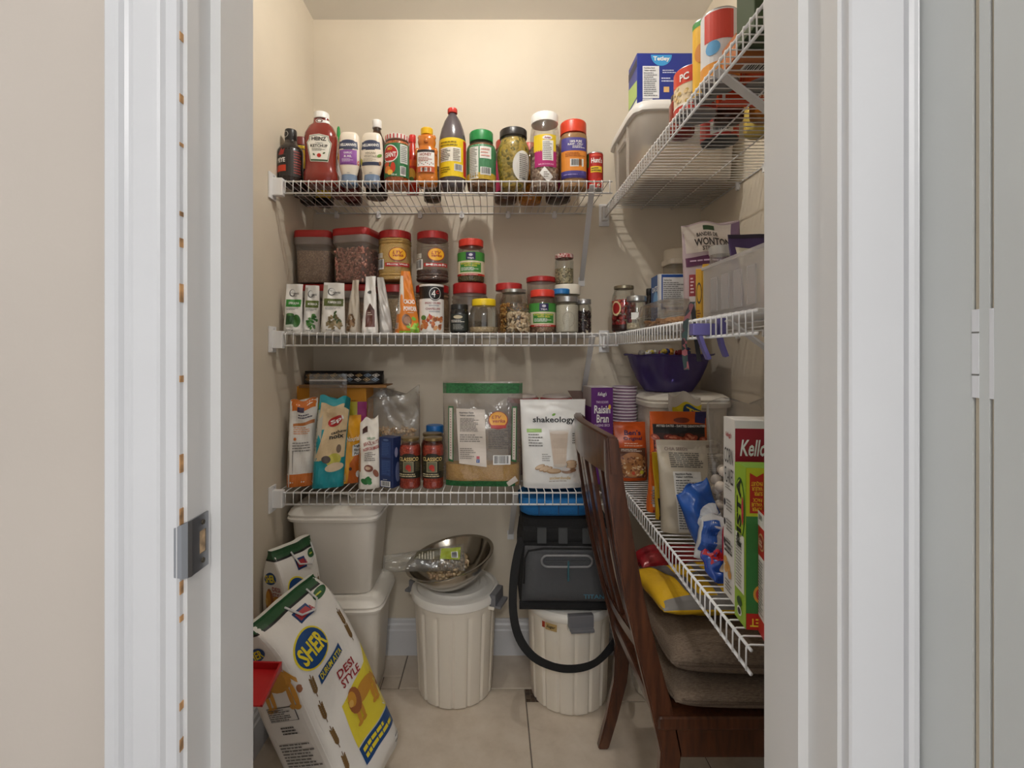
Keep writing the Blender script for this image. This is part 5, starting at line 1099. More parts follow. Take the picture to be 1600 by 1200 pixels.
can('yellow fruit can standing behind the red and blue can', 0.522, 1.225, 0.055, 0.19, lambda k: (k.rect(-0.9, 0.03, 0.9, 0.97, (228, 176, 40), 1), k.rect(-0.9, 0.9, 0.9, 0.97, (60, 140, 60), 2), k.ell(-0.2, 0.55, 0.3, 0.12, (206, 130, 40), 3)))
can('grey-bottomed can right of the red and blue can', 0.632, 1.165, 0.085, 0.11, lambda k: k.rect(-1.2, 0.03, 1.2, 0.97, (196, 80, 40), 1))
can('dark-bottomed soup can furthest back under the top right shelf wires', 0.672, 1.475, 0.105, 0.115, lambda k: (k.rect(-1.2, 0.03, 1.2, 0.97, (186, 44, 36), 1), k.rect(-0.3, 0.1, 0.3, 0.4, WHT, 2), k.bars(-0.25, 0.12, 0.2, 0.36, 3)), base=C((70, 72, 76), 0.35, 0.6))
vessel('sauce_jar', 'small dark red sauce jar beside the chickpea can', 'jar', (0.545, 1.435, ZR1), 0.070, 0.12, [(0.8, 0), (0.95, 0.04), (1, 0.1), (1, 0.75), (0.8, 0.88)], C((120, 36, 24), 0.2), ((60, 40, 30), 0.86, 1.0, 0.84))
vessel('mustard_jar', 'pale yellow jar seen from below near the right door jamb', 'jar', (0.765, 1.415, ZR1), 0.095, 0.13, [(0.86, 0), (0.96, 0.03), (1, 0.08), (1, 0.8), (0.84, 0.9)], C((214, 190, 96), 0.3), ((200, 160, 40), 0.88, 1.0, 0.9))
vessel('molasses_jar', 'dark brown jar behind the red premium carton', 'jar', (0.638, 1.345, ZR1), 0.075, 0.12, [(0.86, 0), (0.96, 0.03), (1, 0.08), (1, 0.8), (0.84, 0.9)], C((62, 36, 22), 0.2), ((40, 30, 26), 0.88, 1.0, 0.9))
vessel('honey_jar', 'amber honey jar seen from below beside the dark brown jar', 'jar', (0.728, 1.320, ZR1), 0.085, 0.12, [(0.86, 0), (0.96, 0.03), (1, 0.08), (1, 0.8), (0.84, 0.9)], C((160, 100, 30), 0.2), ((190, 150, 60), 0.88, 1.0, 0.9))
carton('premium_carton', 'red-orange carton lettered premium between the cans', 'box', (0.665, 1.243, ZR1), 0.20, 0.035, 0.10, C((206, 66, 26), 0.4), 0.0, lambda k: (k.text('Premium', -0.02, 0.14, 0.42, 0.13, (232, 190, 150), 3, shear=0.2), k.ell(0.0, 0.42, 0.2, 0.12, (150, 36, 26), 2), k.text('WHOLE', 0.0, 0.42, 0.2, 0.06, (220, 160, 120), 3), k.rect(-0.5, 0, -0.46, 1, WHT, 2)))
t = carton('cracker_box', 'flat orange box with barcode underneath, nearest on the top right shelf', 'box', (0.590, 1.075, ZR1), 0.16, 0.065, 0.05, C((176, 104, 56), 0.5), 0.0, lambda k: k.text('CRISP', 0.1, 0.5, 0.5, 0.4, (60, 40, 30), 2))
k = Print(map_plane((0, 0, 0), (1, 0, 0), (0, -1, 0)), 0.16, 0.065); k.bars(-0.3, -0.3, 0.15, 0.1, 2); k.build('bottom_print', t)
carton('snack_box', 'green and black snack box at the near end of the top right shelf', 'box', (0.590, 0.985, ZR1), 0.18, 0.07, 0.12, C((40, 62, 30), 0.45), 0.0, lambda k: (k.ell(0.1, 0.3, 0.1, 0.12, (220, 220, 190), 2), k.ell(0.1, 0.3, 0.05, 0.06, (90, 80, 30), 3)))
t = carton('paper_stack', 'white packet of papers at the near right of the top shelf', 'packet', (0.735, 1.02, ZR1), 0.10, 0.12, 0.05, C((196, 196, 198), 0.6), 0.0, lambda k: [k.rect(-0.5, 0.1+0.2*i, 0.5, 0.14+0.2*i, (120, 120, 124), 1) for i in range(4)])

# ---------------------------------------------------------------- right wall, middle shelf
ZR2 = Z2+0.010+WR+0.0005
def r2at(x0, x1, yt, D, zs=None):
    zs = ZR2 if zs is None else zs; X, w, h = span(x0, x1, yt, D, zs); return (X, D, zs), w, h
loc, w, h = r2at(951, 989, 447, 1.955)
def pr(k): k.ell(-0.46, 0.50, 0.22, 0.16, (214, 196, 150), 1); k.ell(-0.46, 0.50, 0.17, 0.12, (150, 30, 30), 2)
tbj = vessel('red_bean_jar', 'large glass jar of red beans with metal lid in the shelf corner', 'jar', (loc[0]+0.012, loc[1], loc[2]), w, h, [(0.9, 0), (0.98, 0.03), (1, 0.08), (1, 0.68), (0.9, 0.80), (0.78, 0.87), (0.76, 0.93)], GLASS, (C((150, 142, 120), 0.35, 0.7), 0.93, 1.0, 0.80), fill=(C((60, 20, 18), 0.5), 0.15), beans=([C((176, 34, 34), 0.35), C((150, 26, 28), 0.35), C((196, 60, 52), 0.35)], 0.66, 0.0078, 200, 0.75, 1.2), pr=pr)
k = Print(map_lathe([(w/2, 0), (w/2, h)]), w, h); k.rect(0.2, 0.16, 0.42, 0.26, (220, 214, 200), 1); k.build('price_sticker', tbj)
loc, w, h = r2at(979, 1010, 463, 1.80)
vessel('mason_jar', 'empty mason jar with silver lid beside the red bean jar', 'jar', loc, w, h, [(0.9, 0), (0.98, 0.03), (1, 0.08), (1, 0.70), (0.9, 0.80), (0.86, 0.84)], GLASS, (C((164, 166, 166), 0.32, 0.85), 0.84, 1.0, 0.96, True), fill=(grains((200, 186, 160), (226, 214, 190), scale=150), 0.2), pr=lambda k: k.rect(-0.4, 0.3, 0.0, 0.5, (226, 226, 222), 1))
loc, w, h = r2at(1008, 1021, 451, 1.99)
vessel('extract_bottle', 'slim dark bottle peeking out behind the blue box', 'bottle', loc, w, h, [(0.95, 0), (1, 0.03), (1, 0.7), (0.6, 0.8), (0.55, 0.85)], C((36, 30, 28), 0.2), ((30, 28, 28), 0.85, 1.0, 0.75))
# blue box
loc, w, h = r2at(1031, 1080, 428, 1.755)
def pr(k):
    k.rect(-0.5, 0, 0.5, 1, (226, 226, 226), 1); k.rect(-0.5, 0, -0.42, 1, (226, 226, 226), 2); k.rect(-0.42, 0.36, -0.38, 0.98, (26, 72, 150), 2); k.rect(0.38, 0.0, 0.5, 1, (26, 72, 150), 2); k.rect(-0.42, 0.94, 0.5, 0.99, (26, 72, 150), 2); k.rect(-0.40, 0.36, 0.4, 0.40, (26, 72, 150), 2)
    k.text('Nutrition Facts', -0.22, 0.89, 0.24, 0.03, BLK, 3); k.lines(-0.36, 0.44, 0.34, 0.86, 12, (120, 120, 124), 3)
carton('breakfast_box', 'blue and white breakfast box with nutrition table on the right middle shelf', 'box', (loc[0], loc[1]+0.05, loc[2]), w, 0.10, h, C((28, 74, 150), 0.42), -0.05, pr, left=lambda k: (k.rect(-0.5, 0, 0.5, 1, (40, 84, 140), 1), k.ell(0.1, 0.55, 0.3, 0.15, (110, 160, 206), 2), k.text('OATS', 0.0, 0.75, 0.7, 0.1, WHT, 3), k.rect(0.38, 0, 0.5, 1, WHT, 2)))
# clear canister behind
loc, w, h = r2at(1036, 1084, 390, 2.0)
t = vessel('plastic_canister', 'tall hazy plastic canister behind the blue box', 'canister', loc, w*0.9, h, [(0.86, 0), (0.9, 0.02), (0.96, 0.84)], clear((240, 236, 228), 0.08, 0.35, (206, 196, 178), rough=0.25), (C((200, 190, 172), 0.4), 0.86, 0.99, 1.02), e=4.0)
obj('lid_rim', lathe(scale_prof([(1.0, 0.80), (1.04, 0.81), (1.04, 0.865), (1.0, 0.87)], w*0.9, h), 32, 4.0, cap0=False, cap1=False), C((206, 196, 178), 0.4), t)
# cookies in a clear clamshell
t = thing('cookie_tray', 'clear plastic clamshell tray of cookies behind the shelf lip', 'container', (0.522, 1.52, ZR2))
TR = clear((244, 244, 242), 0.17, 0.06, rough=0.08, wr=0.3)
o = obj('tray_base', lathe([(0.036, 0), (0.040, 0.003), (0.044, 0.030), (0.047, 0.032)], 40, 6.0, 3.6, cap1=False), TR, t); autosmooth(o, 40)
o = obj('tray_lid', lathe([(0.047, 0.033), (0.043, 0.036), (0.038, 0.068), (0.032, 0.072)], 40, 6.0, 3.6, cap0=False), TR, t); autosmooth(o, 40)
o = obj('lid_sticker', box(-0.012, 0.014, -0.05, 0.03, 0.0725, 0.0732), C((226, 222, 214), 0.5), t)
cm = lathe([(0.020, 0), (0.024, 0.003), (0.023, 0.007), (0.016, 0.010), (0.004, 0.011)], 16); cm.materials.append(grains((170, 116, 66), (206, 154, 98), scale=120, strength=0.9)); cm.polygons.foreach_set('use_smooth', [True]*len(cm.polygons))
rg = random.Random(2)
for i in range(9):
    o = obj('cookie', cm, None, None, (0.520+0.008*(-1)**i, 1.405+i*0.030, ZR2+0.006), (0.42, 0.0, rg.uniform(0, 6)))
    tag(o, 'round golden brown cookie lying in the clear clamshell tray', 'cookie', 'cookies in the clear tray')
# thin cartons
for i, (c, X, hh, lb) in enumerate((((150, 40, 46), 0.578, 0.135, 'thin dark red and white carton beside the yellow cartons'), ((216, 164, 34), 0.596, 0.150, 'thin yellow carton with oval logo, left one of the yellow pair'), ((214, 166, 38), 0.617, 0.162, 'thin yellow carton, right one of the yellow pair next to the clear bin'))):
    carton('thin_carton', lb, 'box', (0.566+i*0.0172*0.925, 1.410-i*0.0172*0.38, ZR2), 0.0165, 0.06, hh, C(c, 0.45), -0.39, (lambda k: (k.rect(-0.5, 0, 0.5, 0.55, (206, 196, 190), 1), k.lines(-0.3, 0.6, 0.3, 0.95, 5, (230, 200, 200), 2))) if i == 0 else (lambda k: (k.ell(0, 0.55, 0.4, 0.2, (60, 60, 40), 1), k.ell(0, 0.55, 0.3, 0.16, (216, 164, 34), 2), k.lines(-0.3, 0.1, 0.3, 0.25, 3, (140, 60, 30), 2))))
# clear open bin with bags
t = thing('clear_bin', 'clear open plastic bin holding snack bags at the near end of the middle right shelf', 'storage bin', (0.700, 1.145, ZR2))
CB = clear((252, 252, 252), 0.07, 0.30, (238, 236, 236), rough=0.25)
def open_bin(w, d, h, th, m, par):
    bm = bmesh.new(); add_box(bm, -w/2, w/2, -d/2, d/2, 0, th); add_box(bm, -w/2, -w/2+th, -d/2, d/2, 0, h); add_box(bm, w/2-th, w/2, -d/2, d/2, 0, h); add_box(bm, -w/2, w/2, -d/2, -d/2+th, 0, h); add_box(bm, -w/2, w/2, d/2-th, d/2, 0, h)
    return obj('bin_shell', bm_mesh(bm), m, par)
open_bin(0.30, 0.31, 0.137, 0.003, CB, t)
RM = C((214, 214, 216), 0.35)
for nm, b in (('rim', (-0.154, -0.146, -0.159, 0.159)), ('rim', (0.146, 0.154, -0.159, 0.159)), ('rim', (-0.154, 0.154, -0.159, -0.151)), ('rim', (-0.154, 0.154, 0.151, 0.159))): obj(nm, box(b[0], b[1], b[2], b[3], 0.132, 0.140, 0.002), CB, t)
for y in (-0.09, -0.03, 0.03, 0.09): obj('side_rib', box(-0.153, -0.148, y-0.018, y+0.018, 0.02, 0.105, 0.004), CB, t)
bag('bin_snack_bag', 'white and brown snack bag inside the clear bin, seen through its side', 'bag', (0.640, 1.09, ZR2+0.004), 0.10, 0.12, 0.05, film((206, 196, 186), 0.4, 0.5), -0.9, lambda k: (k.rect(-0.4, 0.1, 0.4, 0.5, (150, 100, 80), 1),))
bag('bin_snack_bag', 'brown snack bag inside the clear bin nearest the doorway', 'bag', (0.650, 1.055, ZR2+0.004), 0.07, 0.115, 0.04, film((150, 110, 90), 0.4, 0.5), -1.1, None)
loc, w, h = r2at(1132, 1200, 362, 1.17, ZR2+0.004)
def pr(k):
    k.quad((-0.28, 0.1), (0.30, 0.1), (0.34, 0.80), (-0.36, 0.84), (206, 200, 180), 1); k.lines(-0.26, 0.4, 0.28, 0.78, 9, (80, 80, 70), 2); k.rect(-0.5, 0.95, 0.5, 1.0, (30, 22, 44), 1); k.quad((0.36, 0.7), (0.5, 0.7), (0.5, 0.95), (0.32, 0.95), (206, 200, 206), 1); k.rect(0.42, 0.6, 0.5, 0.85, (150, 30, 96), 2)
bag('purple_snack_bag', 'dark purple crimped snack bag with recipe panel standing in the clear bin', 'bag', (loc[0]+0.02, loc[1], loc[2]), w, h, 0.045, film((58, 40, 84), 0.35, 0.5), -0.05, pr, lean=(0.0, 0.03))
loc, w, h = r2at(1101, 1134, 386, 1.262, ZR2+0.004)
vessel('small_tub', 'small clear tub with hazy lid at the back of the clear bin', 'container', (loc[0]+0.012, loc[1]-0.004, loc[2]), w, h, [(0.8, 0), (0.86, 0.02), (0.98, 0.88)], clear((240, 240, 238), 0.1, 0.15), (clear((236, 236, 234), 0.1, 0.4), 0.88, 1.0, 1.03), fill=(C((170, 150, 130), 0.6), 0.5))
# wonton strips
loc, w, h = r2at(1070, 1160, 344, 1.355+0.17)
def pr(k):
    k.rect(-0.5, 0.70, 0.5, 0.985, (196, 186, 176), 1); k.quad((0.30, 0.72), (0.5, 0.72), (0.5, 0.985), (0.36, 0.985), (120, 96, 120), 2); k.rect(-0.14, 0.915, 0.06, 0.96, (40, 70, 40), 2); k.text('BANDES DE', -0.08, 0.875, 0.36, 0.04, (60, 50, 46), 3); k.text('WONTON', 0.0, 0.80, 0.62, 0.075, (40, 34, 34), 3, bold=0.02); k.text('STRIPS', -0.06, 0.735, 0.26, 0.04, (70, 60, 56), 3)
    k.quad((-0.5, 0.56), (0.5, 0.62), (0.5, 0.69), (-0.5, 0.65), (84, 34, 70), 3); k.lines(-0.4, 0.605, 0.4, 0.635, 1, (206, 180, 200), 5); k.ell(0.02, 0.40, 0.36, 0.16, (214, 206, 190), 2, n=28); k.ell(0.02, 0.40, 0.31, 0.13, (150, 132, 104), 3, n=28)
    rg = random.Random(9)
    for i in range(26): k.ell(rg.uniform(-0.22, 0.24), rg.uniform(0.33, 0.48), 0.07, 0.018, rg.choice([(206, 190, 150), (70, 90, 50), (190, 170, 120), (110, 60, 50), (230, 220, 196)]), 4+i % 3, rot=rg.uniform(0, 3), n=8, rings=1)
    k.ell(-0.18, 0.37, 0.09, 0.045, (216, 96, 34), 7)
bag('wonton_bag', 'standing wonton strips bag with mauve top and salad bowl picture', 'bag', loc, w, h, 0.06, film((172, 154, 158), 0.38, 0.5), -0.06, pr, lean=(0.0, 0.03), tpow=1.4, seed=41, ragged=0.006)
# hanging on the lip: clip and strap
t = thing('bag_clip', 'lilac plastic bag clip gripping the right middle shelf lip', 'clip', (0.470, 1.095, 1.330))
LIL = C((104, 98, 160), 0.4)
obj('clip_jaw', box(-0.034, 0.022, -0.012, 0.010, 0.008, 0.034, 0.003), LIL, t); obj('clip_jaw', box(0.024, 0.040, -0.010, 0.010, 0.006, 0.046, 0.003), LIL, t)
obj('clip_handle', ribbon([(-0.016, 0, 0.010), (-0.008, 0, -0.014), (0.004, -0.002, -0.044)], 0.016, 0.008, (0, 1, 0.1)), LIL, t); obj('clip_handle', ribbon([(0.028, 0, 0.010), (0.034, 0, -0.014), (0.044, 0.002, -0.038)], 0.016, 0.008, (0, 1, 0.1)), LIL, t)
t = thing('strap', 'floral and black fabric strap hanging over the middle right shelf lip', 'strap', (0.468, 1.185, 1.375))
FLO = grains((196, 110, 116), (40, 70, 66), (30, 26, 30), scale=70, strength=0.0)
obj('floral_band', ribbon([(0.008, 0, 0.046), (0.0, 0, 0.026), (-0.008, 0, 0.0), (-0.012, 0, -0.05), (-0.010, 0, -0.090), (-0.006, 0, -0.116)], 0.012, 0.0025, (1, -0.25, 0)), FLO, t)
obj('black_band', ribbon([(0.008, 0.004, 0.046), (0.014, 0.004, 0.0), (0.018, 0.004, -0.04), (0.026, 0.004, -0.096)], 0.010, 0.0025, (1, -0.2, 0)), C((30, 28, 32), 0.6), t)

# ---------------------------------------------------------------- right wall, lowest shelf
def zr3(D): return Z3+0.004-0.020*(2.138-D)/1.29+WR+0.0012
def r3at(x0, x1, yt, D, zs=None):
    zs = zr3(D) if zs is None else zs; X, w, h = span(x0, x1, yt, D, zs); return (X, D, zs), w, h
# paper cups
cupm = lathe([(0.034, 0), (0.036, 0.001), (0.0475, 0.088), (0.0495, 0.0885), (0.0505, 0.0905), (0.0495, 0.0925), (0.0470, 0.092), (0.035, 0.004)], 28, cap1=False)
for m in (C((150, 122, 142), 0.45), C((226, 218, 222), 0.45)): cupm.materials.append(m)
for q in cupm.polygons: q.material_index = 1 if q.center.z > 0.0882 else 0
cupm.polygons.foreach_set('use_smooth', [True]*len(cupm.polygons)); cupm.set_sharp_from_angle(angle=0.6)
for i in range(22):
    o = obj('paper_cup', cupm, None, None, (0.529+0.0008*math.sin(i), 2.0, zr3(2.0)+i*0.0122)); tag(o, 'pale mauve paper cup in the nested stack beside the purple cereal box' if i < 21 else 'topmost pale mauve paper cup, open rim on the nested stack', 'cup', 'nested paper cups')
# white bucket
loc, w, h = r3at(996, 1134, 612, 1.93)
t = thing('white_tub', 'white rectangular tub with lid carrying the purple bowl', 'tub', (0.728, 1.965, loc[2]))
PW = C((222, 214, 200), 0.4); w = 0.325
o = obj('tub_body', lathe([(0.135, 0), (0.140, 0.004), (0.150, h-0.05)], 44, 6.0, 0.98), PW, t); autosmooth(o, 60)
o = obj('tub_lid', lathe([(0.152, h-0.052), (0.160, h-0.050), (0.163, h-0.034), (0.158, h-0.030), (0.161, h-0.022), (0.154, h-0.014), (0.138, h-0.004), (0.120, h), (0.05, h)], 44, 6.0, 0.98), C((226, 220, 208), 0.4), t); autosmooth(o, 45)
ZT = loc[2]+h
# purple bowl
n = 40; v = []; f = []
bp_ = [(0.075, 0.0), (0.090, 0.003), (0.118, 0.045), (0.140, 0.095), (0.153, 0.138), (0.168, 0.142), (0.170, 0.145), (0.150, 0.143), (0.137, 0.095), (0.114, 0.046), (0.086, 0.006), (0.02, 0.005)]
for i, (r, z) in enumerate(bp_):
    for k_ in range(n):
        a = 2*PI*k_/n; rr = r*(1+0.012*math.sin(8*a)) if i in (5, 6) else r; v.append((rr*math.cos(a), rr*math.sin(a), z+(0.003*math.sin(8*a) if i in (5, 6) else 0)))
for i in range(len(bp_)-1):
    for k_ in range(n): f.append((i*n+k_, i*n+(k_+1) % n, (i+1)*n+(k_+1) % n, (i+1)*n+k_))
f.append(tuple(range(n))[::-1]); f.append(tuple(range((len(bp_)-1)*n, len(bp_)*n)))
t = thing('purple_bowl', 'translucent purple plastic bowl of wrapped candy on the white tub', 'bowl', (0.688, 1.955, ZT+0.0005))
o = obj('bowl_shell', mesh(v, f), clear((176, 166, 220), 0.10, 0.62, (112, 98, 168), rough=0.15), t); autosmooth(o, 40)
cols = [(206, 190, 60), (196, 60, 66), (214, 210, 206), (190, 80, 120), (226, 200, 90), (70, 80, 140), (210, 150, 60), (150, 40, 60)]
rg = random.Random(12)
cme = []
for c in cols:
    q = lathe([(0.004, -0.022), (0.011, -0.018), (0.004, -0.013), (0.012, -0.009), (0.014, 0), (0.012, 0.009), (0.004, 0.013), (0.011, 0.018), (0.004, 0.022)], 10); q.materials.append(film(c, 0.25, 0.6)); q.polygons.foreach_set('use_smooth', [True]*len(q.polygons)); cme.append(q)
for i in range(34):
    a = rg.uniform(0, 6.28); lay = i % 3; r = 0.10*math.sqrt(rg.random())*(0.8+0.1*lay)
    o = obj('wrapped_candy', cme[i % len(cme)], None, None, (0.688+r*math.cos(a), 1.955+r*math.sin(a), ZT+0.090+lay*0.030), (rg.uniform(0, 3), rg.uniform(0, 3), rg.uniform(0, 3)))
    tag(o, 'small '+('lemon yellow', 'red', 'white', 'pink', 'gold', 'navy blue', 'orange', 'maroon')[i % 8]+' wrapped candy lying in the purple bowl', 'candy', ('lemon yellow', 'red', 'white', 'pink', 'gold', 'navy blue', 'orange', 'maroon')[i % 8]+' candies in the purple bowl')
# rice pouch, orange
loc, w, h = r3at(953, 1004, 659, 1.90)
def pr(k):
    k.text("Ben's", 0.06, 0.82, 0.50, 0.085, (50, 36, 76), 3, bold=0.02); k.text('Original', 0.06, 0.715, 0.56, 0.075, (50, 36, 76), 3, bold=0.02); k.lines(-0.2, 0.58, 0.4, 0.66, 2, (240, 190, 160), 3); k.rect(-0.5, 0.06, 0.5, 0.56, (110, 70, 50), 1); k.lines(-0.3, 0.50, 0.4, 0.55, 2, (236, 226, 210), 3); k.ell(0.06, 0.28, 0.42, 0.21, (176, 120, 70), 2, n=26)
    rg = random.Random(2)
    for i in range(90): k.ell(rg.uniform(-0.40, 0.44), rg.uniform(0.08, 0.42), 0.045, 0.014, rg.choice([(196, 140, 90), (150, 96, 60), (226, 200, 160), (120, 70, 46), (206, 160, 110)]), 3+i % 3, rot=rg.uniform(0, 3), n=6, rings=1)
    k.ell(0.30, 0.16, 0.06, 0.03, (206, 196, 60), 7); k.ell(0.05, 0.14, 0.05, 0.03, (190, 70, 40), 7)
bag('rice_pouch', 'orange rice pouch with a bowl of grain printed on it, beside the chair back', 'pouch', (loc[0]+0.014, loc[1], loc[2]), w, h, 0.055, film((208, 88, 30), 0.34, 0.5), -0.03, pr, tpow=1.6, seed=51)
# dates bag
loc, w, h = r3at(1004, 1096, 643, 1.66)
def pr(k):
    k.quad((0.28, 0.88), (0.5, 0.86), (0.5, 1.0), (0.30, 1.0), (40, 36, 84), 1); k.ell(0.05, 0.905, 0.14, 0.03, (120, 50, 30), 2); k.rect(-0.499, 0.755, 0.499, 0.86, (26, 24, 26), 1); k.text('PITTED DATES - DATTES DENOYAUTEES', 0.04, 0.84, 0.86, 0.025, (230, 226, 220), 3); k.rect(-0.499, 0.30, 0.499, 0.76, (56, 26, 22), 1)
    rg = random.Random(5)
    for i in range(50):
        u, v_ = rg.uniform(-0.45, 0.45), rg.uniform(0.34, 0.73); a = rg.uniform(-0.6, 0.6); k.ell(u, v_, 0.085, 0.034, rg.choice([(140, 54, 38), (164, 74, 52), (120, 42, 32)]), 2+i % 4, rot=a, n=12, rings=1); k.ell(u-0.01, v_+0.008, 0.04, 0.012, (206, 128, 100), 3+i % 4, rot=a, n=8, rings=1)
    k.rect(-0.499, 0.0, 0.499, 0.30, (196, 90, 34), 1)
bag('date_bag', 'orange and black bag printed with dates standing behind the beige seed bag', 'bag', (loc[0]+0.02, loc[1], loc[2]), w*0.95, h, 0.07, film((206, 92, 30), 0.34, 0.5), -0.05, pr, e=2.8, tpow=1.6, seed=52, top=0.003)
# snack bag with blue and yellow print peeking out
loc, w, h = r3at(1050, 1104, 616, 1.76)
bag('chip_bag', 'grey-white bag with yellow and blue print sticking up behind the date bag', 'bag', (loc[0], loc[1], loc[2]), w, h, 0.06, film((196, 190, 180), 0.38, 0.5), 0.1, lambda k: (k.quad((-0.4, 0.74), (0.5, 0.72), (0.5, 0.92), (-0.4, 0.88), (206, 186, 40), 1), k.ell(0.2, 0.82, 0.3, 0.07, (30, 70, 110), 2), k.text('TE', 0.22, 0.82, 0.4, 0.07, (226, 206, 60), 4, bold=0.03)), lean=(-0.02, 0), ragged=-0.012, seed=53)
# narrow orange and yellow bags at the lip
loc, w, h = r3at(999, 1027, 708, 1.545)
bag('orange_bag', 'narrow glossy orange bag leaning at the shelf lip', 'bag', (loc[0]+0.022, loc[1], loc[2]), w*0.95, h, 0.05, film((212, 100, 28), 0.3, 0.8, 30), 0.25, lambda k: (k.rect(-0.5, 0.1, 0.0, 0.45, (214, 206, 200), 1), k.lines(-0.45, 0.14, -0.05, 0.4, 6, (140, 130, 126), 2), k.rect(-0.5, 0.0, 0.5, 0.05, (176, 50, 36), 1)), lean=(0.006, 0.0), seed=54)
loc, w, h = r3at(1010, 1040, 706, 1.475)
bag('yellow_black_bag', 'thin yellow and black bag between the orange and beige bags', 'bag', (loc[0]+0.026, loc[1], loc[2]), w, h, 0.03, film((216, 176, 36), 0.34, 0.5), 0.15, lambda k: k.rect(-0.499, 0.0, 0.499, 0.32, (36, 32, 30), 1), lean=(-0.012, 0), seed=55)
# chia seeds
loc, w, h = r3at(1024, 1126, 690, 1.365)
def pr(k):
    k.rect(-0.5, 0.86, 0.5, 0.985, (170, 158, 140), 1); k.text('CHIA SEEDS', -0.20, 0.905, 0.36, 0.035, (90, 60, 56), 3, bold=0.0); k.text('GRAINES DE CHIA', 0.42, 0.94, 0.3, 0.03, (90, 60, 56), 3); k.lines(-0.32, 0.71, 0.20, 0.87, 8, (90, 84, 76), 3, fill=0.55, short=0.85); k.lines(0.27, 0.66, 0.48, 0.87, 9, (90, 84, 76), 3)
    k.quad((-0.28, 0.02), (0.12, 0.02), (0.13, 0.67), (-0.30, 0.67), (206, 202, 194), 2); k.text('Nutrition Facts', -0.14, 0.645, 0.26, 0.022, BLK, 4); k.text('Valeur nutritive', -0.13, 0.615, 0.27, 0.022, BLK, 4); k.lines(-0.27, 0.06, 0.10, 0.59, 20, (100, 98, 94), 4); k.rect(0.30, 0.53, 0.499, 0.67, (34, 30, 30), 2); k.text('KIR', 0.40, 0.62, 0.16, 0.05, WHT, 4, bold=0.02); k.rect(0.32, 0.545, 0.48, 0.56, (170, 44, 40), 4); k.lines(0.30, 0.40, 0.48, 0.50, 4, (110, 104, 96), 3)
bag('seed_bag', 'beige chia seed bag with nutrition panel on the lowest right shelf', 'bag', (loc[0]+0.018, loc[1]+0.01, loc[2]), w*0.96, h, 0.065, film((176, 164, 144), 0.42, 0.5), -0.06, pr, e=2.7, tpow=1.8, seed=56, lean=(-0.012, 0.012), top=0.003)
# marshmallows in a clear bag
loc, w, h = r3at(1088, 1200, 625, 1.285)
t, fr, sd = bag('marshmallow_bag', 'large clear plastic bag with white round sweets behind the cereal boxes', 'bag', (loc[0]+0.030, loc[1], loc[2]), w, h, 0.10, clear((250, 250, 250), 0.12, 0.07, rough=0.12, wr=0.9, wscale=20), 0.0, None, e=2.6, wr=0.010, seed=57, ragged=0.01, top=0.010)
bm = bmesh.new(); bmesh.ops.create_icosphere(bm, subdivisions=3, radius=0.0135); bme = bm_mesh(bm); bme.materials.append(paint((226, 214, 200), 0.8, 0.04, 60, 0.4, 300)); bme.polygons.foreach_set('use_smooth', [True]*len(bme.polygons))
rg = random.Random(3); placed = []
for i in range(4000):
    p = Vector((rg.uniform(-0.075, 0.07), rg.uniform(-0.028, 0.022), rg.uniform(0.03, 0.215)))
    if all((p-q).length > 0.0262 for q in placed) and p.z < 0.215-abs(p.x+0.03)*0.6: placed.append(p)
    if len(placed) >= 44: break
for p in placed:
    o = obj('round_sweet', bme, None, None, (loc[0]+0.030+p.x, loc[1]+p.y, loc[2]+p.z)); tag(o, 'round white sweet inside the large clear bag', 'sweet', 'white sweets in the clear bag')
# crumpled chip bags
def crumple(name, label, x, y, z, w, h, t, m, rot, pr, seed):
    return bag(name, label, 'bag', (x, y, z), w, h, t, m, 0, pr, rot=rot, both=True, wr=0.009, seed=seed, ragged=0.006)
crumple('blue_chip_bag', 'crumpled blue and white snack bag in front of the beige seed bag', 0.550, 1.215, zr3(1.22)+0.004, 0.085, 0.175, 0.05, film((40, 84, 160), 0.26, 0.9, 26), (-0.12, -0.35, 0.1), lambda k: (k.ell(0.1, 0.55, 0.42, 0.16, (206, 210, 216), 2, rot=0.3), k.lines(-0.2, 0.48, 0.4, 0.6, 4, (90, 110, 150), 3)), 61)
crumple('silver_chip_bag', 'folded clear and white snack bag with blue lettering below the blue one', 0.522, 1.165, zr3(1.165)+0.004, 0.10, 0.105, 0.05, film((196, 196, 196), 0.26, 0.9, 30), (-0.1, 0.2, -0.15), lambda k: (k.quad((-0.5, 0.2), (-0.15, 0.2), (-0.1, 0.9), (-0.5, 0.9), (34, 80, 160), 1), k.lines(-0.05, 0.2, 0.4, 0.4, 4, (110, 120, 150), 2)), 62)
crumple('red_chip_bag', 'crumpled red snack bag with yellow lettering beside the corn flakes', 0.535, 1.105, zr3(1.11)+0.004, 0.06, 0.15, 0.04, film((176, 40, 42), 0.26, 0.9, 30), (-0.05, 0.15, 0.05), lambda k: (k.text('PICK', 0.05, 0.55, 0.7, 0.12, (226, 180, 60), 3, rot=0.3), k.rect(-0.4, 0.7, 0.4, 0.8, (206, 200, 196), 2)), 63)
crumple('candy_wrapper', 'small blue and red wrapper lying on the wires by the corn flakes', 0.500, 1.070, zr3(1.07)+0.002, 0.055, 0.07, 0.03, film((36, 70, 150), 0.26, 0.9, 30), (-0.9, 0.2, 0.3), lambda k: (k.quad((-0.5, 0.5), (0.5, 0.6), (0.5, 1.0), (-0.5, 1.0), (176, 40, 46), 1), k.ell(0.1, 0.35, 0.25, 0.15, (190, 170, 140), 2)), 64)
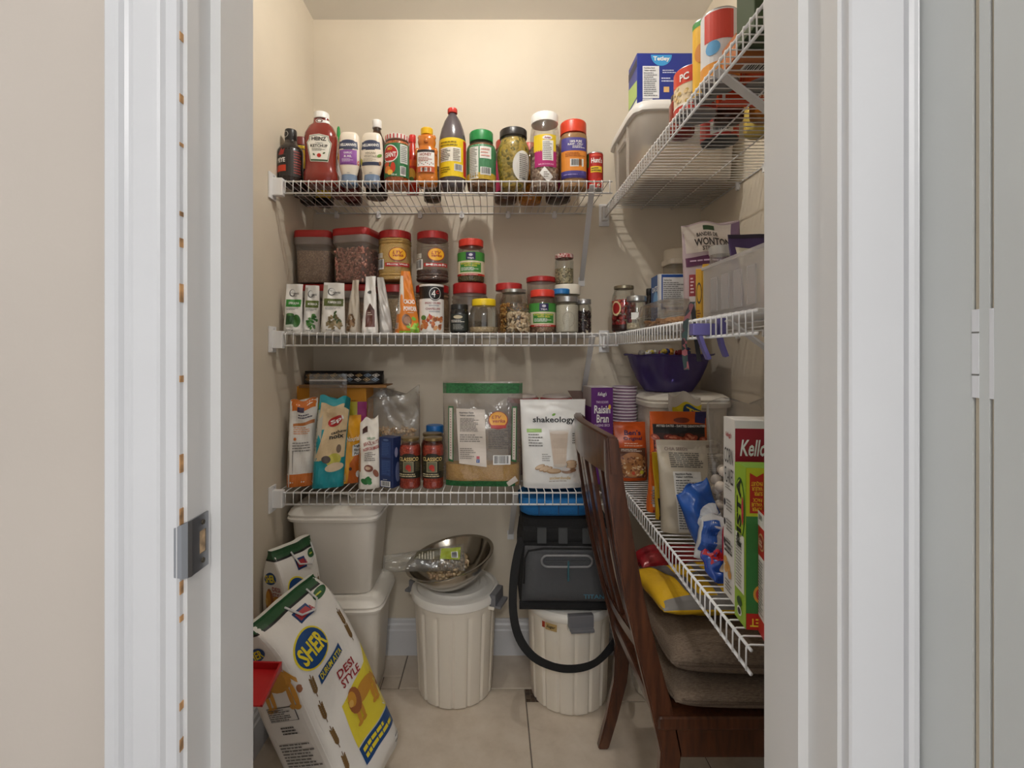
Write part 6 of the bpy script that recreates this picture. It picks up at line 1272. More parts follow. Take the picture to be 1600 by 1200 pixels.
# corn flakes
D0 = 1.03
def pr(k):
    k.rect(-0.5, 0.71, 0.5, 0.955, (150, 34, 50), 1); k.text("Kellogg's", -0.26, 0.84, 0.40, 0.12, WHT, 3, shear=0.25, bold=0.02); k.rect(-0.5, 0.66, 0.5, 0.71, (190, 186, 184), 1); k.rect(-0.46, 0.0, 0.5, 0.60, (226, 222, 214), 1)
def lf(k):
    k.rect(-0.5, 0, 0.5, 1, (226, 224, 220), 0.5); k.text("Kellogg's", -0.02, 0.905, 0.52, 0.035, (170, 40, 54), 3, shear=0.25); k.text('CORN', 0, 0.79, 0.74, 0.085, (30, 28, 28), 3, bold=0.0); k.text('FLAKES', 0.04, 0.68, 0.74, 0.085, (30, 28, 28), 3, bold=0.0); k.lines(-0.3, 0.60, 0.3, 0.63, 2, (150, 148, 144), 3)
    for i in range(3): k.ell(-0.36, 0.52-0.11*i, 0.07, 0.02, (60, 60, 60), 3); k.lines(-0.2, 0.48-0.11*i, 0.36, 0.55-0.11*i, 4, (140, 138, 134), 3)
    k.lines(-0.36, 0.24, 0.3, 0.32, 3, (60, 58, 56), 3)
    for i, (a, b) in enumerate(((-0.30, 0.19), (-0.1, 0.17), (-0.24, 0.145), (0.1, 0.13), (-0.02, 0.16))): k.ell(a, b+0.005, 0.16, 0.022, (206, 150, 70) if i % 2 else (222, 172, 96), 3+i % 2, rot=0.6)
    k.lines(-0.3, 0.03, 0.3, 0.1, 4, (110, 106, 102), 3)
carton('corn_flakes_box', 'tall white corn flakes box with red band on the lowest right shelf', 'box', (0.585, 1.00, zr3(1.0)), 0.21, 0.062, 0.366, C((226, 224, 220), 0.42), -0.10, pr, left=lf)
def pr(k):
    k.rect(-0.5, 0.0, 0.5, 0.70, (54, 122, 58), 1); k.rect(-0.5, 0.70, 0.5, 1.0, (186, 196, 40), 1); k.poly([(-0.47, 0.72), (-0.35, 0.72), (-0.35, 0.97), (-0.41, 0.945), (-0.47, 0.97)], (176, 44, 30), 2); k.text('SUPER\nVALUE\nPACK', -0.41, 0.775, 0.095, 0.08, (236, 196, 50), 4, rot=PI); k.text('SUPER\nVALEUR\nPAQUET', -0.41, 0.875, 0.1, 0.09, (236, 196, 50), 4, rot=PI); k.rect(-0.5, 0.0, 0.5, 0.10, (186, 44, 34), 2); k.text('PAQUET', -0.32, 0.05, 0.30, 0.06, (236, 206, 60), 4, rot=PI, bold=0.03); k.ell(-0.36, 0.22, 0.08, 0.06, (222, 160, 60), 2); k.ell(-0.36, 0.22, 0.06, 0.045, (200, 70, 60), 3)
def lf(k):
    k.rect(-0.5, 0, 0.5, 1, (150, 186, 56), 1); k.ell(0.0, 0.72, 0.46, 0.20, (60, 110, 50), 2, n=28); k.ell(0.0, 0.72, 0.40, 0.185, (170, 196, 60), 3, n=28); k.text('PISTACHIO', -0.02, 0.70, 0.05*6, 0.25, (34, 44, 30), 5, bold=0.02) if False else k.text('PISTA', -0.02, 0.70, 0.62*4, 0.07, (34, 44, 30), 5, rot=PI/2, bold=0.03)
    k.ell(0.30, 0.72, 0.09, 0.09, (190, 60, 70), 5); k.rect(-0.40, 0.20, 0.40, 0.56, (226, 226, 216), 3); k.lines(-0.3, 0.22, 0.3, 0.54, 16, (150, 150, 140), 5); k.ell(0, 0.07, 0.2, 0.03, WHT, 4); k.ell(0, 0.07, 0.14, 0.02, (40, 40, 40), 5); k.ell(0, 0.13, 0.22, 0.03, (50, 80, 40), 4)
carton('pistachio_box', 'green cake box with upside-down value pack sticker beside the corn flakes', 'box', (0.560, 0.915, zr3(0.915)), 0.20, 0.052, 0.292, C((120, 166, 52), 0.42), -0.10, pr, left=lf)
def pr(k): k.rect(-0.5, 0, 0.5, 1, (180, 36, 34), 1); k.rect(-0.46, 0.06, 0.3, 0.55, (222, 218, 212), 2); k.lines(-0.42, 0.1, 0.26, 0.52, 14, (130, 126, 122), 4); k.rect(-0.5, 0.86, 0.5, 1, (220, 216, 212), 2)
def lf(k):
    k.rect(-0.5, 0, 0.5, 1, (184, 38, 34), 1); k.rect(-0.5, 0.88, 0.5, 1.0, (222, 220, 216), 2); k.bars(-0.3, 0.93, 0.2, 0.985, 3); k.ell(0, 0.76, 0.36, 0.07, (206, 160, 110), 2); k.ell(0, 0.76, 0.30, 0.055, (150, 40, 36), 3); k.text('Dulce', 0, 0.775, 0.4, 0.03, (236, 206, 170), 5, shear=0.2); k.text('Premium', 0, 0.745, 0.44, 0.03, (236, 206, 170), 5, shear=0.2); k.rect(-0.36, 0.14, 0.36, 0.64, (222, 218, 212), 2); k.lines(-0.3, 0.17, 0.3, 0.61, 18, (120, 116, 112), 4)
carton('red_carton', 'small red carton with white panel nearest the doorway on the lowest right shelf', 'box', (0.543, 0.862, zr3(0.86)), 0.14, 0.045, 0.218, C((180, 36, 34), 0.42), -0.22, pr, left=lf)
# ---------------------------------------------------------------- on the floor
PWH = C((238, 232, 222), 0.40)
def square_bin(label, x, y, z, h, handle):
    t = thing('square_bin', label, 'bin', (x, y, z), 0.0)
    o = obj('bin_body', lathe([(0.128, 0), (0.136, 0.004), (0.158, h-0.055)], 52, 7.0, 0.86), PWH, t); autosmooth(o, 60)
    o = obj('bin_lid', lathe([(0.160, h-0.060), (0.171, h-0.058), (0.174, h-0.048), (0.169, h-0.042), (0.172, h-0.034), (0.165, h-0.022), (0.150, h-0.010), (0.130, h-0.002), (0.110, h), (0.05, h)], 52, 7.0, 0.88), C((240, 235, 226), 0.36), t); autosmooth(o, 45)
    if handle: obj('lid_handle', ribbon([(-0.05, -0.03, h-0.002), (-0.04, -0.03, h+0.014), (0.0, -0.03, h+0.020), (0.04, -0.03, h+0.014), (0.05, -0.03, h-0.002)], 0.026, 0.006, (0, 1, 0)), PWH, t)
    return t
square_bin('cream square bin with lid standing on the floor under another', -0.578, 1.955, 0.0, 0.405, False)
square_bin('cream square bin with handled lid stacked on top of its twin', -0.590, 1.955, 0.4055, 0.335, True)
def round_bin(label, x, y, h, r0, r1, rotz, ang):
    """fluted round bin with domed lid and clamp handles"""
    t = thing('round_bin', label, 'bin', (x, y, 0), rotz)
    N = 112; v = []; f = []; rows = [(0.0, 0.93, 0), (0.010, 0.985, 1), (0.02, 1.0, 1), (0.80, 1.0, 1), (0.835, 1.005, 0.4), (0.85, 1.015, 0), (0.95, 1.02, 0)]
    for q, sc_, fl_ in rows:
        r = (r0+(r1-r0)*q)*sc_
        for k in range(N):
            a = 2*PI*k/N; w_ = (k % 7)/7.0; d = -0.006 if (w_ < 0.14) else 0.0; v.append(((r+d*fl_)*math.cos(a), (r+d*fl_)*math.sin(a), q*h))
    for i in range(len(rows)-1):
        for k in range(N): f.append((i*N+k, i*N+(k+1) % N, (i+1)*N+(k+1) % N, (i+1)*N+k))
    f.append(tuple(range(N))[::-1]); f.append(tuple(range((len(rows)-1)*N, len(rows)*N)))
    o = obj('bin_body', mesh(v, f), C((236, 228, 214), 0.40), t); autosmooth(o, 35)
    R = r1*1.065
    o = obj('bin_lid', lathe([(R*0.97, h-0.045), (R, h-0.040), (R*1.01, h-0.022), (R*0.98, h-0.012), (R*0.90, h-0.008), (R*0.86, h-0.014), (R*0.74, h-0.010), (R*0.70, h-0.002), (R*0.58, h), (R*0.54, h-0.010), (R*0.2, h-0.006)], 56), C((240, 236, 228), 0.36), t); autosmooth(o, 40)
    for a in (ang, ang+PI):
        c, s = math.cos(a), math.sin(a)
        bm = bmesh.new(); add_box(bm, R-0.012, R+0.012, -0.045, 0.045, h-0.050, h-0.006, 0.004); add_box(bm, R+0.006, R+0.032, -0.042, 0.042, h-0.056, h-0.046, 0.003)
        hd = obj('clamp_handle', bm_mesh(bm), C((112, 112, 116), 0.4), t, rot=(0, 0, a))
        obj('handle_lug', box(R-0.02, R+0.006, -0.045, 0.045, h-0.062, h-0.050, 0.002), C((226, 220, 208), 0.4), hd)
    return t
B1 = (-0.146, 1.948); B2 = (0.292, 1.918)
round_bin('cream fluted round bin carrying the steel bowl', B1[0], B1[1], 0.405, 0.143, 0.160, 0.0, -0.35)
t = round_bin('cream fluted round bin with grey clamp under the cooler bag', B2[0], B2[1], 0.385, 0.143, 0.158, 0.0, -PI/2+0.10)
k = Print(map_lathe([(0.165, 0.30), (0.168, 0.36)]), 1, 1)
for dx in (-0.088,):
    k.rect(dx-0.022, 0.308, dx+0.022, 0.334, (190, 160, 104), 4); k.text('Sugar', dx, 0.321, 0.034, 0.014, (40, 34, 26), 6, shear=0.3); k.rect(dx-0.036, 0.312, dx-0.024, 0.334, (170, 60, 30), 4)
k.build('handwritten_tag', t)
# hidden third bin behind the chair
round_bin('cream round bin tucked behind the chair under the right shelf', 0.690, 1.935, 0.40, 0.143, 0.160, 0.0, 0.9)
# steel bowl
bw = thing('steel_bowl', 'tilted stainless steel mixing bowl on the round bin lid', 'bowl', (B1[0]+0.005, B1[1]-0.045, 0.4215), rot=(0.08, -0.22, 0))
SS = C((176, 170, 160), 0.16, 1.0)
o = obj('bowl_shell', lathe([(0.050, 0.002), (0.056, 0.0), (0.100, 0.024), (0.140, 0.062), (0.160, 0.100), (0.171, 0.103), (0.171, 0.1055), (0.158, 0.103), (0.137, 0.064), (0.098, 0.027), (0.056, 0.004)], 48), SS, bw); autosmooth(o, 40)
# nut bag lying in the bowl
PM = Vector((-0.190, 1.845, 0.487))
nb, fr, sd = bag('pistachio_bag', 'clear bag of pistachios with lime label lying in the steel bowl', 'bag', PM, 0.10, 0.30, 0.05, clear((246, 246, 244), 0.13, 0.12, rough=0.14, wr=0.9, wscale=24), 0, lambda k: (k.quad((-0.12, 0.06), (0.34, 0.04), (0.34, 0.28), (-0.12, 0.30), (150, 166, 40), 2), k.quad((-0.12, 0.31), (0.34, 0.29), (0.34, 0.58), (-0.12, 0.62), (96, 92, 74), 2), k.lines(-0.08, 0.36, 0.3, 0.56, 6, (206, 200, 180), 3), k.bars(-0.06, 0.08, 0.16, 0.16, 3)), rot=(0.55, -1.42, 0.10), both=True, wr=0.006, seed=71, taper=0.45)
nb.location = (-0.105, 1.850, 0.540); nb.rotation_euler = (Matrix.Rotation(-0.75, 3, 'X') @ Matrix.Rotation(-PI/2-0.08, 3, 'Y')).to_euler()
rg = random.Random(21); pts = []
for i in range(150):
    a = rg.uniform(0, 6.28); r = 0.085*math.sqrt(rg.random()); pts.append((-0.015+r*math.cos(a), -0.01+r*math.sin(a), 0.032+0.5*r*r/0.085+rg.uniform(0, 0.018)))
nuts = pieces(None, pts, 0.0072, [C((206, 184, 150), 0.5), C((190, 164, 126), 0.5), C((176, 150, 120), 0.5)], 'pistachio_nuts', 7, 0.75, 1.4)
nuts.location = bw.location; nuts.rotation_euler = bw.rotation_euler; tag(nuts, 'loose pale pistachio nuts in the steel bowl', 'nuts')
# cooler bag
ct = thing('cooler_bag', 'black and charcoal soft cooler bag on the round bin', 'cooler bag', (0.262, 1.900, 0.387), -0.02)
CHAR = fabric((66, 67, 70), (84, 85, 88), 500, strength=0.2); BLKF = fabric((20, 20, 21), (30, 30, 31), 400, strength=0.2)
o = obj('bag_body', lathe([(0.150, 0.0), (0.164, 0.008), (0.170, 0.06), (0.168, 0.20), (0.160, 0.26), (0.152, 0.275)], 48, 7.0, 0.78), BLKF, ct); autosmooth(o, 60)
# front pocket follows the front face
def front_panel(u0, u1, z0, z1, y, bulge, m, name, par, cut=0.02, nx=14, nz=10, taper=0.0):
    v = []; f = []
    for s in (0, 1):
        for j in range(nz+1):
            for i in range(nx+1):
                a, b = i/nx, j/nz; x = u0+(u1-u0)*a; x = (u0+u1)/2+(x-(u0+u1)/2)*(1-taper*b); z = z0+(z1-z0)*b; e = min(a, 1-a)*(u1-u0); g = min(b, 1-b)*(z1-z0)
                q = min(1, e/cut)*min(1, g/cut); q = math.sqrt(max(0, q)); v.append((x, y-(bulge*q if s == 0 else -0.002), z))
    n = (nx+1)*(nz+1)
    for j in range(nz):
        for i in range(nx):
            a = j*(nx+1)+i; f.append((a, a+1, a+nx+2, a+nx+1)); f.append((n+a+nx+1, n+a+nx+2, n+a+1, n+a))
    for i in range(nx): f.append((i+1, i, n+i, n+i+1)); a = nz*(nx+1)+i; f.append((a, a+1, n+a+1, n+a))
    for j in range(nz): a = j*(nx+1); f.append((a, a+nx+1, n+a+nx+1, n+a)); b = a+nx; f.append((b+nx+1, b, n+b, n+b+nx+1))
    return autosmooth(obj(name, mesh(v, f), m, par), 60)
front_panel(-0.158, 0.158, 0.028, 0.225, -0.132, 0.030, CHAR, 'front_pocket', ct, 0.03, taper=0.08)
obj('pocket_piping', tube([(-0.150, -0.150, 0.10), (-0.146, -0.154, 0.19), (-0.134, -0.154, 0.216), (-0.08, -0.156, 0.226), (0.08, -0.156, 0.226), (0.134, -0.154, 0.216), (0.146, -0.154, 0.19)], 0.0035, 6), BLKF, ct, smooth=True)
front_panel(-0.165, 0.165, 0.0, 0.030, -0.134, 0.010, BLKF, 'base_band', ct, 0.01)
ring = [(0.088*math.cos(a)**1 if False else (0.066*(1 if math.cos(a) > 0 else -1)+0.022*math.cos(a)), -0.1655, 0.185+0.020*math.sin(a)) for a in [2*PI*i/24 for i in range(24)]]
obj('zip_surround', tube(ring, 0.0042, 6, True), C((128, 128, 130), 0.5), ct, smooth=True)
obj('zip_line', box(-0.075, 0.075, -0.1665, -0.163, 0.183, 0.187), C((70, 72, 74), 0.5), ct)
obj('zip_pull', ribbon([(0.005, -0.168, 0.186), (0.004, -0.170, 0.160), (0.004, -0.170, 0.118)], 0.006, 0.003, (1, 0, 0)), C((40, 90, 100), 0.5), ct)
k = Print(map_plane((0, -0.1625, 0), (1, 0, 0), (0, 0, 1))); k.text('TITAN', 0.094, 0.062, 0.072, 0.015, (70, 120, 140), 3, bold=0.02); k.build('logo', ct)
front_panel(-0.150, 0.150, 0.232, 0.290, -0.120, 0.012, BLKF, 'top_flap', ct, 0.015)
for x in (-0.085, -0.01, 0.075, 0.135): obj('webbing', box(x-0.016, x+0.016, -0.136, -0.130, 0.235, 0.290, 0.001), C((70, 72, 74), 0.8), ct)
obj('top_cover', lathe([(0.152, 0.272), (0.158, 0.280), (0.155, 0.315), (0.12, 0.325)], 44, 7.0, 0.74), BLKF, ct)
# shoulder strap, loops down around the bin
sp = [(-0.152, -0.10, 0.245), (-0.170, -0.13, 0.20), (-0.185, -0.155, 0.12), (-0.188, -0.185, 0.02), (-0.168, -0.205, -0.06), (-0.120, -0.222, -0.115), (-0.05, -0.232, -0.142), (0.02, -0.230, -0.148), (0.085, -0.225, -0.132), (0.140, -0.205, -0.095), (0.180, -0.17, -0.06), (0.185, -0.12, 0.0)]
sv = [(1, 0.1, 0.1)]*3+[(1, 0.1, 0.4), (0.8, 0, 0.7), (0.4, -0.1, 0.9)]+[(0, -0.2, 1)]*3+[(-0.4, -0.1, 0.9), (-0.6, 0, 0.7), (-0.6, 0, 0.7)]
P_, V_ = [], []
for i in range(len(sp)-1):
    a, b, c, d = [Vector(sp[max(0, min(len(sp)-1, i+q))]) for q in (-1, 0, 1, 2)]
    for s in range(5):
        q = s/5; P_.append(0.5*((2*b)+(c-a)*q+(2*a-5*b+4*c-d)*q*q+(3*b-a-3*c+d)*q**3)); V_.append(tuple(Vector(sv[i]).lerp(Vector(sv[i+1]), q)))
P_.append(Vector(sp[-1])); V_.append(sv[-1])
autosmooth(obj('shoulder_strap', ribbon(P_, 0.030, 0.003, V_), BLKF, ct), 50)
# blue bag on the cooler
t = thing('blue_bag', 'bright blue insulated bag lying on the cooler beneath the shelf', 'bag', (0.235, 1.885, 0.7128))
o = obj('bag_body', lathe([(0.120, 0), (0.135, 0.01), (0.138, 0.045), (0.12, 0.062), (0.06, 0.066)], 40, 6.0, 0.8), fabric((22, 92, 150), (30, 110, 172), 300, strength=0.2), t); autosmooth(o, 60)
for x in (-0.07, 0.0, 0.07): obj('seam', box(x-0.002, x+0.002, -0.1125, -0.108, 0.008, 0.05), C((16, 66, 110), 0.6), t)

# flour bags leaning to the left wall
FLM = paint((226, 222, 216), 0.55, 0.02, 8, 0.5, 60)
def flour(label, base, rz, tilt, ww, hh, tt, seed):
    R = (Matrix.Rotation(tilt, 3, 'Y') @ Matrix.Rotation(rz, 3, 'Z')).to_euler()
    def lion(k, u, v, s, lay, col=(196, 140, 52), mane=(150, 90, 50)):
        E = lambda a, b, ra, rb, c, l, rot=0.0: k.ell(u+a*s, v+b*s, ra*s, rb*s, c, lay+l, rot=rot, n=16)
        E(0.16, 0.02, 0.26, 0.058, col, 0, 0.12); E(-0.12, 0.03, 0.15, 0.085, mane, 2); E(-0.17, 0.055, 0.09, 0.048, col, 3); E(-0.22, 0.04, 0.05, 0.022, (214, 170, 90), 4)
        for a, l in ((-0.14, 0.13), (-0.04, 0.12), (0.30, 0.11), (0.38, 0.12)): E(a, -0.06, 0.038, l*0.55, col, 1); E(a-0.02, -0.06-l*0.5, 0.055, 0.014, col, 1)
        E(0.44, 0.02, 0.02, 0.06, col, 0, 0.5); E(0.46, -0.04, 0.03, 0.02, mane, 1)
    def pr(k):
        B_, Y_ = (28, 70, 126), (226, 206, 50)
        k.rect(-0.49, 0.955, 0.49, 1.0, (34, 76, 44), 1); k.rect(-0.49, 0.945, 0.49, 0.955, (20, 20, 20), 1)
        k.ell(-0.19, 0.765, 0.235, 0.088, Y_, 2, n=28, rot=0.25); k.ell(-0.19, 0.765, 0.215, 0.08, B_, 3, n=28, rot=0.25); k.text('SHER', -0.19, 0.765, 0.36, 0.085, Y_, 5, rot=0.12, bold=0.03)
        k.quad((-0.28, 0.60), (0.14, 0.635), (0.14, 0.68), (-0.28, 0.645), B_, 2); k.text('DURUM ATTA', -0.07, 0.64, 0.38, 0.03, Y_, 4, rot=0.13)
        k.text('DESI', 0.08, 0.56, 0.26, 0.04, (150, 40, 44), 4); k.text('STYLE', 0.10, 0.51, 0.30, 0.04, (150, 40, 44), 4)
        k.poly([(-0.16, 0.22), (0.46, 0.22), (0.46, 0.58), (0.36, 0.50), (-0.16, 0.44)], (222, 204, 60), 2); lion(k, 0.10, 0.385, 0.72, 4); k.quad((-0.16, 0.13), (0.47, 0.13), (0.47, 0.215), (-0.16, 0.215), B_, 3); k.lines(-0.12, 0.145, 0.43, 0.205, 2, Y_, 5, fill=0.6)
        k.bars(0.34, 0.03, 0.46, 0.08, 2); k.text('MAIDA', 0.05, 0.895, 0.2, 0.03, (180, 50, 56), 4); k.rect(-0.10, 0.87, 0.12, 0.925, (28, 60, 110), 2); k.rect(-0.075, 0.88, 0.095, 0.915, (170, 60, 66), 3); k.ell(0.34, 0.92, 0.12, 0.02, (40, 90, 50), 2, rot=0.2); k.lines(0.27, 0.912, 0.41, 0.928, 1, (206, 206, 80), 4)
        wheat(k, -0.36, [0.63, 0.50, 0.37, 0.24, 0.11]); wheat(k, 0.36, [0.76, 0.68])
    def wheat(k, u, vs):
        for v in vs:
            for j in range(6):
                for sgn in (-1, 1): k.ell(u+sgn*0.014, v-0.03+j*0.011, 0.030, 0.0045, (120, 92, 56), 2, rot=PI/2-sgn*0.35, n=8, rings=1)
            k.rect(u-0.004, v-0.06, u+0.004, v+0.05, (104, 78, 46), 2, n=1)
    def sp2(k0):
        class K:      # the side print sits a little higher up the bag
            def __getattr__(q, n):
                m = getattr(k0, n)
                return {'ell': lambda u, v, *a, **w: m(u, v+0.11, *a, **w), 'text': lambda s_, u, v, *a, **w: m(s_, u, v+0.11, *a, **w)}.get(n, m)
        k = K(); k0.rect(-0.47, 0.0, 0.47, 0.945, (226, 222, 216), 0.4)
        k.rect(-0.47, 0.955, 0.47, 1.0, (34, 76, 44), 1); k.rect(-0.47, 0.945, 0.47, 0.955, (20, 20, 20), 1)
        k.ell(-0.05, 0.745, 0.26, 0.032, (28, 70, 126), 2, rot=0.15); k.text('SHER', -0.05, 0.745, 0.42, 0.04, (226, 206, 50), 4, rot=0.12, bold=0.03); k.text('DESI', 0.16, 0.695, 0.30, 0.022, (150, 40, 44), 4); k.text('STYLE', 0.18, 0.665, 0.34, 0.022, (150, 40, 44), 4)
        lion(k, 0.0, 0.585, 0.95, 2)
        k.rect(-0.22, 0.52, 0.28, 0.59, (60, 58, 56), 2); k.rect(-0.21, 0.523, 0.27, 0.587, (214, 210, 204), 3); k.lines(-0.2, 0.525, 0.22, 0.585, 6, (90, 88, 84), 5)
        k.lines(-0.1, 0.45, 0.2, 0.495, 3, (60, 58, 56), 3); k.lines(-0.26, 0.21, 0.34, 0.41, 13, (110, 106, 102), 3); k.quad((-0.1, 0.08), (0.4, 0.08), (0.4, 0.15), (0.0, 0.16), (28, 70, 126), 2)
    th, fr, sd = bag('flour_bag', label, 'flour bag', base, ww, hh, tt, FLM, 0, pr, None, rot=R, e=7.0, tpow=9.0, wr=0.006, seed=seed, top=0.012)
    k = Print(lambda u, v, off: sd(u, v, off, -1), tt, hh); k.OFF = 0.0007; sp2(k); k.build('side_print', th)
    # rope-like carrying handle at the top
    obj('carry_handle', tube([tuple(fr(-0.02, hh*0.965, 0.004)), tuple(fr(-0.01, hh*0.90, 0.012)), tuple(fr(0.03, hh*0.88, 0.012)), tuple(fr(0.06, hh*0.91, 0.010)), tuple(fr(0.07, hh*0.965, 0.004))], 0.003, 6), C((206, 206, 206), 0.5), th)
    return th
flour('white flour bag with blue and yellow logo and lion, in front of the square bins', (-0.400, 1.455, 0.055), 1.20, -0.40, 0.255, 0.57, 0.21, 81)
flour('white flour bag half hidden behind the door jamb, leaning on the left wall', (-0.662, 1.705, 0.02), 1.12, -0.05, 0.16, 0.63, 0.14, 82)
# red dustpan edge
t = thing('red_dustpan', 'red plastic dustpan corner showing beside the left door jamb', 'dustpan', (-0.650, 1.215, 0.485), rot=(0.10, 0.06, 0.05))
RD = C((170, 24, 28), 0.35)
bm = bmesh.new(); add_box(bm, -0.095, 0.11, -0.06, 0.06, 0.0, 0.004, 0.001); add_box(bm, -0.095, 0.11, 0.055, 0.06, 0, 0.022, 0.001); add_box(bm, -0.095, -0.09, -0.06, 0.06, 0, 0.022, 0.001)
v = [(0.105, -0.06, 0), (0.11, -0.06, 0), (0.11, 0.06, 0), (0.105, 0.06, 0), (0.105, -0.06, 0.006), (0.11, -0.06, 0.006), (0.11, 0.06, 0.022), (0.105, 0.06, 0.022)]
pm = mesh(v, [(3, 2, 1, 0), (4, 5, 6, 7), (0, 1, 5, 4), (1, 2, 6, 5), (2, 3, 7, 6), (3, 0, 4, 7)]); bm.from_mesh(pm)
obj('pan', bm_mesh(bm), RD, t); obj('pan_handle', tube([(-0.085, 0.05, 0.03), (-0.07, 0.06, -0.2), (-0.05, 0.07, -0.44)], 0.008, 8), RD, t, smooth=True)

# ---------------------------------------------------------------- chair
WD = wood((56, 30, 19), (92, 52, 32), 0.28)
ch = thing('dining_chair', 'dark brown wooden dining chair with slatted back, stacked with cushions', 'chair', (0.60, 1.42, 0.0))
CO = Vector((0.60, 1.42, 0.0))
def cw(p): return tuple(Vector(p)-CO)
YN, YFR = 1.205, 1.640
path = [(1.095, 0.285), (1.0, 0.293), (0.85, 0.315), (0.70, 0.342), (0.55, 0.378), (0.46, 0.402), (0.34, 0.428), (0.22, 0.418), (0.10, 0.390), (0.0, 0.362)]
wid = [0.032, 0.040, 0.046, 0.048, 0.050, 0.052, 0.050, 0.044, 0.038, 0.034]
def taper_post(y, th):
    v = []; f = []
    for (z, x), w_ in zip(path, wid):
        for a, b in ((-1, -1), (1, -1), (1, 1), (-1, 1)): v.append(cw((x+a*w_/2, y+b*th/2, z)))
    n = len(path)
    for i in range(n-1):
        for k in range(4): f.append((i*4+k, i*4+4+k, i*4+4+(k+1) % 4, i*4+(k+1) % 4))
    f.append((0, 1, 2, 3)); f.append((n*4-1, n*4-2, n*4-3, n*4-4))
    bm = bmesh.new(); me = mesh(v, f); bm.from_mesh(me); bmesh.ops.recalc_face_normals(bm, faces=bm.faces)
    bmesh.ops.bevel(bm, geom=[e for e in bm.edges if e.calc_face_angle(0) > 0.6], offset=0.004, segments=2, affect='EDGES'); return bm_mesh(bm)
for y in (YN, YFR): autosmooth(obj('back_post', taper_post(y, 0.028), WD, ch), 40)
def xpost(z):
    return interp([(a, b) for a, b in reversed(path)], z)
def rail(z0, z1, bow, th, ya, yb, name, zt=0.0):
    v = []; f = []; N = 16
    for i in range(N+1):
        q = i/N; y = ya+(yb-ya)*q; b = bow*math.sin(PI*q); up = zt*math.sin(PI*q)
        for z, s in ((z0, -1), (z0, 1), (z1+up, 1), (z1+up, -1)): v.append(cw((xpost(z)-b+s*th/2, y, z)))
    for i in range(N):
        for k in range(4): f.append((i*4+k, i*4+(k+1) % 4, i*4+4+(k+1) % 4, i*4+4+k))
    f.append((3, 2, 1, 0)); f.append((N*4, N*4+1, N*4+2, N*4+3))
    bm = bmesh.new(); me = mesh(v, f); bm.from_mesh(me); bmesh.ops.recalc_face_normals(bm, faces=bm.faces)
    bmesh.ops.bevel(bm, geom=[e for e in bm.edges if e.calc_face_angle(0) > 0.6], offset=0.004, segments=2, affect='EDGES')
    return autosmooth(obj(name, bm_mesh(bm), WD, ch), 40)
rail(1.005, 1.100, 0.030, 0.026, YN-0.018, YFR+0.018, 'top_rail', 0.010)
rail(0.555, 0.600, 0.020, 0.022, YN, YFR, 'lower_rail')
for i in range(5):
    q = (i+1)/6; y = YN+(YFR-YN)*q; b0, b1 = 0.020*math.sin(PI*q), 0.030*math.sin(PI*q); pts = [cw((xpost(z)-b0-(b1-b0)*(z-0.57)/0.45, y, z)) for z in (0.57, 0.70, 0.85, 1.02)]
    obj('back_slat', ribbon(pts, 0.036, 0.011, (0, 1, 0)), WD, ch)
autosmooth(obj('seat', box(*[a-b for a, b in zip((0.395, 0.845), (0.60, 0.60))], *[a-1.42 for a in (1.185, 1.665)], 0.397, 0.430, 0.010, 3), WD, ch))
for y0, y1 in ((1.195, 1.217), (1.63, 1.652)): obj('apron', box(0.42-0.60, 0.83-0.60, y0-1.42, y1-1.42, 0.327, 0.398, 0.003), WD, ch)
obj('apron', box(0.808-0.60, 0.83-0.60, 1.215-1.42, 1.63-1.42, 0.327, 0.398, 0.003), WD, ch)
for y in (1.205, 1.640): autosmooth(obj('front_leg', lathe([(0.014, 0), (0.020, 0.33), (0.020, 0.398)], 4, loc=(0.815-0.60, y-1.42, 0)), WD, ch), 30)
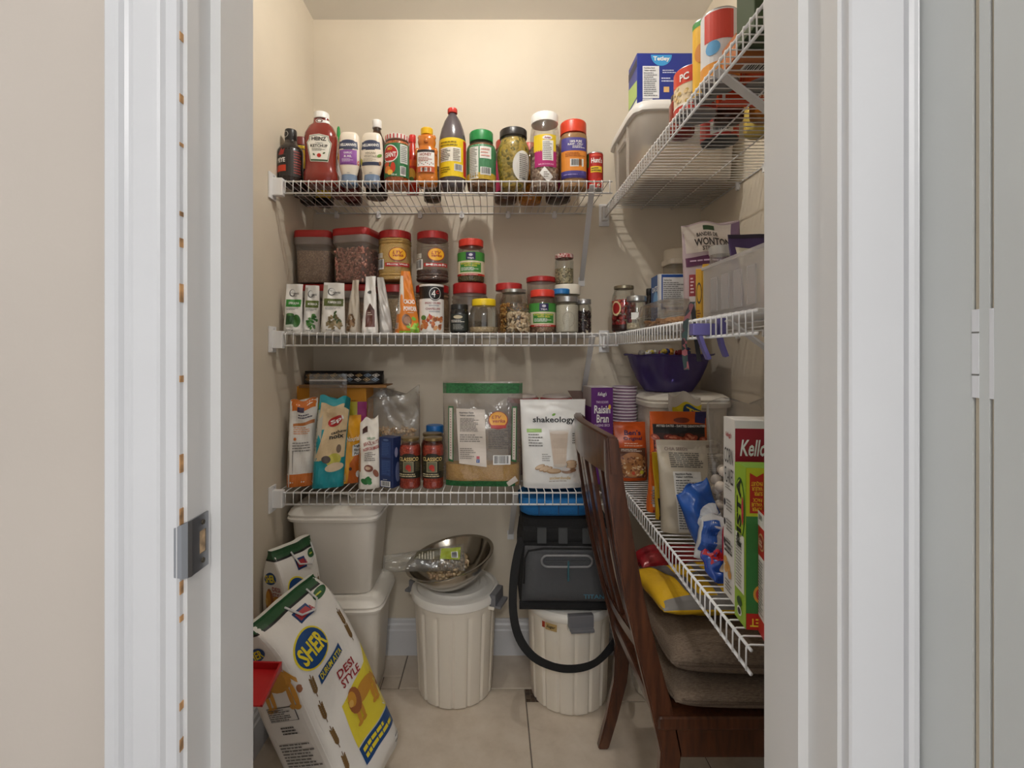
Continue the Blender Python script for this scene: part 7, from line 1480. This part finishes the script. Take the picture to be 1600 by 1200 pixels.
# cushions
BRF = fabric((92, 76, 62), (140, 122, 104), 260, (0.35, 2, 2), 0.8)
def cushion(label, x, y, z, w, d, h, rotz, seed, rx=0.0, ry=0.0):
    t = thing('seat_cushion', label, 'cushion', (x, y, z), rot=(rx, ry, rotz)); N = 26; v = []; f = []; rg = random.Random(seed); ph = [rg.uniform(0, 6) for _ in range(4)]
    for s in (1, -1):
        for j in range(N+1):
            for i in range(N+1):
                a, b = -1+2*i/N, -1+2*j/N; r = (max(0, 1-abs(a)**5)*max(0, 1-abs(b)**5))**0.42; k = 1-0.03*(a*a*b*b); q = h/2*r*(1+0.06*math.sin(3*a+ph[0])*math.sin(3*b+ph[1]))
                v.append((a*w/2*k, b*d/2*k, h/2+s*q))
    n = (N+1)**2
    for j in range(N):
        for i in range(N):
            a = j*(N+1)+i; f.append((a, a+1, a+N+2, a+N+1)); f.append((n+a+N+1, n+a+N+2, n+a+1, n+a))
    bm = bmesh.new(); me = mesh(v, f); bm.from_mesh(me); bmesh.ops.remove_doubles(bm, verts=bm.verts, dist=0.0003); bmesh.ops.recalc_face_normals(bm, faces=bm.faces)
    o = obj('cushion_body', bm_mesh(bm), BRF, t, smooth=True)
    pts = []
    for i in range(60):
        a = 2*PI*i/60; kx = kfac(a, 14); pts.append((w/2*0.985*kx*math.cos(a), d/2*0.985*kx*math.sin(a), h/2))
    obj('piping', tube(pts, 0.0042, 6, True), fabric((76, 62, 50), (100, 84, 70), 300), t, smooth=True)
    return t
cushion('brown woven seat cushion lying directly on the chair seat', 0.650, 1.405, 0.4305, 0.44, 0.45, 0.070, 0.0, 1)
cushion('brown woven seat cushion, upper one of the two on the chair', 0.652, 1.405, 0.5005, 0.43, 0.42, 0.086, -0.04, 2)
# rice bags on the cushions
def lying(name, label, cat, loc, w, l, t, m, rz, pr, seed, pitch=0.0):
    return bag(name, label, cat, loc, w, l, t, m, 0, pr, rot=(Matrix.Rotation(rz, 3, 'Z') @ Matrix.Rotation(-PI/2+pitch, 3, 'X')).to_euler(), both=True, wr=0.006, seed=seed, e=2.4)
def pr(k):
    k.rect(-0.499, 0.0, 0.499, 0.12, (130, 126, 122), 1, n=20); k.rect(-0.49, 0.90, 0.49, 1.0, (110, 106, 102), 1); k.quad((-0.20, 0.10), (-0.11, 0.10), (-0.24, 0.92), (-0.36, 0.92), (104, 100, 98), 1, 20); k.quad((0.06, 0.10), (0.12, 0.10), (0.10, 0.92), (0.0, 0.92), (104, 100, 98), 1, 20); k.bars(-0.06, 0.42, 0.02, 0.52, 3); k.lines(-0.1, 0.6, 0.0, 0.85, 6, (90, 70, 20), 3)
lying('rice_bag', 'yellow and grey plastic rice bag lying on the chair cushions', 'bag', (0.580, 1.285, 0.633), 0.28, 0.25, 0.090, film((222, 176, 40), 0.24, 0.8, 24), 0.05, pr, 91)
lying('bean_bag', 'glossy red plastic bag lying behind the yellow rice bag', 'bag', (0.585, 1.545, 0.632), 0.24, 0.12, 0.090, film((140, 30, 36), 0.22, 0.9, 26), 0.0, lambda k: k.quad((-0.2, 0.5), (0.1, 0.5), (0.1, 0.95), (-0.2, 0.95), (130, 96, 70), 1), 92)
